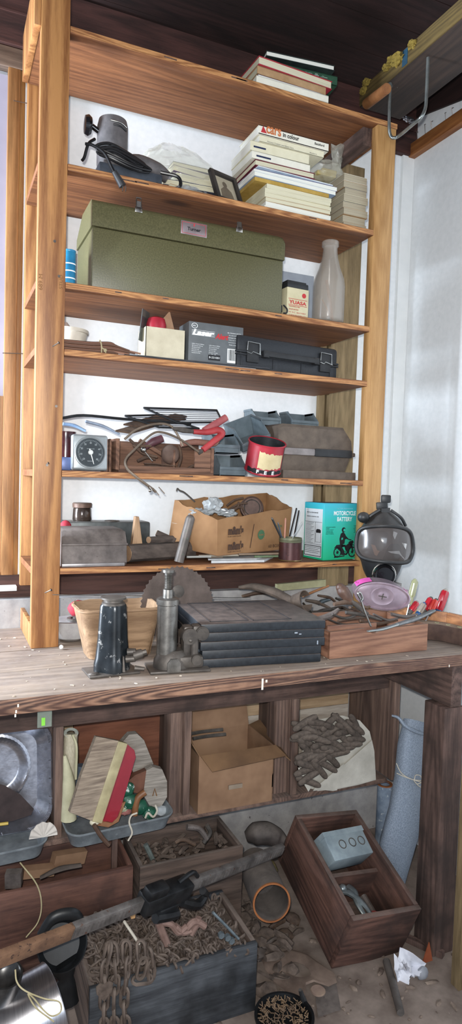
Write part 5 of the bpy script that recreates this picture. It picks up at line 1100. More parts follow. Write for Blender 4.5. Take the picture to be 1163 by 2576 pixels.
# ---- pipe handle leaning behind the blade
q = MB(); A, B = at(452, 1404, -.42), at(478, 1306, -.42); dd = (A-B); q.cyl(A+dd*.1, B, .017, .0165, 16); q.ball(B, .0165)
tag(q.build('metal_pipe', mat('greenish_pipe', '4b4541', '6c6560', rough=.5, metal=.2, scale=18, speck='4c7a5c', speck_amt=.63, bump=.2)), 'dull pipe handle with green specks rising behind the saw blade', 'handle')
# ---- wire
rod('thin_wire', 'thin straight wire running behind the veneer basket to the left post', 'wire', [(132, 1496), (350, 1499), (580, 1504), (630, 1502)], .0013, M_steel, -.405, 6, 2)
# ---- big ribbed black case
cs = thing('ribbed_case', 'large dusty ribbed black plastic case lying at the bench front', 'case', (.672, -.622, Zb), -.112)
W_, D_, H_ = .412, .36, .138
M_rc = mat('navy_black_plastic', '14181d', '22272d', rough=.5, scale=90, bump=.1, dust=.95, dustc='6f635d')
nl = 5
for k in range(nl):
    z0 = H_*(k/nl); z1 = H_*((k+1)/nl)-.0005; i = .002*(nl-1-k if k < 2 else 0)
    q = MB(); q.b2((-W_/2+i+.002*(k % 2), -D_/2+i+.0015*(k % 2), z0), (W_/2-i-.002*(k % 2), D_/2-i, z1), bev=.0028); part(q, 'ribbed_layer' if k < nl-1 else 'lid', M_rc, cs, local=True)
q = MB()
for x0, x1 in [(-.17, -.045), (-.03, .10)]:
    for lo, hi in [((x0, -.15), (x1, -.147)), ((x0, .147), (x1, .15)), ((x0, -.15), (x0+.003, .15)), ((x1-.003, -.15), (x1, .15))]: q.b2((lo[0], lo[1], H_-.001), (hi[0], hi[1], H_+.0012))
part(q, 'lid_panel_lines', M_rc, cs, local=True)
q = MB()
for x, z_, w_, h_ in [(.10, .098, .010, .004), (.115, .094, .008, .003), (.178, .060, .004, .012)]: q.b2((x, -D_/2-.001, z_), (x+w_, -D_/2+.004, z_+h_))
part(q, 'paint_spots', mat('grey_spot', '8b949e', '9aa3ad'), cs, local=True)
# ---- tool tray with notch
xl, xr = at(830, 1664, -.80).x, at(1074, 1634, -.795).x; w_ = xr-xl; Yt = -.795; d_ = .235; ht = at(1074, 1570, Yt).z
M_tr = wood('reddish_tray', '634234', '936c56', 'X', rough=.6, dust=.35); M_trY = wood('reddish_tray', '634234', '936c56', 'Y', rough=.6, dust=.35)
tr = thing('tool_tray', 'reddish wooden tool tray with a notch in its front board', 'tray', ((xl+xr)/2, Yt+d_/2, Zb), .0)
pts = [(-w_/2, 0), (w_/2, 0), (w_/2, ht)] + [(-w_*.06+.030*math.cos(a), ht+.004+.024*-math.sin(a)) for a in [PI*k/8 for k in range(1, 8)]] + [(-w_*.16, ht-.0), (-w_/2, ht-.004)]
q = MB(); q.prism(pts, -.0055, .0055, T(0, -d_/2+.0055, 0) @ rotm(PI/2, 0, 0)); part(q, 'front_board', M_tr, tr, local=True)
for lo, hi, mt, nm in [((-w_/2, d_/2-.010, 0), (w_/2, d_/2, ht+.01), M_tr, 'back_board'), ((-w_/2, -d_/2+.0115, 0), (-w_/2+.01, d_/2-.011, ht-.004), M_trY, 'end_board'), ((w_/2-.010, -d_/2+.0115, 0), (w_/2, d_/2-.011, ht), M_trY, 'end_board'), ((-w_/2+.011, -d_/2+.0115, 0), (w_/2-.011, d_/2-.011, .006), M_tr, 'bottom'), ((-w_/2+.011, -d_/2+.035, .0065), (w_*.02, -d_/2+.046, ht+.008), M_tr, 'inner_board')]:
    q = MB(); q.b2(lo, hi, bev=.001); part(q, nm, mt, tr, local=True)
# tools in and around the tray
M_fil = mat('old_file_steel', '5d5f60', '85888a', rough=.45, metal=.6, scale=60, stretch=(1, 8, 1), bump=.6, dust=.2)
fl = thing('long_file', 'long grey half round file lying across the front of the tool tray', 'file', tuple(at(1010, 1568, -.80)))
q = MB(); q.tube([at(925, 1588, -.815), at(960, 1583, -.812), at(1000, 1571, -.80)], [.006, .010, .009], 8, 4, flat=.5); part(q, 'worn_tip', mat('worn_steel', '7d8280', 'a4aaa8', rough=.3, metal=.7), fl)
q = MB(); q.tube([at(1000, 1571, -.80), at(1045, 1557, -.78), at(1092, 1536, -.75)], [.010, .0125, .009], 8, 4, flat=.6); part(q, 'toothed_blade', M_fil, fl)
hr = thing('hooked_rod', 'thin steel rod with a curled end leaning on the pink canister', 'rod', tuple(at(935, 1582, -.80)))
q = MB(); q.tube([at(933, 1575, -.805), at(918, 1540, -.825), at(908, 1510, -.835), at(900, 1494, -.838), at(906, 1491, -.838), at(912, 1506, -.838), at(906, 1512, -.838)], .0032, 8, 5); part(q, 'rod', M_steel, hr)
def handle_tool(name, label, cat, a, b_, c_, r1, r2, m1, m2):
    o = thing(name, label, cat, tuple(V(b_))); q = MB(); q.tube([a, V(a).lerp(V(b_), .25), V(a).lerp(V(b_), .7), b_], [r1*.75, r1, r1*.85, r1*.6], 14, 4); q.ball(a, r1*.75); part(q, 'handle', m1, o)
    q = MB(); q.tube([b_, V(b_).lerp(V(c_), .5), c_], [r2, r2, r2*.8], 10, 2); part(q, 'shank', m2, o); return o
M_dkh = mat('dark_wood_handle', '3d2a22', '5f4638', rough=.5)
handle_tool('wood_chisel', 'tool with a dark turned wooden handle left of the pink canister', 'chisel', at(856, 1478, -.72), at(882, 1512, -.74), at(925, 1545, -.76), .021, .008, M_dkh, M_iron)
tl = [((840, 1520), (880, 1515), (925, 1530), .010, 'flat grey wrench'), ((835, 1545), (870, 1555), (915, 1540), .009, 'dark bent wrench'), ((790, 1560), (830, 1548), (852, 1532), .012, 'brown tapered rasp'), ((850, 1562), (890, 1556), (960, 1552), .009, 'long brown bar'), ((870, 1540), (920, 1548), (960, 1560), .008, 'dusty punch'), ((940, 1545), (975, 1560), (1010, 1552), .009, 'dark pliers leg'),
      ((905, 1562), (945, 1570), (1000, 1560), .008, 'pale wooden slat'), ((820, 1555), (860, 1570), (900, 1568), .007, 'brown dowel'), ((985, 1545), (1020, 1552), (1050, 1545), .008, 'short dark rod'), ((880, 1528), (900, 1535), (930, 1525), .011, 'rounded iron jaw')]
for k, (a, b_, c_, r_, nm) in enumerate(tl):
    Y_ = -.74+.012*(k % 4); Q = [at(*a, Y_), at(*b_, Y_), at(*c_, Y_)]
    for v in Q: v.z = max(v.z, r_+.008)
    q = MB(); q.tube(Q, [r_*.8, r_, r_*.5], 8, 4, flat=.5 if k % 2 else .9); tag(q.build('hand_tool', [M_rust, M_iron, M_oldtin][k % 3]), nm+[' at the back left of the tool tray', ' in the left half of the tool tray', ' between the black case and the tray', ' along the inner board of the tray', ' beneath the pink canister in the tray', ' in the middle of the tray', ' behind the notch of the tray', ' at the left front in the tray', ' near the screwdrivers in the tray', ' beside the wooden chisel handle'][k], 'hand tool')
# junk heap behind the case
M_lea = mat('dusty_leather', '3e342d', '6a5b4f', rough=.85, scale=20, bump=.5, dust=.3)
gl = thing('leather_holster', 'curled dusty leather pouch with a dark open mouth behind the black case', 'pouch', tuple(at(740, 1525, -.45)))
q = MB(); c = at(738, 1512, -.46)
A = [at(600, 1478, -.30), at(640, 1476, -.33), at(690, 1490, -.40), at(725, 1508, -.44), at(750, 1515, -.47)]
q.tube(A, [.012, .026, .030, .028, .032], 12, 5, flat=.55); part(q, 'strap', M_lea, gl)
q = MB(); fm = frame(at(742, 1516, -.47), at(770, 1500, -.45)-at(720, 1530, -.50), V((.3, -1, .3)))
q.sheet(lambda u, v: fm @ V(((.022+.012*v)*math.cos(u*5.2+.4), (.030+.010*v)*math.sin(u*5.2+.4), .055*v)), 16, 3, .003); part(q, 'curled_mouth', M_lea, gl)
rod('light_stick', 'light orange wooden stick pointing up right behind the black case', 'stick', [(762, 1500, -.16), (790, 1488, -.12), (826, 1474, -.085)], .0055, mat('light_stick_wood', 'a06c45', 'bd8a60', rough=.6), -.43, 8, 2)
rod('shiny_rod', 'short shiny steel rod lying beside the leather pouch', 'rod', [(763, 1518, -.30), (775, 1532, -.36), (786, 1544, -.42)], .0048, M_steel, -.50, 8, 2)
jl = [((610, 1500), (660, 1490), (700, 1500), .014), ((680, 1520), (720, 1530), (750, 1540), .008), ((770, 1510), (800, 1516), (830, 1530), .013), ((800, 1498), (830, 1504), (850, 1520), .010), ((790, 1545), (815, 1535), (850, 1530), .012), ((800, 1520), (812, 1512), (830, 1508), .014), ((700, 1508), (715, 1516), (728, 1520), .009), ((845, 1505), (868, 1512), (890, 1505), .010), ((640, 1482), (668, 1476), (690, 1484), .010), ((830, 1532), (860, 1528), (880, 1538), .010)]
wh_ = ['long dusty iron bar behind the case', 'thin grey tool end lying on the case edge', 'rounded clamp part right of the pouch', 'dusty bolt bundle near the back wall', 'brown wrench end by the case corner', 'bluish clamp screw among the junk', 'pinkish pencil-like piece under the pouch', 'dark lever near the chisel handle', 'curved bracket behind the pouch strap', 'iron hook between the case and chisel']
for k, (a, b_, c_, r_) in enumerate(jl):
    Y_ = [-.35, -.46, -.46, -.36, -.56, -.44, -.46, -.5, -.28, -.55][k]; Q = []
    for w3 in (a, b_, c_):
        v = at(w3[0], w3[1], Z=r_+.002)
        if v.y > -.10 or v.y < -.9: v = at(w3[0], w3[1], Y=-.10)
        Q.append(v)
    q = MB(); q.tube(Q, [r_*.7, r_, r_*.6], 8, 4, flat=.7); tag(q.build('iron_scrap', [M_rust, M_iron, M_lea][k % 3] if k != 5 else mat('blueish_iron', '3e464a', '667075', rough=.5, metal=.4)), wh_[k], 'metal piece')
q = MB(); rd = random.Random(8)
for k in range(90):
    x = rd.uniform(.62, 1.28); y = rd.uniform(-.52, -.12); r_ = rd.uniform(.006, .018); q.ball((x, y, r_*.4), (r_*rd.uniform(1, 2.6), r_, r_*.6), rotm(0, 0, rd.uniform(0, 3)), 1, .25, k)
tag(q.build('dusty_scraps', mat('dusty_scraps', '3b322c', '6b5d52', rough=.9, scale=30, bump=.4), smooth=False), 'heap of small dusty scraps at the back of the bench', 'scraps', None, 'stuff')
q = MB(); q.box((1.16, -.14, .07), (.24, .02, .03), rotm(0, R(-3), 0)); tag(q.build('pale_lath', mat('pale_lath', '8d8a6a', 'aaa785', rough=.8)), 'pale lath leaning at the back of the bench below the battery box', 'lath')
# ---- respirator mask
mc = at(966, 1367, -.52); s = rad(1, mc)
mk = thing('respirator_mask', 'black full face respirator mask with a wide visor beside the right post', 'mask', mc, (0, 0, .0-.42))
M_rub = mat('black_mask_rubber', '161718', '242526', rough=.45, scale=20, bump=.1, dust=.2)
q = MB(); secs = []
for py, hw_, dpt in [(-87, 9, .02), (-78, 20, .03), (-66, 34, .045), (-50, 48, .06), (-30, 60, .075), (0, 62, .085), (32, 60, .085), (50, 52, .08), (70, 46, .07), (86, 38, .055), (95, 30, .04)]:
    secs.append([(hw_*s*math.cos(a), -dpt*math.sin(a)*1.0+.03, -py*s) for a in [PI*k/20 for k in range(21)]]+[(-hw_*s*.8, .045, -py*s), (hw_*s*.8, .045, -py*s)])
q.loft(secs); part(q, 'facepiece', M_rub, mk, local=True)
ol = [(-66, -30), (-46, -42), (0, -47), (42, -41), (62, -26), (70, 8), (66, 30), (50, 43), (0, 42), (-50, 37), (-68, 22), (-71, -2)]
def bul(x, z): return -.062 + (x/(70*s))**2*.045 + 0*z
op = smooth_path([(x*s, 0, -y*s) for x, y in ol], 5, True)
q = MB(); q.tube([(p.x, bul(p.x, p.z), p.z) for p in op], .0085, 10, 1, True); part(q, 'visor_frame', M_rub, mk, local=True)
q = MB(); N = len(op); K = 8
secs = [[(p.x*(k/K), bul(p.x*(k/K), 0)-.018*(1-(k/K)**2), p.z*(k/K)) for p in op] for k in range(1, K+1)]
q.loft(secs, cap=True); 
mv, nt, bsdf = _base('scratched_visor'); bsdf.inputs['Base Color'].default_value = srgb('5a5350'); bsdf.inputs['Roughness'].default_value = .14; bsdf.inputs['Alpha'].default_value = .5; bsdf.inputs['Specular IOR Level'].default_value = .7
part(q, 'visor', mv, mk, local=True)
q = MB()
for pts_ in [[(2, 16), (30, 14), (36, 24), (44, 34), (30, 22), (10, 20)], [(36, -6), (48, -4), (46, 10)], [(14, -34), (24, -30), (18, -14), (13, -24)]]: q.prism([(x*s, -y*s) for x, y in pts_], 0, .002, T(0, -.055, 0) @ rotm(PI/2, 0, 0))
part(q, 'inner_white_tabs', mat('grey_white_rubber', '8f8f8f', 'b0b0b0'), mk, local=True)
q = MB(); q.prism([(x*s, -y*s) for x, y in [(-40, 0), (-30, 2), (-24, 14), (-18, 16), (-24, 28), (-30, 26)]], 0, .002, T(0, -.055, 0) @ rotm(PI/2, 0, 0)); part(q, 'inner_brown_tab', mat('tan_rubber', '6d5040', '7f6250'), mk, local=True)
q = MB(); q.lathe([(0, .0), (28*s, 0), (28*s, .02), (24*s, .03), (20*s, .022), (0, .02)], 32, T(-3*s, -.035, -76*s) @ rotm(PI/2, 0, 0)); part(q, 'breathing_port', mat('gloss_black', '', ''), mk, local=True)
q = MB(); q.tube([(-3*s+29*s*math.cos(a), -.045, -76*s+29*s*math.sin(a)) for a in [PI*k/10 for k in range(11)]], .0022, 8, 1); q.box((-3*s-6*s, -.047, -76*s+30*s), (.016, .005, .006)); part(q, 'port_clamp', M_zinc, mk, local=True)
q = MB(); q.b2((-14*s, .0, 86*s), (14*s, .012, 104*s), rotm(0, R(-5), 0), bev=.003); q.b2((-10*s, .0, 78*s), (12*s, .01, 90*s)); q.b2((-11*s, -.002, 102*s), (13*s, .014, 122*s), bev=.005); part(q, 'strap_buckle', M_rub, mk, local=True)
q = MB(); q.ball((-54*s, .0, 64*s), (16*s, .02, 14*s)); q.tube([(-50*s, .01, 50*s), (-40*s, .0, 66*s), (-14*s, 0, 84*s)], .007, 8); q.tube([(54*s, .01, 46*s), (40*s, .0, 66*s), (14*s, 0, 84*s)], .006, 8); part(q, 'strap', M_rub, mk, local=True)
# ---- pink oval canister below the mask
pc_ = at(962, 1500, -.74); s = rad(1, pc_)
pk = thing('filter_canister', 'pinkish oval metal filter canister tilted in front of the mask', 'canister', pc_, (0, 0, 0)); fm = rotm(0, 0, -.30) @ rotm(0, R(9), 0) @ rotm(R(12), 0, 0)
def ov(w, h, y, n=48): return [fm @ V((w*s*math.cos(2*PI*k/n), y, h*s*math.sin(2*PI*k/n))) for k in range(n)]
q = MB(); q.loft([ov(70, 34, .055), ov(72, 35, .05), ov(72, 35, .004), ov(74, 37, .0), ov(74, 37, -.003), ov(71, 34, -.004), ov(70, 33, .002)], cap=True); part(q, 'can', mat('pinkish_tin', '94808a', 'b3a0a9', rough=.3, metal=.6, scale=40, bump=.08), pk, local=True)
q = MB(); q.loft([ov(67, 30, .0015), ov(66.5, 29.5, .0010)]); q.lathe([(0, .002), (.014, .003), (.018, .001), (.030, .0), (.040, .003), (.044, .0)], 36, fm @ T(0, .0, 0) @ rotm(PI/2, 0, 0) @ MX.Scale(.8, 4, (0, 1, 0))); fp_ = part(q, 'recessed_end', mat('purple_grey_tin', '85747e', 'a08f99', rough=.35, metal=.35, bump=.05), pk, local=True)
q = MB(); q.box((0, -.0028, 0), (.030, .001, .0035), fm); q.box((0, -.0028, 0), (.0035, .001, .022), fm); part(q, 'cross_mark', M_iron, pk, fp_, local=True)
for a0, a1 in [(118, 160), (12, 40)]:
    q = MB(); q.sheet(lambda u, v: fm @ V((74.6*s*math.cos(R(a0+(a1-a0)*u)), .006+.036*v, 37.6*s*math.sin(R(a0+(a1-a0)*u)))), 8, 1, .0008); part(q, 'magenta_label', mat('magenta_label', 'b8458e', 'cb5aa0', rough=.5, bump=0), pk, local=True)
for a in (150, 35): lettering('P100', pk, mat('dark_magenta_ink', '6d2456', None, bump=0), .018, .008, fm @ T(74.9*s*math.cos(R(a)), .02, 38*s*math.sin(R(a))) @ rotm(-R(55), 0, 0), 'small_print')
# ---- screwdrivers standing in the rear rack
M_acr = mat('red_acrylic', '981d28', 'b32a36', rough=.15, coat=.6, bump=0); M_clr = mat('smoky_acrylic', '8f8378', 'aaa094', rough=.12, coat=.6, alpha=.8, bump=0); M_yel = mat('yellowed_acrylic', '8b8c66', 'a9a985', rough=.12, coat=.6, alpha=.85, bump=0); M_blu = mat('blue_acrylic', '1d3d62', '2c5480', rough=.15, coat=.5, bump=0)
def screwdriver(label, a, b_, r, m1, m2, Yd=-.62, cap=None):
    A, B = at(a[0], a[1], Yd), at(b_[0], b_[1], Yd); o = thing('screwdriver', label, 'screwdriver', tuple(B), group='screwdrivers in the rack by the right wall'); n = 12
    fr_ = frame(A, B-A, (0, 1, 0)); L = (B-A).length
    q = MB(); q.loft([[fr_ @ V((x*L, r*k_*(1+.12*math.cos(6*t))*math.cos(t), r*k_*(1+.12*math.cos(6*t))*math.sin(t))) for t in [2*PI*j/36 for j in range(36)]] for x, k_ in [(.03, .7), (.08, .95), (.2, 1), (.62, 1), (.7, .85)]]); part(q, 'handle', m1, o)
    q = MB(); q.ball(fr_ @ V((.05*L, 0, 0)), r*.72); part(q, 'cap', cap or m2, o)
    q = MB(); q.tube([fr_ @ V((.69*L, 0, 0)), fr_ @ V((.8*L, 0, 0)), fr_ @ V((L, 0, 0))], [r*.8, r*.9, r*.75], 14, 3); part(q, 'collar', m2, o)
    q = MB(); e = fr_ @ V((L+.10, 0, 0)); k_ = 1.0
    if e.z < .01: e = fr_ @ V((L+max(.01, .10-(.01-e.z)*1.0), 0, 0))
    q.cyl(fr_ @ V((L, 0, 0)), e, .003, seg=8); part(q, 'shaft', M_steel, o); return o
screwdriver('screwdriver with a tall yellowish clear handle right behind the pink canister', (1045, 1458), (1030, 1520), .0125, M_yel, M_yel, -.62)
screwdriver('screwdriver with a small red handle next to the canister', (1050, 1514), (1028, 1545), .011, M_acr, M_iron, -.62, M_clr)
screwdriver('screwdriver with a grey smoky handle between the red ones', (1068, 1518), (1048, 1550), .012, M_clr, M_blu, -.60)
screwdriver('left of the two bright red screwdrivers with slanting handles', (1085, 1504), (1062, 1546), .0125, M_acr, M_iron, -.60)
screwdriver('right of the two bright red screwdrivers with slanting handles', (1098, 1508), (1078, 1548), .0115, mat('orange_red_acrylic', 'b0302a', 'c2423a', rough=.15, coat=.6, bump=0), M_iron, -.62)
screwdriver('largest screwdriver, red and clear handle with a blue collar', (1122, 1484), (1096, 1556), .0155, M_acr, M_blu, -.61, M_clr)
# ---- rack with holes at the right end
M_lw = wood('orange_rack_wood', '7d4f2f', 'b07a4e', 'Y', rough=.55, dust=.3)
xr_, Yr = at(1075, 1590, -.62).x, -.62
rk = thing('screwdriver_rack', 'low wooden rack with drilled holes at the right end of the bench', 'tool rack', (1.45, -.62, Zb))
a = at(1040, 1548, -.50); b_ = at(1160, 1592, -.78)
q = MB(); A = V((1.345, -.53, 0)); 
for P_, Q_, h0, h1, nm in [((1.36, -.47), (1.50, -.66), .0, .095, 'side_board'), ((1.50, -.66), (1.545, -.86), .0, .095, 'side_board')]:
    q = MB(); P3_, Q3_ = V((P_[0], P_[1], Zb)), V((Q_[0], Q_[1], Zb)); fr_ = frame(P3_, Q3_-P3_, (0, 0, 1)); L = (Q3_-P3_).length
    q.b2((0, 0, 0), (L, .014, h1), fr_, bev=.001); part(q, nm, M_lw, rk)
q = MB(); q.prism([(1.335, -.60), (1.36, -.49), (1.49, -.665), (1.53, -.858), (1.49, -.858), (1.44, -.70)], Zb, .060); hbk_ = part(q, 'drilled_block', mat('dusty_dark_block', '3a2b26', '58443b', rough=.9, dust=.8, dustc='94806a'), rk)
for k in range(5):
    x, y = 1.44+.016*k, -.655-.042*k; q = MB(); q.lathe([(.004, 0), (.0085, 0), (.0085, .0012), (.004, .0012)], 16, T(x+.01, y-.01, .0602)); part(q, 'hole_ring', mat('pale_lath', '', ''), rk, hbk_)
# ---- bits of dust and chips on the bench
q = MB(); rd = random.Random(5)
for k in range(170):
    x, y = rd.uniform(-.3, 1.3), rd.uniform(-.86, -.1); r_ = rd.uniform(.0012, .0042); q.ball((x, y, .0006), (r_*rd.uniform(1, 2.5), r_, r_*.5), rotm(0, 0, rd.uniform(0, 3)), 1, .2, k)
tag(q.build('wood_chips', mat('wood_chips', '9b8a78', 'cbbfae', rough=.9)), 'scattered pale chips and crumbs on the bench top', 'wood chips', None, 'stuff')
q = MB(); c = at(154, 1629, Z=.006); q.ball((c.x, c.y, .008), .007, sub=2); tag(q.build('white_plug', M_white_ink), 'tiny white plug on the bench at the foot of the left post', 'plug')
# ---- ceiling hook, roll
hk = thing('ceiling_hook', 'U shaped steel hanger hook screwed under the ceiling beam', 'hook', (1.38, -.52, 1.95)); M_hook = mat('grey_hook_steel', '6e7270', '9ba09d', rough=.35, metal=.8)
HY0, HY1 = -.425, -.622
q = MB(); q.tube([at(982, 209, HY0), at(980, 260, HY0), at(979, 318, HY0), at(982, 340, HY0), at(990, 347, HY0-.01), at(1005, 341, HY0-.03), at(1040, 312, HY1+.05), at(1060, 294, HY1), at(1070, 272, HY1), at(1073, 240, HY1), at(1077, 145, HY1)], .0062, 10, 6); part(q, 'rod', M_hook, hk)
q = MB(); c = at(982, 214, HY0); q.lathe([(.006, -.004), (.011, -.004), (.011, .004), (.006, .004)], 20, T(*c) @ rotm(R(80), 0, .3)); part(q, 'eye', M_hook, hk)
q = MB(); q.cyl(at(989, 196, HY0+.01), at(1001, 220, HY0+.01), .0022, seg=8); part(q, 'nail', M_hook, hk)
q = MB(); q.cyl(at(922, 262, -.33), at(974, 222, -.50), .020, .019, 18, bev=.003); tag(q.build('roller_handle', mat('orange_brown_roll', '6f4526', '8f6038', rough=.6)), 'orange brown wooden dowel tucked under the ceiling beam near the hook', 'dowel')
ins = [((1002, 150), .03), ((985, 153), .022), ((1038, 112), .02), ((922, 208), .02), ((915, 228), .018), ((975, 168), .02)]
for k, (a, r_) in enumerate(ins):
    q = MB(); q.ball(at(a[0], a[1], X=1.288), (r_*.8, r_, r_*.7), jit=.25, sub=3, seed=k); tag(q.build('insulation_tuft', mat('yellow_insulation', '62521f', '8c7835', rough=.95, scale=50, bump=.8)), ['largest', 'second largest', 'rightmost', 'upper left', 'lower left', 'middle'][k]+' tuft of yellow insulation along the ceiling beam', 'insulation')
q = MB(); c = at(1018, 152, X=1.290); q.box((1.2911, c.y, 2.166), (.0018, .03, .058)); part(q, 'blue_tag', mat('blue_tag', '183648', '24495f'), bm_)
q = MB(); q.ball(at(1030, 302, -.05), (.035, .01, .013), jit=.2, sub=3); tag(q.build('foil_scrap', mat('foil', '9a9aa0', 'd0d0d6', rough=.2, metal=.9)), 'bright crumpled foil scrap behind the hook near the corner', 'foil')
# ================================================================ under the bench: the cubbies
ZS = -.660
M_foil = mat('aluminium_foil', 'a9abb4', 'cfd1da', rough=.25, metal=.95, scale=40, bump=.3)
M_galv = mat('galvanised_tin', '747b80', '9aa1a6', rough=.45, metal=.45, scale=22, bump=.15, speck='a0a8ae', speck_amt=.64)
def rrect(w, h, r, n=6):
    out = []
    for cx, cy, a0 in [(w/2-r, h/2-r, 0), (-w/2+r, h/2-r, 90), (-w/2+r, -h/2+r, 180), (w/2-r, -h/2+r, 270)]:
        for k in range(n+1): a = R(a0+90*k/n); out.append((cx+r*math.cos(a), cy+r*math.sin(a)))
    return out
# galvanised pans
def pan(label, loc, rot, w, d, h, mt, group=None):
    o = thing('metal_pan', label, 'pan', loc, rot, group); q = MB(); t = rrect(w, d, .045); b_ = rrect(w-.03, d-.03, .035)
    q.loft([[(x, y, 0) for x, y in b_], [(x, y, h) for x, y in t], [(x*1.012, y*1.012, h+.002) for x, y in t], [(x*.985, y*.98, h+.001) for x, y in t], [(x*.98, y*.975, .003) for x, y in b_]]); part(q, 'tray', mt, o, local=True)
    q = MB(); q.tube([(x*1.008, y*1.008, h) for x, y in t], .0035, 6, 1, True); part(q, 'rolled_rim', mt, o, local=True); return o
P_ = at(300, 2090, -.43); pw_ = at(438, 2050, -.43).x-at(163, 2090, -.43).x
p2 = pan('grey galvanised pan full of brushes in the second cubby', (at(300, 2080, -.43).x, -.335, ZS+.001), (R(4), 0, .06), pw_*.97, .26, .052, M_galv)
pan('grey galvanised pan holding the foil roasting tray at the left edge', (at(0, 2120, -.44).x-.04, -.37, ZS+.001), (R(5), 0, .05), .36, .24, .052, M_galv)
# foil roasting tray leaning
fr_ = thing('foil_roasting_tray', 'shiny foil roasting tray leaning up in the left cubby', 'foil tray', (at(-40, 2085, -.40).x, -.37, ZS+.045), (R(80), 0, 0))
q = MB(); w_, h_ = .42, .34; t = rrect(w_, h_, .07, 8); b_ = rrect(w_-.07, h_-.07, .05, 8)
N = len(t); fl_ = lambda k: 1+.006*math.sin(k*2.4)
q.loft([[(x*1.06, y*1.06+h_/2, .002) for x, y in t], [(x*1.03*fl_(k), y*1.03*fl_(k)+h_/2, .006) for k, (x, y) in enumerate(t)], [(x, y+h_/2, 0) for x, y in t], [(x, y+h_/2, -.035) for x, y in b_], [(x*.5, y*.5+h_/2, -.037) for x, y in b_]], cap=False)
t_ = q; q.loft([[(x*.5, y*.5+h_/2, -.037) for x, y in b_], [(x*.01, y*.01+h_/2, -.037) for x, y in b_]], cap=False); part(q, 'tray', M_foil, fr_, local=True)
q = MB()
for k in range(0, 120):
    a = k/120; i = a*N; i0 = int(i) % N; u = i-int(i); x = t[i0][0]*(1-u)+t[(i0+1) % N][0]*u; y = t[i0][1]*(1-u)+t[(i0+1) % N][1]*u
    q.cyl((x*1.0, y*1.0+h_/2, .001), (x*1.05, y*1.05+h_/2, .006), .0022, seg=5)
part(q, 'crimped_rim', M_foil, fr_, local=True)
fp_ = thing('foil_pie_plate', 'round foil pie plate with fluted sides leaning inside the roasting tray', 'pie plate', at(-12, 1935, -.415), (R(82), 0, 0)); rp = .100
q = MB(); n = 96
q.loft([[(r_*(1+.015*(k % 2)*f_)*math.cos(2*PI*k/n), r_*(1+.015*(k % 2)*f_)*math.sin(2*PI*k/n), z_) for k in range(n)] for r_, z_, f_ in [(rp*1.08, .0, 1), (rp, .002, 1), (rp*.78, -.02, 1), (rp*.72, -.021, 0), (rp*.3, -.020, 0), (.001, -.02, 0)]], cap=False); part(q, 'plate', M_foil, fp_, local=True)
q = MB(); A = at(30, 2020, -.44); q.loft([[at(x, y, -.44-.0*k) for x, y in [(-40, 1965), (10, 1975), (50, 1998), (85, 2035), (78, 2050), (30, 2066), (-40, 2075)]] for k in (0,)]+[[at(x, y, -.425) for x, y in [(-40, 1965), (10, 1975), (50, 1998), (85, 2035), (78, 2050), (30, 2066), (-40, 2075)]]]); tag(q.build('brown_leather_piece', mat('dark_brown_leather', '241c1c', '3d3130', rough=.8)), 'dark brown leather piece lying in the foil roasting tray', 'leather')
rod('yellow_peg', 'small yellow peg at the bottom of the foil roasting tray', 'peg', [(-4, 2074), (20, 2071)], .005, mat('yellow_peg', 'a68c3c', 'c7ad55', rough=.5), -.455, 8, 1)
q = MB(); c = at(108, 2086, -.455)
q.sheet(lambda u, v: V((c.x+(.045*u)*math.cos(PI*v)*1, c.y-.01+.012*u*math.sin(v*40)*.25, c.z-.022+(.050*u)*math.sin(PI*v)*(1+.03*math.cos(22*v)))), 10, 44, .002); tag(q.build('scallop_shell', mat('shell', 'b3aca4', 'cfc8bf', rough=.6)), 'white scalloped shell standing in the left galvanised pan', 'shell')
# glass tumbler with green strip hanging under the front edge
c = at(112, 1800, -.60); gt = thing('glass_tumbler', 'clear strip holder with a bright green stripe hanging under the bench edge', 'holder', c)
q = MB(); a, b_ = at(94, 1803, -.815), at(130, 1828, -.815); q.b2((a.x, -.815, b_.z), (b_.x, -.809, -.0415), bev=.001); part(q, 'clear_body', glassmat('clear_plastic2', '9aa89c', .1, .28), gt)
q = MB(); A, B = at(104, 1806, -.817), at(111, 1825, -.817); q.b2((A.x, -.818, B.z), (B.x+.002, -.816, A.z)); part(q, 'green_stripe', mat('lime_stripe', '6db33a', '7fc74a', rough=.4, bump=0), gt)
# cream roll, cone and blue tubes
Yq = -.34
M_creamr = mat('cream_corrugated', 'a29a84', 'c4bca6', rough=.7, scale=50, stretch=(8, 8, .5), bump=.5)
o = thing('corrugated_roll', 'cream corrugated tube standing in the left of the second cubby', 'tube', tuple(at(178, 2040, Yq)))
A, B = at(178, 1845, Yq+.02), at(168, 2040, Yq-.03); q = MB(); q.cyl(B, A, .024, .024, 24); part(q, 'tube', M_creamr, o)
q = MB(); q.lathe([(.015, 0), (.024, 0), (.026, .003), (.022, .006), (.015, .005)], 24, T(*A) @ rotm(R(20), 0, 0)); part(q, 'end_ring', mat('pale_ring', '9fa39a', 'b9bdb4'), o)
rod('cream_sack_cone', 'pale cream stitched cone leaning on the cubby divider', 'cone', [(162, 1900), (172, 1970), (172, 2060)], [.006, .022, .028], mat('pale_cream_cloth', 'a5a184', 'c0bc9e', rough=.8), -.385, 12)
rod('slate_tube', 'slate blue tube behind the long red brush', 'tube', [(205, 1925), (190, 2050)], .018, mat('slate_tube', '3f4a57', '5a6674', rough=.5), -.30, 14, 1)
rod('rope_strip', 'long cream strip hanging down over the corrugated tube', 'strip', [(182, 1848), (192, 1880), (190, 1960)], .005, mat('pale_cream_cloth', '', ''), -.375, 6)
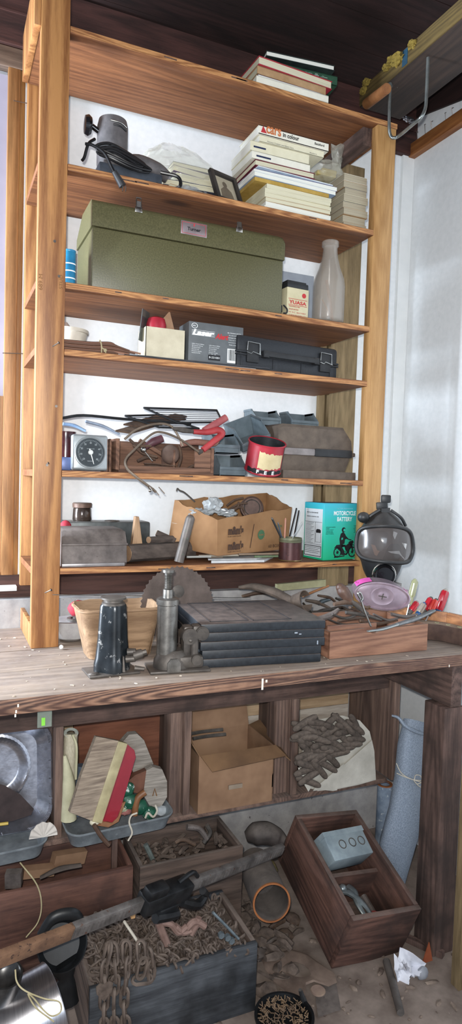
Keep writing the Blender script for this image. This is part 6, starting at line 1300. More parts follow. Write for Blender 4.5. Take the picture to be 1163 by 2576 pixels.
# brushes
M_brs = mat('grey_bristles', '6b5d52', 'a0917f', rough=.9, scale=70, stretch=(.12, 2, 2), bump=.9)
M_brs2 = mat('pale_bristles', '6f6860', 'a29a90', rough=.9, scale=70, stretch=(.12, 2, 2), bump=.9)
# red brush: x across (bristle -> handle), z along its length
O = at(228, 2062, -.455); top_ = at(294, 1862, -.40); ax = (top_-O).normalized(); acr = (at(300, 2085, -.455)-O).normalized()
acr = (acr-ax*acr.dot(ax)).normalized(); fb_ = frame(O, acr, ax); Lb = (top_-O).length
rb = thing('wallpaper_brush', 'long wide brush with a red back and cream band lying across the pan', 'brush', tuple(O)); ROOTM[rb.name] = T(*O)
s = rad(1, O); xb0, xb1 = -62*s, 0
q = MB(); q.loft([[fb_ @ V(p) for p in [(xb0, -.012, -.008*0+.01), (xb0, .012, .01), (.0, .016, 0), (.0, -.016, 0)]], [fb_ @ V(p) for p in [(xb0-.004, -.012, Lb*.5), (xb0-.004, .012, Lb*.5), (0, .016, Lb*.5), (0, -.016, Lb*.5)]], [fb_ @ V(p) for p in [(xb0+.002, -.012, Lb*.98), (xb0+.002, .012, Lb*.98), (0, .016, Lb), (0, -.016, Lb)]]]); part(q, 'bristles', M_brs, rb)
q = MB(); q.b2((-.001, -.019, -.002), (27*s, .019, Lb), fb_, bev=.004); part(q, 'cream_band', mat('cream_band', '8f8563', 'b0a580', rough=.5), rb)
q = MB(); q.prism([(27*s, .006), (55*s, .004), (66*s, .030), (62*s, Lb*.86), (52*s, Lb*.94), (27*s, Lb*.99)], -.015, .015, fb_ @ MX(((1, 0, 0, 0), (0, 0, -1, 0), (0, 1, 0, 0), (0, 0, 0, 1))), bev=.004); part(q, 'red_back', mat('red_lacquer', '7a1622', '941f2d', rough=.3, coat=.3, scale=6), rb)
q = MB(); q.prism([(20*s, -.012), (50*s, -.010), (72*s, .014), (74*s, Lb*.3), (66*s, Lb*.28), (60*s, .022), (27*s, .004)], -.011, .011, fb_ @ MX(((1, 0, 0, 0), (0, 0, -1, 0), (0, 1, 0, 0), (0, 0, 0, 1))), bev=.003); part(q, 'wooden_edge', mat('brush_wood', '6a4429', '8f6343', rough=.5), rb)
q = MB(); q.ball(fb_ @ V((12*s, 0, -.004)), (.018, .014, .012)); part(q, 'cream_cap', mat('cream_cap', 'bdb59c', 'd2cab2', rough=.4), rb)
rod('brush_stick', 'thin brown stick hanging down over the front of the pan', 'stick', [(236, 2075), (255, 2105), (274, 2126)], .0075, mat('brush_wood2', '453228', '5f4739', rough=.6), -.478, 8, 2)
def masonry(label, poly_b, poly_h, Y0, th=.03):
    o = thing('flat_brush', label, 'brush', tuple(at(*poly_b[0], Y0)), group='grey bristled brushes in the pan')
    for nm, pl, mt, t_ in [('bristles', poly_b, M_brs2, th), ('handle', poly_h, mat('dark_brush_handle', '4c3026', '6f4a3a', rough=.5), th*.8)]:
        q = MB(); q.loft([[at(x, y, Y0) for x, y in pl], [at(x, y, Y0)+V((0, t_, 0)) for x, y in pl]]); part(q, nm, mt, o)
    return o
masonry('large grey bristled brush leaning in the right back of the pan', [(305, 1870), (325, 1848), (345, 1846), (362, 1862), (386, 1922), (340, 1952), (315, 1905)], [(316, 1906), (340, 1953), (328, 1968), (308, 1960), (300, 1920)], -.31)
masonry('smaller grey bristled brush with a nail hook nearest the cubby divider', [(368, 1938), (385, 1930), (408, 1936), (420, 1965), (420, 2005), (405, 2030), (378, 2030), (360, 2000)], [(368, 1938), (360, 2000), (330, 1992), (318, 1968), (340, 1950)], -.37)
rod('wire_hook', 'orange wire hook lying on the smaller grey brush', 'hook', [(384, 2002), (389, 1984), (394, 2002)], .0018, mat('copper_wire', '8b5a2e', 'a9743f', metal=.6, rough=.4), -.378, 6, 1)
q = MB()
for k, (a, r_) in enumerate([((318, 1985), .028), ((325, 2015), .032), ((350, 2030), .030), ((375, 2045), .026)]): q.ball(at(a[0], a[1], -.385), (r_, .022, r_*.9), jit=.08, sub=3, seed=k)
gv = tag(q.build('green_glove', mat('green_glove', '12402f', '1f5a44', rough=.5, scale=14, speck='b9c4bd', speck_amt=.60)), 'dark green rubber glove spotted with white in the pan', 'glove')
rod('brown_grip', 'orange brown wooden grip crossing the green glove', 'grip', [(365, 1992), (345, 2010), (338, 2050)], [.012, .012, .012], mat('brush_wood', '', ''), -.40, 10)
rod('twine_loop', 'piece of white twine hanging over the rim of the brush pan', 'twine', [(345, 2045), (330, 2052), (325, 2070), (332, 2095), (322, 2115)], .0032, mat('white_twine', 'b0a898', 'cfc8ba', rough=.9), -.478, 6)
rod('knotted_string', 'white cord knotted at the right of the green glove', 'cord', [(365, 2058), (372, 2045), (385, 2055), (395, 2040), (390, 2025)], .004, mat('white_twine', '', ''), -.41, 6)
for k, (a, r_, c1, lb) in enumerate([((270, 2050), .03, '8d8c6c', 'crumpled yellowish cloth under the red brush'), ((300, 2030), .028, '9a9c80', 'pale green cloth wad beside the red brush'), ((315, 2040), .02, '8c5a55', 'small pink cloth wad beside the glove'), ((405, 2040), .024, '9aa0a4', 'pale grey rag at the right end of the pan')]):
    q = MB(); q.ball(at(a[0], a[1], -.375), (r_*1.2, r_*.8, r_*.7), jit=.12, sub=3, seed=k+20); tag(q.build('cloth_wad', mat('cloth_'+c1, c1, None, rough=.85)), lb, 'cloth')
# cardboard box in the third cubby
M_cb = mat('brown_cardboard', '745741', '93745a', rough=.8, scale=7, bump=.08, detail=3, speck='5f4735', speck_amt=.74); M_cbin = mat('cardboard_inner', '5b432e', '7a5c40', rough=.85, scale=7)
Yc0 = -.405; a = at(500, 2030, Yc0); b_ = at(685, 2000, Yc0); zt_ = at(590, 1890, Yc0).z
cb = thing('cardboard_box', 'open brown cardboard box with drooping flaps in the third cubby', 'box', ((a.x+b_.x)/2, Yc0, ZS)); x0, x1 = a.x, b_.x; Zc = ZS+.001; d_ = .23
def cq(a, b_, c, d, nm, mt=M_cb, th=.004, lab=None): return quad(a, b_, c, d, nm, mt, th, cb, lab)
cq((x0, Yc0, Zc), (x1, Yc0, Zc), (x1, Yc0, zt_), (x0, Yc0, zt_), 'front_panel'); cq((x0, Yc0+d_, Zc), (x1, Yc0+d_, Zc), (x1, Yc0+d_, zt_), (x0, Yc0+d_, zt_), 'rear_panel')
cq((x0, Yc0, Zc), (x0, Yc0+d_, Zc), (x0, Yc0+d_, zt_), (x0, Yc0, zt_), 'side_panel'); cq((x1, Yc0, Zc), (x1, Yc0+d_, Zc), (x1, Yc0+d_, zt_), (x1, Yc0, zt_), 'side_panel')
cq((x0, Yc0, zt_), (x1+.005, Yc0, zt_), (x1+.03, Yc0-.045, zt_-.028+.0), (x0+.03, Yc0-.045, zt_-.045), 'flap', M_cbin, lab='front flap hanging forward')
cq((x1, Yc0, zt_), (x1, Yc0+d_, zt_), (x1+.045, Yc0+d_-.01, zt_-.0+.02), (x1+.06, Yc0-.03, zt_-.055), 'flap', M_cbin)
cq((x0, Yc0+d_, zt_), (x1, Yc0+d_, zt_), (x1-.01, Yc0+d_+.02, zt_+.115), (x0+.01, Yc0+d_+.02, zt_+.115), 'flap', M_cb, lab='rear flap standing up'); cq((x0, Yc0, zt_), (x0, Yc0+d_, zt_), (x0-.015, Yc0+d_, zt_+.1), (x0-.022, Yc0+.02, zt_+.04), 'flap', M_cbin)
q = MB(); c = at(592, 1978, Yc0-.003); q.b2((c.x-.028, Yc0-.006, c.z-.008), (c.x+.028, Yc0-.001, c.z+.008), rotm(0, 0, 0)); part(q, 'torn_label', mat('grey_torn', '7d6f60', '958675'), cb)
for k, (y, z_) in enumerate([(.16, .004), (.19, .012)]):
    q = MB(); q.tube([(x0+.03, Yc0+y, zt_-.002+z_), (x0+.09, Yc0+y+.01, zt_-.004+z_), (x0+.17, Yc0+y, zt_-.002+z_)], .007, 6, 3); tag(q.build('pipe_piece', M_iron), ['front', 'rear'][k]+' dark iron piece lying in the cardboard box', 'iron piece')
# canvas sack with burnt corn cobs
M_can = mat('white_canvas', 'a8a49a', 'c9c5ba', rough=.85, scale=12, bump=.12, speck='7a6a58', speck_amt=.72)
sk = thing('canvas_sack', 'off-white canvas sack rolled open in the right cubby', 'sack', tuple(at(850, 1980, -.40))); Yk = -.40
outl = [(752, 1935), (765, 1870), (790, 1812), (860, 1800), (905, 1812), (930, 1840), (942, 1890), (946, 1962), (900, 1975), (850, 1985), (800, 1990), (770, 1980)]
q = MB(); q.loft([[at(x, y, Yk+.14) for x, y in outl], [at(x, y, Yk+.05) for x, y in outl], [at(822+(x-822)*1.0, y, Yk-.005) for x, y in outl]]); part(q, 'sack', M_can, sk)
q = MB(); pl = [(752, 1935), (780, 1990), (850, 1930), (905, 1895), (935, 1868), (942, 1890), (946, 1966), (870, 1978), (785, 1992)]
q.loft([[at(x, y, Yk-.03) for x, y in [(786, 1990), (868, 1922), (936, 1862), (942, 1890), (945, 1962), (870, 1980)]], [at(x, y, Yk-.008) for x, y in [(786, 1990), (868, 1922), (936, 1862), (942, 1890), (945, 1962), (870, 1980)]]]); part(q, 'front_fold', M_can, sk)
q = MB(); q.loft([[at(x, y, Yk-.036) for x, y in [(790, 1985), (866, 1920), (848, 1988), (838, 1990)]], [at(x, y, Yk-.031) for x, y in [(790, 1985), (866, 1920), (848, 1988), (838, 1990)]]]); part(q, 'turned_corner', M_can, sk)
q = MB(); q.loft([[at(x, y, Yk-.03) for x, y in [(750, 1930), (757, 1936), (782, 1982), (776, 1992), (752, 1950)]], [at(x, y, Yk-.01) for x, y in [(750, 1930), (757, 1936), (782, 1982), (776, 1992), (752, 1950)]]]); part(q, 'left_fold', M_can, sk)
M_cob = mat('dusty_cob', '3f3732', '655a51', rough=.95, scale=60, bump=.8, dust=.3)
rd = random.Random(12); cobs = []
base = thing('charred_cob', 'charred cob', 'cob', (0, 0, 0)); q = MB()
q.tube([(-.055, 0, 0), (-.04, 0, .001), (0, 0, .003), (.04, 0, .001), (.055, 0, 0)], [.007, .0125, .0135, .012, .006], 12, 4); part(q, 'cob', M_cob, base, local=True)
first = True; idx = 0
cells = []
for row in range(12):
    y = 1818+13.5*row; xr0, xr1 = 752, 912-(0 if row < 4 else (row-3)*15)
    n = max(1, int((xr1-xr0)/31))
    for k in range(n): cells.append((xr0+(k+.5)*(xr1-xr0)/n, y))
for k, (x, y) in enumerate(cells):
    o = base if first else copy_tree(base); first = False
    P_ = at(x+rd.uniform(-4, 4), min(y+rd.uniform(-3, 3), 1968), Yk-.026-.016*rd.random())
    place(o, P_, (rd.uniform(-.2, .2), rd.uniform(-.5, .9), rd.uniform(-.5, .5)), 'dusty charred cob heaped in the open canvas sack', 'charred cobs in the canvas sack')
# tall tin behind, under the rack
c = at(967, 2000, -.33); tn = thing('tall_tin', 'tall blue sided tin with an orange rusty top under the right end of the rack', 'tin', (c.x, -.33, FL)); hT = at(967, 1972, -.33).z-FL
q = MB(); q.lathe([(0, 0), (.032, 0), (.032, hT), (.028, hT), (.028, .01), (0, .01)], 28); part(q, 'body', mat('blue_white_tin', '5b6b80', '8f9dae', rough=.4, speck='b8c0c6'), tn, local=True)
q = MB(); q.lathe([(.022, hT-.004), (.033, hT-.003), (.033, hT+.002), (.022, hT+.001)], 28); part(q, 'rusty_rim', mat('orange_rust', '6f3f20', '9a5f33', rough=.8), tn, local=True)
# rolled window screen behind the leg
M_scr = mat('blue_grey_mesh', '6b7684', '8f9aa8', rough=.6, scale=260, bump=.3, metal=.2, detail=2)
rs_ = thing('screen_roll', 'tall blue grey roll of mesh screen tied with string behind the bench leg', 'roll', tuple(at(985, 2230, -.58)))
q = MB(); ctr = [(1046, 1815, 34), (1040, 1870, 44), (1034, 1950, 46), (1022, 2030, 50), (1003, 2110, 54), (990, 2180, 46), (985, 2250, 30), (985, 2330, 26)]
secs = []
rd = random.Random(3)
for i, (x, y, r_) in enumerate(ctr):
    c = at(x, y, -.57); rr_ = rad(r_, c); secs.append([V((c.x+rr_*math.cos(a)*(1+.03*math.sin(5*a+i)), c.y+rr_*.6*math.sin(a), c.z+(.022*math.cos(a+2.6) if i == 0 else 0))) for a in [2*PI*k/36 for k in range(36)]])
q.loft(secs, cap=False)
c = at(1046, 1822, -.57); q.loft([secs[0], [V((c.x+(p.x-c.x)*.8, c.y+(p.y-c.y)*.8, p.z-.004)) for p in secs[0]], [V((c.x+(p.x-c.x)*.78, c.y+(p.y-c.y)*.78, p.z-.12)) for p in secs[0]]], cap=False); q.mi = 0
part(q, 'mesh', M_scr, rs_)
q = MB(); q.tube([at(986, 1800, -.57), at(1003, 1806, -.59), at(1020, 1826, -.61), at(1045, 1840, -.62), at(1070, 1848, -.62)], [.004, .007, .008, .006], 8, 5); part(q, 'folded_hem', M_scr, rs_)
q = MB(); q.tube([at(997, 1920, -.605), at(1010, 1945, -.615), at(1035, 1960, -.62), at(1062, 1964, -.62)], .0018, 6, 5); q.tube([at(1043, 1958, -.62), at(1046, 1950, -.625), at(1058, 1952, -.625), at(1062, 1966, -.625), at(1050, 1972, -.625), at(1042, 1964, -.625)], .0018, 6, 5, True); q.tube([at(1045, 1968, -.62), at(1052, 1976, -.62), at(1062, 1982, -.62)], .0018, 6, 3); q.tube([at(998, 1945, -.605), at(1020, 1955, -.62), at(1060, 1968, -.62)], .0018, 6, 3); part(q, 'string', mat('white_twine', '', ''), rs_)
# ================================================================ on the floor
M_wb = wood('old_box_wood', '3f2b25', '6c4d42', 'X', rough=.75, dust=.3, bump=.35, stain='2f2421'); M_wbY = wood('old_box_wood', '3f2b25', '6c4d42', 'Y', rough=.75, dust=.3, bump=.35, stain='2f2421')
M_wbg = wood('grey_box_wood', '3a302b', '625249', 'X', rough=.85, dust=.4, bump=.35); M_wbgY = wood('grey_box_wood', '3a302b', '625249', 'Y', rough=.85, dust=.4, bump=.35)
def crate(o, w, d, h, t, mx, my, bottom=True, names=('front_board', 'rear_board', 'end_board')):
    for lo, hi, mt, nm in [((-w/2, -d/2, 0), (w/2, -d/2+t, h), mx, names[0]), ((-w/2, d/2-t, 0), (w/2, d/2, h), mx, names[1]), ((-w/2, -d/2+t+.0005, 0), (-w/2+t, d/2-t-.0005, h), my, names[2]), ((w/2-t, -d/2+t+.0005, 0), (w/2, d/2-t-.0005, h), my, names[2]), ((-w/2+t, -d/2+t, 0), (w/2-t, d/2-t, t), mx, 'bottom')]:
        q = MB(); q.b2(lo, hi, bev=.0015); part(q, nm, mt, o, local=True)
def heap(name, label, cat, x0, x1, y0, y1, z0, n, mt, rd, rmax=.02, L=.07, root=None, kind='stuff'):
    q = MB()
    for k in range(n):
        x, y, z_ = rd.uniform(x0, x1), rd.uniform(y0, y1), z0+rd.uniform(0, .025); r_ = rd.uniform(.004, rmax); a = rd.uniform(0, PI); l = rd.uniform(.3, 1)*L
        d_ = V((math.cos(a), math.sin(a), rd.uniform(-.3, .3)))*l/2; c = V((x, y, z_))
        if k % 3 == 2 and kind: q.box((0, 0, 0), (l*.8, r_*1.6, r_*.5), T(*c) @ rotm(rd.uniform(-.4, .4), rd.uniform(-.4, .4), a))
        elif k % 3: q.tube([c-d_, c+V((0, 0, rd.uniform(0, .01))), c+d_], [r_*.7, r_, r_*.5], 6, 2)
        else: q.ball(c, (r_*1.5, r_, r_), rotm(0, 0, a), 1, .25, k)
    return tag(q.build(name, mt), label, cat, None, kind)
rd = random.Random(21)
M_jnk = mat('dusty_junk', '3d332d', '6c5e54', rough=.9, scale=30, bump=.5, speck='8a7a6c', speck_amt=.7)
# tilted crate (pose solved from its eight corners)
k_ = .979; L_ = CAM + (V((1.124, -.546, -1.037))-CAM)*k_
tc = thing('tilted_crate', 'heavy dark wooden crate tipped on its side with a divider, bottom right', 'crate', L_, (.353, .115, .026)); w_, d_, h_ = .295*k_, .451*k_, .231*k_
crate(tc, w_, d_, h_, .019, M_wb, M_wbY)
q = MB(); q.b2((-w_/2+.0195, -.012, .02), (w_/2-.0195, .004, h_*.72)); part(q, 'divider', M_wb, tc, local=True)
def loc_in(root, v): return ROOTM[root.name] @ V(v)
M_eb = mat('grey_enamel_box', '7f8d94', 'a3b0b5', rough=.4, metal=.2, scale=14, bump=.1, speck='3d3a36', speck_amt=.68, detail=5)
eb = thing('electrical_box', 'pale grey metal electrical box with knockouts inside the tilted crate', 'electrical box', loc_in(tc, (.0, .080, h_*.86)), (R(-52), .12, .16))
q = MB(); q.b2((-.098, -.046, -.055), (.098, .046, .048), bev=.004); part(q, 'box', M_eb, eb, local=True)
for k, x in enumerate((-.03, .02, .066)):
    q = MB(); q.lathe([(.0135, 0), (.0165, 0), (.0165, .0012), (.0135, .0012)], 24, T(x, -.0462, .0-.004) @ rotm(PI/2, 0, 0)); part(q, 'knockout', M_iron, eb, local=True)
q = MB(); q.b2((-.1005, -.048, .030), (.1005, .048, .049)); part(q, 'lid_flange', M_eb, eb, local=True)
pl = thing('pliers', 'grey steel pliers lying in the lower compartment of the tilted crate', 'pliers', loc_in(tc, (.0, -.12, .06)))
F_ = lambda x, y, z_: loc_in(tc, (x, y, z_))
q = MB(); q.tube([F_(-.035, -.035, .115), F_(-.01, -.05, .12), F_(.02, -.10, .12), F_(.035, -.16, .11)], [.012, .016, .011, .008], 10, 5, flat=.7); part(q, 'handle', mat('bright_tool_steel', '6e7678', '98a0a3', rough=.35, metal=.7), pl)
q = MB(); q.tube([F_(.0, -.02, .115), F_(.005, -.05, .122), F_(-.0, -.10, .115), F_(.02, -.17, .10)], [.014, .016, .010, .007], 10, 5, flat=.7); part(q, 'handle', mat('bright_tool_steel', '', ''), pl)
q = MB(); q.ball(F_(-.03, -.028, .12), .016, sub=3, jit=.04); part(q, 'jaw', mat('bright_tool_steel', '', ''), pl)
for k, (a, b_, r_, mt, lb) in enumerate([((-.06, -.05, .08), (-.02, -.16, .07), .014, M_rust, 'rusty bar left of the pliers'), ((.07, -.04, .08), (.08, -.15, .07), .013, M_oldtin, 'brown tool right of the pliers'), ((.075, -.11, .08), (.055, -.15, .07), .017, mat('red_tool', '6d2a28', '8a3a36'), 'faded red grip right of the pliers'), ((-.08, -.12, .06), (.02, -.185, .05), .015, M_oldtin, 'dusty bar at the lower end of the tilted crate'), ((-.06, -.03, .07), (-.045, -.035, .10), .016, M_rust, 'round rusty cap at the upper left of the pliers')]):
    q = MB(); q.tube([F_(*a), (F_(*a)+F_(*b_))/2, F_(*b_)], [r_, r_, r_*.7], 8, 3); tag(q.build('crate_tool', mt), lb, 'tool')
# row of boxes below the cubbies
Yr = -.53
a, b_ = at(12, 2240, Yr), at(335, 2186, Yr); zt_ = (a.z+b_.z)/2; zb_ = at(335, 2330, Yr).z
w_ = b_.x-a.x+.10
rdb = thing('red_wood_box', 'reddish open wooden box on a plank box below the left cubbies', 'box', ((a.x-.10+b_.x)/2, Yr+.12, zb_), 0); M_rw = wood('red_box_wood', '432c26', '6c4b3f', 'X', rough=.7, stain='33231f'); M_rwY = wood('red_box_wood', '432c26', '6c4b3f', 'Y', rough=.7)
crate(rdb, w_, .24, zt_-zb_, .014, M_rw, M_rwY)
for k, (x, l, h_) in enumerate([(-.12, .05, .05), (-.04, .10, .03), (.06, .12, .045)]):
    q = MB(); q.box((0, 0, 0), (l, .03, h_)); o = q.build('cardboard_scrap', M_cb if k != 0 else M_oldtin); o.location = (rdb.location.x+x, Yr+.08+.03*k, zt_-.03); o.rotation_euler = (.1, .1*k, .3*k-.3); tag(o, ['left grey', 'middle dark', 'right brown'][k]+' scrap sticking out of the reddish box', 'scrap')
q = MB(); q.tube([(rdb.location.x-.04, Yr+.06, zt_-.01), (rdb.location.x+.02, Yr+.05, zt_+.012), (rdb.location.x+.09, Yr+.05, zt_+.01)], [.01, .016, .012], 8, 4, flat=.4); tag(q.build('curved_bark', M_bark), 'curved dark bark strip lying on the front of the reddish box', 'bark')
lb_ = thing('brown_plank_box', 'brown plank box on the floor carrying the reddish box', 'box', (rdb.location.x+.02, Yr+.12, FL), 0); crate(lb_, w_*.98, .22, zb_-FL-.001, .016, M_wb, M_wbY)
a, b_ = at(352, 2190, Yr), at(612, 2122, Yr); zt_ = (a.z+b_.z)/2; w_ = b_.x-a.x
mb2 = thing('grey_wood_box', 'dusty wooden box of rusty parts behind the chain box', 'box', ((a.x+b_.x)/2, Yr+.115, FL), .0); crate(mb2, w_, .23, zt_-FL, .014, M_wbg, M_wbgY)
heap('rusty_parts', 'heap of small rusty parts filling the dusty wooden box', 'metal parts', (a.x+.025), b_.x-.025, Yr+.03, Yr+.20, zt_-.045, 90, M_jnk, rd, .010, .06)
for k, pp in enumerate([[(366, 2125), (378, 2150), (390, 2178)], [(440, 2120), (460, 2112), (490, 2125)], [(470, 2080), (500, 2085), (520, 2110)], [(520, 2075), (528, 2095), (512, 2120)]]): rod('bent_fitting', ['pale pipe piece', 'brown elbow piece', 'curved rusty bracket', 'half ring clamp'][k]+' sticking out of the dusty wooden box', 'fitting', pp, [.009, .007, .010, .008][k], [mat('greenish_pipe2', '5c6460', '858d88', rough=.5, metal=.4), M_rust, M_oldtin, M_iron][k], Yr+.07)
q = MB(); q.b2((.29, -.38, FL), (.31, -.37, -.70)); 
tag(q.build('upright_board', M_old), 'dark board standing between the reddish and the dusty box', 'board')
# chain box
Ych = -.845; a, b_ = at(228, 2408, Ych), at(648, 2372, Ych); zt_ = b_.z; w_ = b_.x-a.x
cb_ = thing('chain_box', 'dark painted wooden box heaped with rusty chain at the front', 'box', ((a.x+b_.x)/2, Ych+.145, FL), -.0); M_dp = wood('dark_painted_wood', '26282c', '4d5054', 'X', rough=.6, stain='17181a', bump=.2, rings=.3)
M_dpY = wood('dark_painted_wood', '26282c', '4d5054', 'Y', rough=.6, bump=.2)
crate(cb_, w_, .29, zt_-FL, .016, M_dp, M_wbgY)
M_chain = mat('rusty_chain', '40352f', '6f6157', rough=.75, metal=.25, scale=40, bump=.3, dust=.2)
def linkmesh(): 
    q = MB(); q.tube([(.006*math.cos(t)*1.0, 0, .009*math.sin(t)+(.006 if math.sin(t) > 0 else -.006)) for t in [2*PI*k/12 for k in range(12)]], .0026, 6, 1, True); return q
lk = linkmesh().build('link', M_chain, cu); lm = lk.data; bpy.data.objects.remove(lk)
rd = random.Random(33)
# the heap of chain: one tangle
q = MB(); n = 0
for k in range(620):
    x = rd.uniform(a.x+.02, b_.x-.03); y = rd.uniform(Ych+.01, Ych+.265); z_ = zt_-.02+.05*math.sin(min(1, max(0, (b_.x-.1-x)/.35))*PI/2)*rd.random()+rd.uniform(0, .012)
    sc2 = rd.uniform(1, 1.7); m_ = T(x, y, z_) @ rotm(rd.uniform(0, PI), rd.uniform(0, PI), rd.uniform(0, PI)) @ MX.Scale(sc2, 4)
    t_ = bmesh.new(); t_.from_mesh(lm); q._merge(t_, m_)
q.b2((a.x+.018, Ych+.017, zt_-.06), (b_.x-.018, Ych+.27, zt_-.02))
tag(q.build('chain_heap', M_chain), 'tangled heap of rusty chain filling the dark box', 'chain', None, 'stuff')
def chain(label, pts, sc2=2.0, closed=False):
    P = smooth_path(pts, 8); Ls = [0]
    for p, q_ in zip(P, P[1:]): Ls.append(Ls[-1]+(q_-p).length)
    o = thing('hanging_chain', label, 'chain', tuple(P[-1]), group='chains hanging over the dark box'); st = .021*sc2; d_ = 0; i = 0; k = 0; M0 = ROOTM[o.name].inverted()
    while d_ < Ls[-1]:
        while i < len(P)-2 and Ls[i+1] < d_: i += 1
        u = (d_-Ls[i])/max(1e-6, Ls[i+1]-Ls[i]); c = P[i].lerp(P[i+1], u); dr = (P[i+1]-P[i]).normalized()
        lo = bpy.data.objects.new('link', lm); COL.objects.link(lo); lo.parent = o
        mm_ = dr.to_track_quat('Z', 'Y').to_matrix().to_4x4() @ rotm(0, 0, (PI/2 if k % 2 else 0)+.4) @ MX.Scale(sc2, 4); lo.matrix_local = M0 @ T(*c) @ mm_; d_ += st; k += 1
    return o
Yh = Ych-.012
chain('leftmost chain hanging down over the front of the dark box', [at(270, 2400, Yh+.012), at(262, 2440, Yh), at(262, 2520, Yh), at(262, 2600, Yh)])
chain('second chain from the left hanging over the dark box', [at(285, 2400, Yh+.012), at(290, 2450, Yh-.004), at(286, 2530, Yh), at(290, 2600, Yh)])
chain('third chain from the left hanging over the dark box', [at(318, 2395, Yh+.012), at(320, 2440, Yh), at(312, 2520, Yh), at(318, 2600, Yh)])
chain('short looped chain hanging furthest right on the dark box', [at(355, 2395, Yh+.012), at(358, 2430, Yh), at(350, 2462, Yh), at(368, 2462, Yh), at(380, 2450, Yh), at(376, 2395, Yh)])
q = MB(); c = at(262, 2490, Yh-.014); q.prism([(0, -.032), (.022, -.004), (.024, .016), (.012, .024), (0, .018), (-.012, .024), (-.024, .016), (-.022, -.004)], 0, .004, T(*c) @ rotm(PI/2, 0, 0)); tag(q.build('heart_plate', M_chain), 'heart shaped rusty plate on the leftmost hanging chain', 'plate')
for k, (pp, r_) in enumerate([([(398, 2318), (408, 2345), (420, 2375)], .012), ([(405, 2320), (430, 2325), (448, 2345), (470, 2330)], .010), ([(470, 2335), (490, 2318), (515, 2330)], .011), ([(480, 2350), (495, 2325), (500, 2308)], .010), ([(440, 2330), (460, 2345), (480, 2340)], .010)]):
    rod('chain_hook', ['pinkish chain hook pointing down left', 'long S shaped chain hook in the middle', 'rightmost pinkish chain hook lying on the heap', 'upright chain hook behind the others', 'small chain hook in the centre of the heap'][k], 'hook', pp, r_, mat('pinkish_iron', '6a5148', '947a70', rough=.7, metal=.2, bump=.3), Ych+.07)
rod('white_rope_end', 'short twisted white rope on the chain heap', 'rope', [(312, 2318), (330, 2345), (350, 2375)], .004, mat('white_twine', '', ''), Ych+.02, 6)
q = MB(); q.box(at(334, 2302, Ych+.09), (.014, .012, .018), bev=.003); tag(q.build('yellow_scrap', mat('tan_scrap', 'a87f52', 'c39a6c')), 'small tan scrap behind the chain heap', 'scrap')
rod('long_bolt', 'long bolt lying in the right corner of the chain box', 'bolt', [(535, 2295), (570, 2330), (600, 2362)], .0045, mat('greyblue_bolt', '5f6a70', '88949a', metal=.6, rough=.4), Ych+.03, 8, 1)
for k, a_ in enumerate([(556, 2352), (582, 2366), (572, 2358)]): q = MB(); q.cyl(at(*a_, Ych+.02)-V((0, .006, 0)), at(*a_, Ych+.02)+V((0, .006, 0)), .010, .010, 6); tag(q.build('hex_nut', mat('greyblue_bolt', '', '')), ['left', 'right', 'middle'][k]+' hexagon nut in the right corner of the chain box', 'nut')
# high lift jack bar
hj = thing('rack_jack', 'long rusty toothed jack bar with a black lifting head lying across the boxes', 'rack jack', tuple(at(355, 2270, -.93)))
A, B = at(-40, 2428, -1.06), at(708, 2136, -.60); fj = frame(A, B-A, (0, -.35, 1)); L = (B-A).length; s = rad(1, (A+B)/2)
def upx(px): 
    """distance along the bar for a pixel column"""
    best = min(range(400), key=lambda i: abs((lambda P: 581+FPX*((P-CAM).dot(AR))/((P-CAM).dot(AF)))(A.lerp(B, i/399))-px)); return L*best/399
hw_ = .020
M_rs = mat('orange_rust_bar', '4f382a', '7f5f47', rough=.8, scale=22, bump=.4, speck='3b2a22', speck_amt=.6); M_gs = mat('grey_bar', '4e4a48', '7d7875', rough=.5, metal=.4, scale=22, bump=.3, speck='5f3a26', speck_amt=.63)
q = MB(); q.b2((0, -hw_*.5, -hw_), (upx(178), hw_*.5, hw_), fj, bev=.002); part(q, 'rusty_bar_end', M_rs, hj, label='orange rusted end of the bar')
q = MB(); q.b2((upx(178)+.0005, -hw_*.5, -hw_), (L, hw_*.5, hw_), fj, bev=.002); bar = part(q, 'bar', M_gs, hj)
q = MB(); x = upx(182)
while x < L-.01:
    if not (upx(352) < x < upx(490)): q.b2((x, -hw_*.62, -hw_*.55), (x+.007, -hw_*.5, hw_*.55), fj)
    x += .0145
part(q, 'teeth', M_gs, hj, bar)
M_bi = mat('black_iron', '121315', '2c2d2f', rough=.45, metal=.4, scale=25, bump=.3)
q = MB(); q.b2((upx(352), -.030, -.026), (upx(470), .026, .030), fj, bev=.008); q.b2((upx(395), -.034, -.052), (upx(440), .0, -.02), fj, bev=.006); q.b2((upx(350), -.028, .025), (upx(400), .012, .058), fj, bev=.008); part(q, 'lifting_head', M_bi, hj)
q = MB(); q.tube([fj @ V((upx(455), -.02, -.03)), fj @ V((upx(480), -.024, -.05)), fj @ V((upx(505), -.024, -.066)), fj @ V((upx(520), -.02, -.045)), fj @ V((upx(505), -.02, -.02))], [.014, .016, .015, .010, .012], 8, 5); part(q, 'hook', M_bi, hj)
q = MB(); q.tube([fj @ V((upx(385), -.032, -.035)), fj @ V((upx(420), -.034, -.045)), fj @ V((upx(440), -.034, -.05))], .016, 8, 3); q.tube([fj @ V((upx(440), 0, .03)), fj @ V((upx(470), 0, .05)), fj @ V((upx(490), 0, .025))], .007, 8, 3); part(q, 'lever', M_bi, hj)
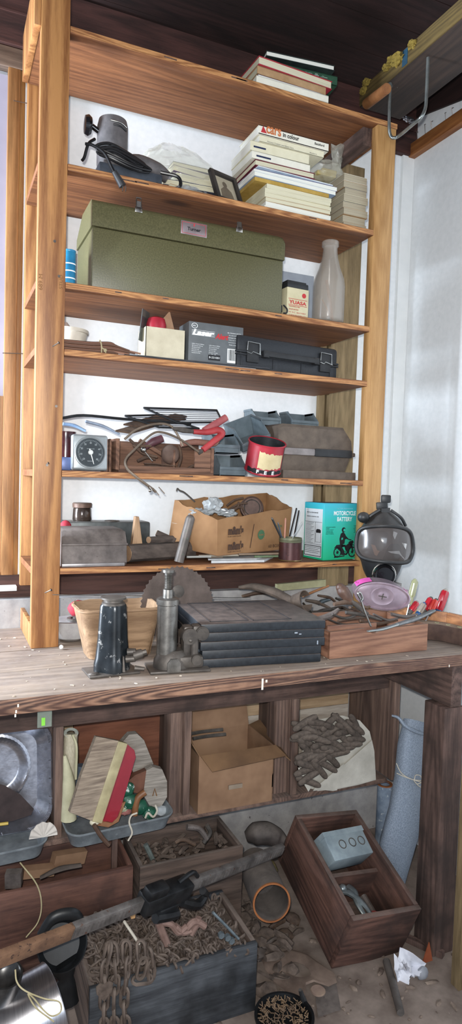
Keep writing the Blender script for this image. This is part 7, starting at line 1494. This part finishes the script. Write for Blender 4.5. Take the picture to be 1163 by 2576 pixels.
# black pan, silver pot, twine
pn = thing('black_pan', 'black round iron pan behind the rusty bar above the silver pot', 'pan', at(155, 2375, -.80), (R(58), 0, 0))
s = rad(1, pn.location); q = MB(); q.lathe([(0, -.02), (48*s, -.018), (60*s, .008), (62*s, .010), (59*s, .012), (46*s, -.012), (0, -.014)], 44); part(q, 'dish', mat('dull_black_iron', '131416', '202224', rough=.4, metal=.3), pn, local=True)
q = MB(); q.tube([(.0, -40*s, -.01), (.01, -75*s, -.03), (.0, -130*s, -.07)], [.045, .022, .05], 14, 5, flat=.5); part(q, 'flared_handle', mat('dull_black_iron', '', ''), pn, local=True)
q = MB(); q.tube([(-52*s, 30*s, .012), (-20*s, 62*s, .03), (30*s, 60*s, .03), (52*s, 30*s, .012)], [.012, .016, .016, .012], 10, 5, flat=.6); part(q, 'upper_rim', mat('dull_black_iron', '', ''), pn, local=True)
A, B = at(-60, 2640, -1.02), at(132, 2530, -.98); ax_ = (B-A).normalized(); pot = thing('steel_pot', 'shiny stainless steel pot lying on its side at the bottom left corner', 'pot', tuple((A+B)/2))
r_ = rad(98, B); fp2 = frame(A, ax_, (0, 0, 1)); q = MB(); LL = (B-A).length
M_ss = mat('stainless_steel', '8f8d90', 'a9a7aa', rough=.28, metal=.95, scale=50, stretch=(8, .3, .3), bump=.05)
q.lathe([(0, 0), (r_*.94, 0), (r_, .01), (r_, LL), (r_*1.02, LL+.003), (r_*.97, LL+.004), (r_*.96, .02), (0, .02)], 56, fp2 @ rotm(0, PI/2, 0)); part(q, 'pot', M_ss, pot)
ptw = mat('twine', '', '')
rod('twine_string', 'loop of old twine tied over the steel pot', 'twine', [(38, 2440), (42, 2470), (62, 2492), (110, 2512), (148, 2520), (152, 2545), (130, 2556), (108, 2540), (85, 2512), (70, 2500), (90, 2535), (135, 2570)], .0018, ptw, -1.115, 6, 5)
rod('hanging_twine', 'twine hanging down over the reddish box at the left', 'twine', [(50, 2170), (92, 2225), (104, 2275), (95, 2320), (65, 2358)], .002, ptw, -.60, 6, 5)
q = MB(); c = at(10, 2470, -1.0); q.lathe([(0, 0), (.05, 0), (.055, .04), (.05, .10), (.045, .10), (0, .02)], 28, T(c.x-.03, -.98, c.z-.07) @ rotm(R(10), R(15), 0)); tag(q.build('metal_cup', mat('dark_tin', '3a3a3a', '686868', rough=.3, metal=.8)), 'dark dented metal cup behind the steel pot', 'cup')
# pipe with a rusty rim
A, B = at(640, 2175, -.46), at(683, 2270, -.72); pi_ = thing('stove_pipe', 'wide dark pipe with an orange rusty rim left of the tilted crate', 'pipe', tuple(A)); r_ = rad(47, B); fpi = frame(A, B-A, (0, 0, 1)); LL = (B-A).length
q = MB(); q.lathe([(r_, 0), (r_, LL), (r_*.95, LL), (r_*.95, 0), (r_, 0)], 44, fpi @ rotm(0, PI/2, 0)); part(q, 'tube', mat('dark_dusty_pipe', '3a3532', '59514c', rough=.8, dust=.4), pi_)
q = MB(); q.lathe([(r_*.94, LL-.002), (r_*1.03, LL-.002), (r_*1.03, LL+.004), (r_*.94, LL+.004)], 44, fpi @ rotm(0, PI/2, 0)); part(q, 'rusty_rim', mat('orange_rust', '', ''), pi_)
q = MB(); q.lathe([(0, LL*.35), (r_*.94, LL*.35), (r_*.94, LL*.36), (0, LL*.36)], 32, fpi @ rotm(0, PI/2, 0)); part(q, 'inner_plate', mat('dark_dusty_pipe', '', ''), pi_)
q = MB(); q.tube([at(618, 2105, -.36), at(640, 2098, -.37), at(670, 2096, -.38), at(700, 2108, -.40), at(718, 2116, -.42)], [.022, .05, .052, .042, .02], 14, 5, flat=.8); tag(q.build('rubber_boot', mat('dusty_black_rubber', '2b2625', '4a4340', rough=.7, dust=.5)), 'dark dusty rubber boot shape behind the jack bar', 'boot')
q = MB(); q.tube([at(665, 2160, -.42), at(685, 2170, -.42), at(695, 2190, -.42)], .008, 6, 3); tag(q.build('gold_foil_scrap', mat('gold_foil', '8a7c50', 'd8cc9a', rough=.2, metal=.8)), 'tiny bright gold scrap behind the pipe', 'scrap')
# saw handle, disc, nail tin
M_sawh = mat('dusty_saw_handle', '55463d', '7c6a5e', rough=.85, scale=14, bump=.2)
hs = thing('hand_saw', 'dusty brown saw handle with a grip hole lying on the floor', 'saw', tuple(at(760, 2455, Z=FL+.02)))
def fl_(px, py, h=.02): return at(px, py, Z=FL+h)
q = MB(); out_ = [(658, 2415), (690, 2398), (735, 2388), (772, 2400), (800, 2420), (842, 2448), (848, 2472), (826, 2482), (790, 2470), (770, 2478), (768, 2520), (740, 2528), (715, 2490), (690, 2470), (668, 2440)]
inn_ = [(712, 2432), (725, 2422), (745, 2420), (765, 2428), (778, 2440), (782, 2450), (776, 2456), (765, 2458), (752, 2458), (742, 2456), (732, 2452), (724, 2448), (718, 2444), (714, 2440), (711, 2436)]
inn_ = [inn_[(k+13) % 15] for k in range(15)]
oS = [fl_(x, y, .003) for x, y in out_]; oT = [fl_(x, y, .032) for x, y in out_]; iT = [fl_(x, y, .032) for x, y in inn_]; iS = [fl_(x, y, .003) for x, y in inn_]
mid = [a_.lerp(b_, .18)+V((0, 0, .004)) for a_, b_ in zip(oT, iT)]
q.loft([iS, oS, oT, mid, iT, iS], cap=False); part(q, 'grip', M_sawh, hs)
q = MB(); q.loft([[fl_(x, y, .004) for x, y in [(790, 2480), (845, 2470), (858, 2540), (800, 2560)]], [fl_(x, y, .007) for x, y in [(790, 2480), (845, 2470), (858, 2540), (800, 2560)]]]); part(q, 'blade', M_oldtin, hs)
q = MB(); c = fl_(800, 2490, .035); q.cyl(c-V((0, 0, .006)), c, .024, .024, 24, rotm(0, 0, 0), bev=.002); tag(q.build('round_disc', mat('pinkish_disc', '7a655c', '94806f', rough=.8)), 'pinkish round disc lying on the saw handle', 'disc')
c = at(715, 2555, Z=FL+.06); nt_ = thing('nail_tin', 'round black rimmed tin full of brown nails at the bottom edge', 'tin', (c.x, c.y, FL)); r_ = rad(72, c)
q = MB(); q.lathe([(0, 0), (r_*.95, 0), (r_, .052), (r_*1.05, .056), (r_*1.05, .064), (r_*.96, .064), (r_*.9, .045), (0, .04)], 44); part(q, 'tin', mat('dull_black_iron', '', ''), nt_, local=True)
q = MB(); rd = random.Random(44)
for k in range(260):
    a_ = rd.uniform(0, 2*PI); rr_ = r_*.85*math.sqrt(rd.random()); z_ = .05+rd.uniform(0, .012); b2_ = rd.uniform(0, PI); q.tube([(rr_*math.cos(a_), rr_*math.sin(a_), z_), (rr_*math.cos(a_)+.012*math.cos(b2_), rr_*math.sin(a_)+.012*math.sin(b2_), z_+rd.uniform(-.004, .008))], .0016, 5, 1)
nn_ = q.build('nails', mat('brown_nails', '4a3a2f', '80684f', rough=.7)); nn_.location = nt_.location+nn_.location; tag(nn_, 'brown nails filling the round black tin', 'nails', None, 'stuff')
rod('black_strap', 'black curved strap running behind the nail tin', 'strap', [(755, 2490), (765, 2520), (778, 2560), (790, 2580)], [.006, .012, .014], M_blkd, -.93, 8)
# rod, paper, debris
q = MB(); q.tube([fl_(972, 2418, .016), fl_(990, 2480, .014), fl_(1008, 2548, .012)], [.013, .013, .012], 10, 2); tag(q.build('metal_rod', mat('grey_rod', '55504d', '77716c', rough=.6, metal=.4)), 'grey round rod lying on the floor under the tilted crate', 'rod')
pp = [(995, 2405), (1010, 2388), (1040, 2402), (1066, 2420), (1052, 2450), (1044, 2478), (1040, 2502), (1018, 2494), (1000, 2470), (986, 2435)]
q = MB(); rd = random.Random(9); Yp = -.915; ctr = at(1028, 2445, Yp)
P1_ = [at(x, y, Yp+rd.uniform(-.02, .015)) for x, y in pp]; n = len(P1_)
def psh(u, v): 
    i = u*n; i0 = int(i) % n; f_ = i-int(i); e = P1_[i0].lerp(P1_[(i0+1) % n], f_); return ctr.lerp(e, v)+V((0, .012*math.sin(7*u*3+v*5), .004*math.cos(9*u+4*v)))
q.sheet(psh, 30, 5, .0015); pp_ = tag(q.build('crumpled_paper', mat('white_paper_scrap', 'c9cad2', 'e2e3ea', rough=.7, bump=.1), ang=20), 'crumpled white paper lying on the floor beside the bench leg', 'paper')
q = MB(); q.ball(fl_(1062, 2448, .02), (.022, .016, .022), jit=.1, sub=2); tag(q.build('grey_plastic_cup', mat('pale_grey_plastic', '7d8086', '9a9da4', rough=.5)), 'small pale grey plastic piece right of the crumpled paper', 'plastic piece')
q = MB(); q.b2((-.09, -.012, 0), (.09, .012, .02)); o = q.build('dark_batten', M_old); o.location = fl_(1050, 2400, 0)+V((.03, .03, .001)); o.rotation_euler = (0, 0, R(-60)); tag(o, 'dark batten lying on the floor between crate and leg', 'batten')
q = MB(); q.prism([(-.022, 0), (.022, 0), (.004, .07)], 0, .004, rotm(PI/2, 0, 0)); o = q.build('orange_scrap', mat('orange_wood_scrap', '7d3f27', '9c5638')); o.location = (at(1083, 2415, -.89).x, -.875, FL+.001); tag(o, 'orange triangular splinter leaning at the foot of the bench leg', 'splinter')
rd = random.Random(77); q = MB()
for k in range(420):
    x, y = rd.uniform(-.3, 1.5), rd.uniform(-1.25, -.35); r_ = rd.uniform(.002, .011)
    q.ball((x, y, FL+r_*.3), (r_*rd.uniform(1, 3), r_, r_*.6), rotm(0, 0, rd.uniform(0, 3)), 1, .25, k)
tag(q.build('floor_debris', mat('floor_crumbs', '4d4039', '8f7f72', rough=.95), smooth=False), 'crumbs and dirt scattered over the floor', 'debris', None, 'stuff')
nm = ['flat stone piece', 'dusty wood offcut', 'bent tin strip', 'round iron washer stack', 'broken bracket', 'short pipe elbow', 'dusty rag lump', 'splintered lath', 'grey fitting']
ps = [(665, 2350, .03), (690, 2380, .026), (720, 2350, .022), (752, 2350, .016), (655, 2400, .024), (700, 2330, .02), (665, 2490, .03), (680, 2520, .02), (735, 2310, .025)]
for k, (x, y, r_) in enumerate(ps):
    c = fl_(x, y, r_*.6); q = MB(); q.ball(c, (r_*1.4, r_, r_*.65), rotm(0, 0, k), 2, .22, k+50) if k % 2 == 0 else q.tube([c-V((r_*1.8, 0, 0)), c+V((0, .01, r_*.3)), c+V((r_*1.8, r_, 0))], [r_*.4, r_*.6, r_*.4], 7, 3)
    tag(q.build('floor_scrap', [M_jnk, M_oldtin, M_rust][k % 3]), nm[k]+' between the chain box and the tilted crate', 'scrap')
heap('junk_heap', 'heap of dusty junk piled against the wall behind the crates', 'junk', .62, .86, -.80, -.40, FL+.03, 60, M_jnk, random.Random(5), .022, .12)
# ================================================================ light
w = bpy.data.worlds.new('world'); SC.world = w; w.use_nodes = True
w.node_tree.nodes['Background'].inputs[0].default_value = (.62, .68, .80, 1)
w.node_tree.nodes['Background'].inputs[1].default_value = .55
def area(name, loc, target, size, power, col, sy=None, spread=None):
    l = bpy.data.lights.new(name, 'AREA'); l.energy = power; l.color = col; l.size = size
    l.shape = 'RECTANGLE'; l.size_y = sy or size
    o = bpy.data.objects.new(name, l); COL.objects.link(o); o.location = loc
    o.rotation_euler = (V(target)-V(loc)).to_track_quat('-Z', 'Y').to_euler(); return o
# daylight through the open side on the left
area('daylight_opening', (-1.55, -.27, .78), (1.2, -.27, .72), .5, 185, (.78, .88, 1), 1.9)
# daylight from the doorway behind the photographer
area('doorway_daylight', (-.9, -4.3, .9), (.8, 0, .0), 1.6, 56, (.76, .87, 1), 1.4)
# the camera's own flash
area('camera_flash', (-.31, -2.63, .64), (.55, 0, .75), .03, 38, (1, .96, .90), .03)
SC.view_settings.view_transform = 'Standard'; SC.view_settings.look = 'None'
SC.view_settings.exposure = .24; SC.view_settings.gamma = 1; SC.view_settings.use_curve_mapping = False
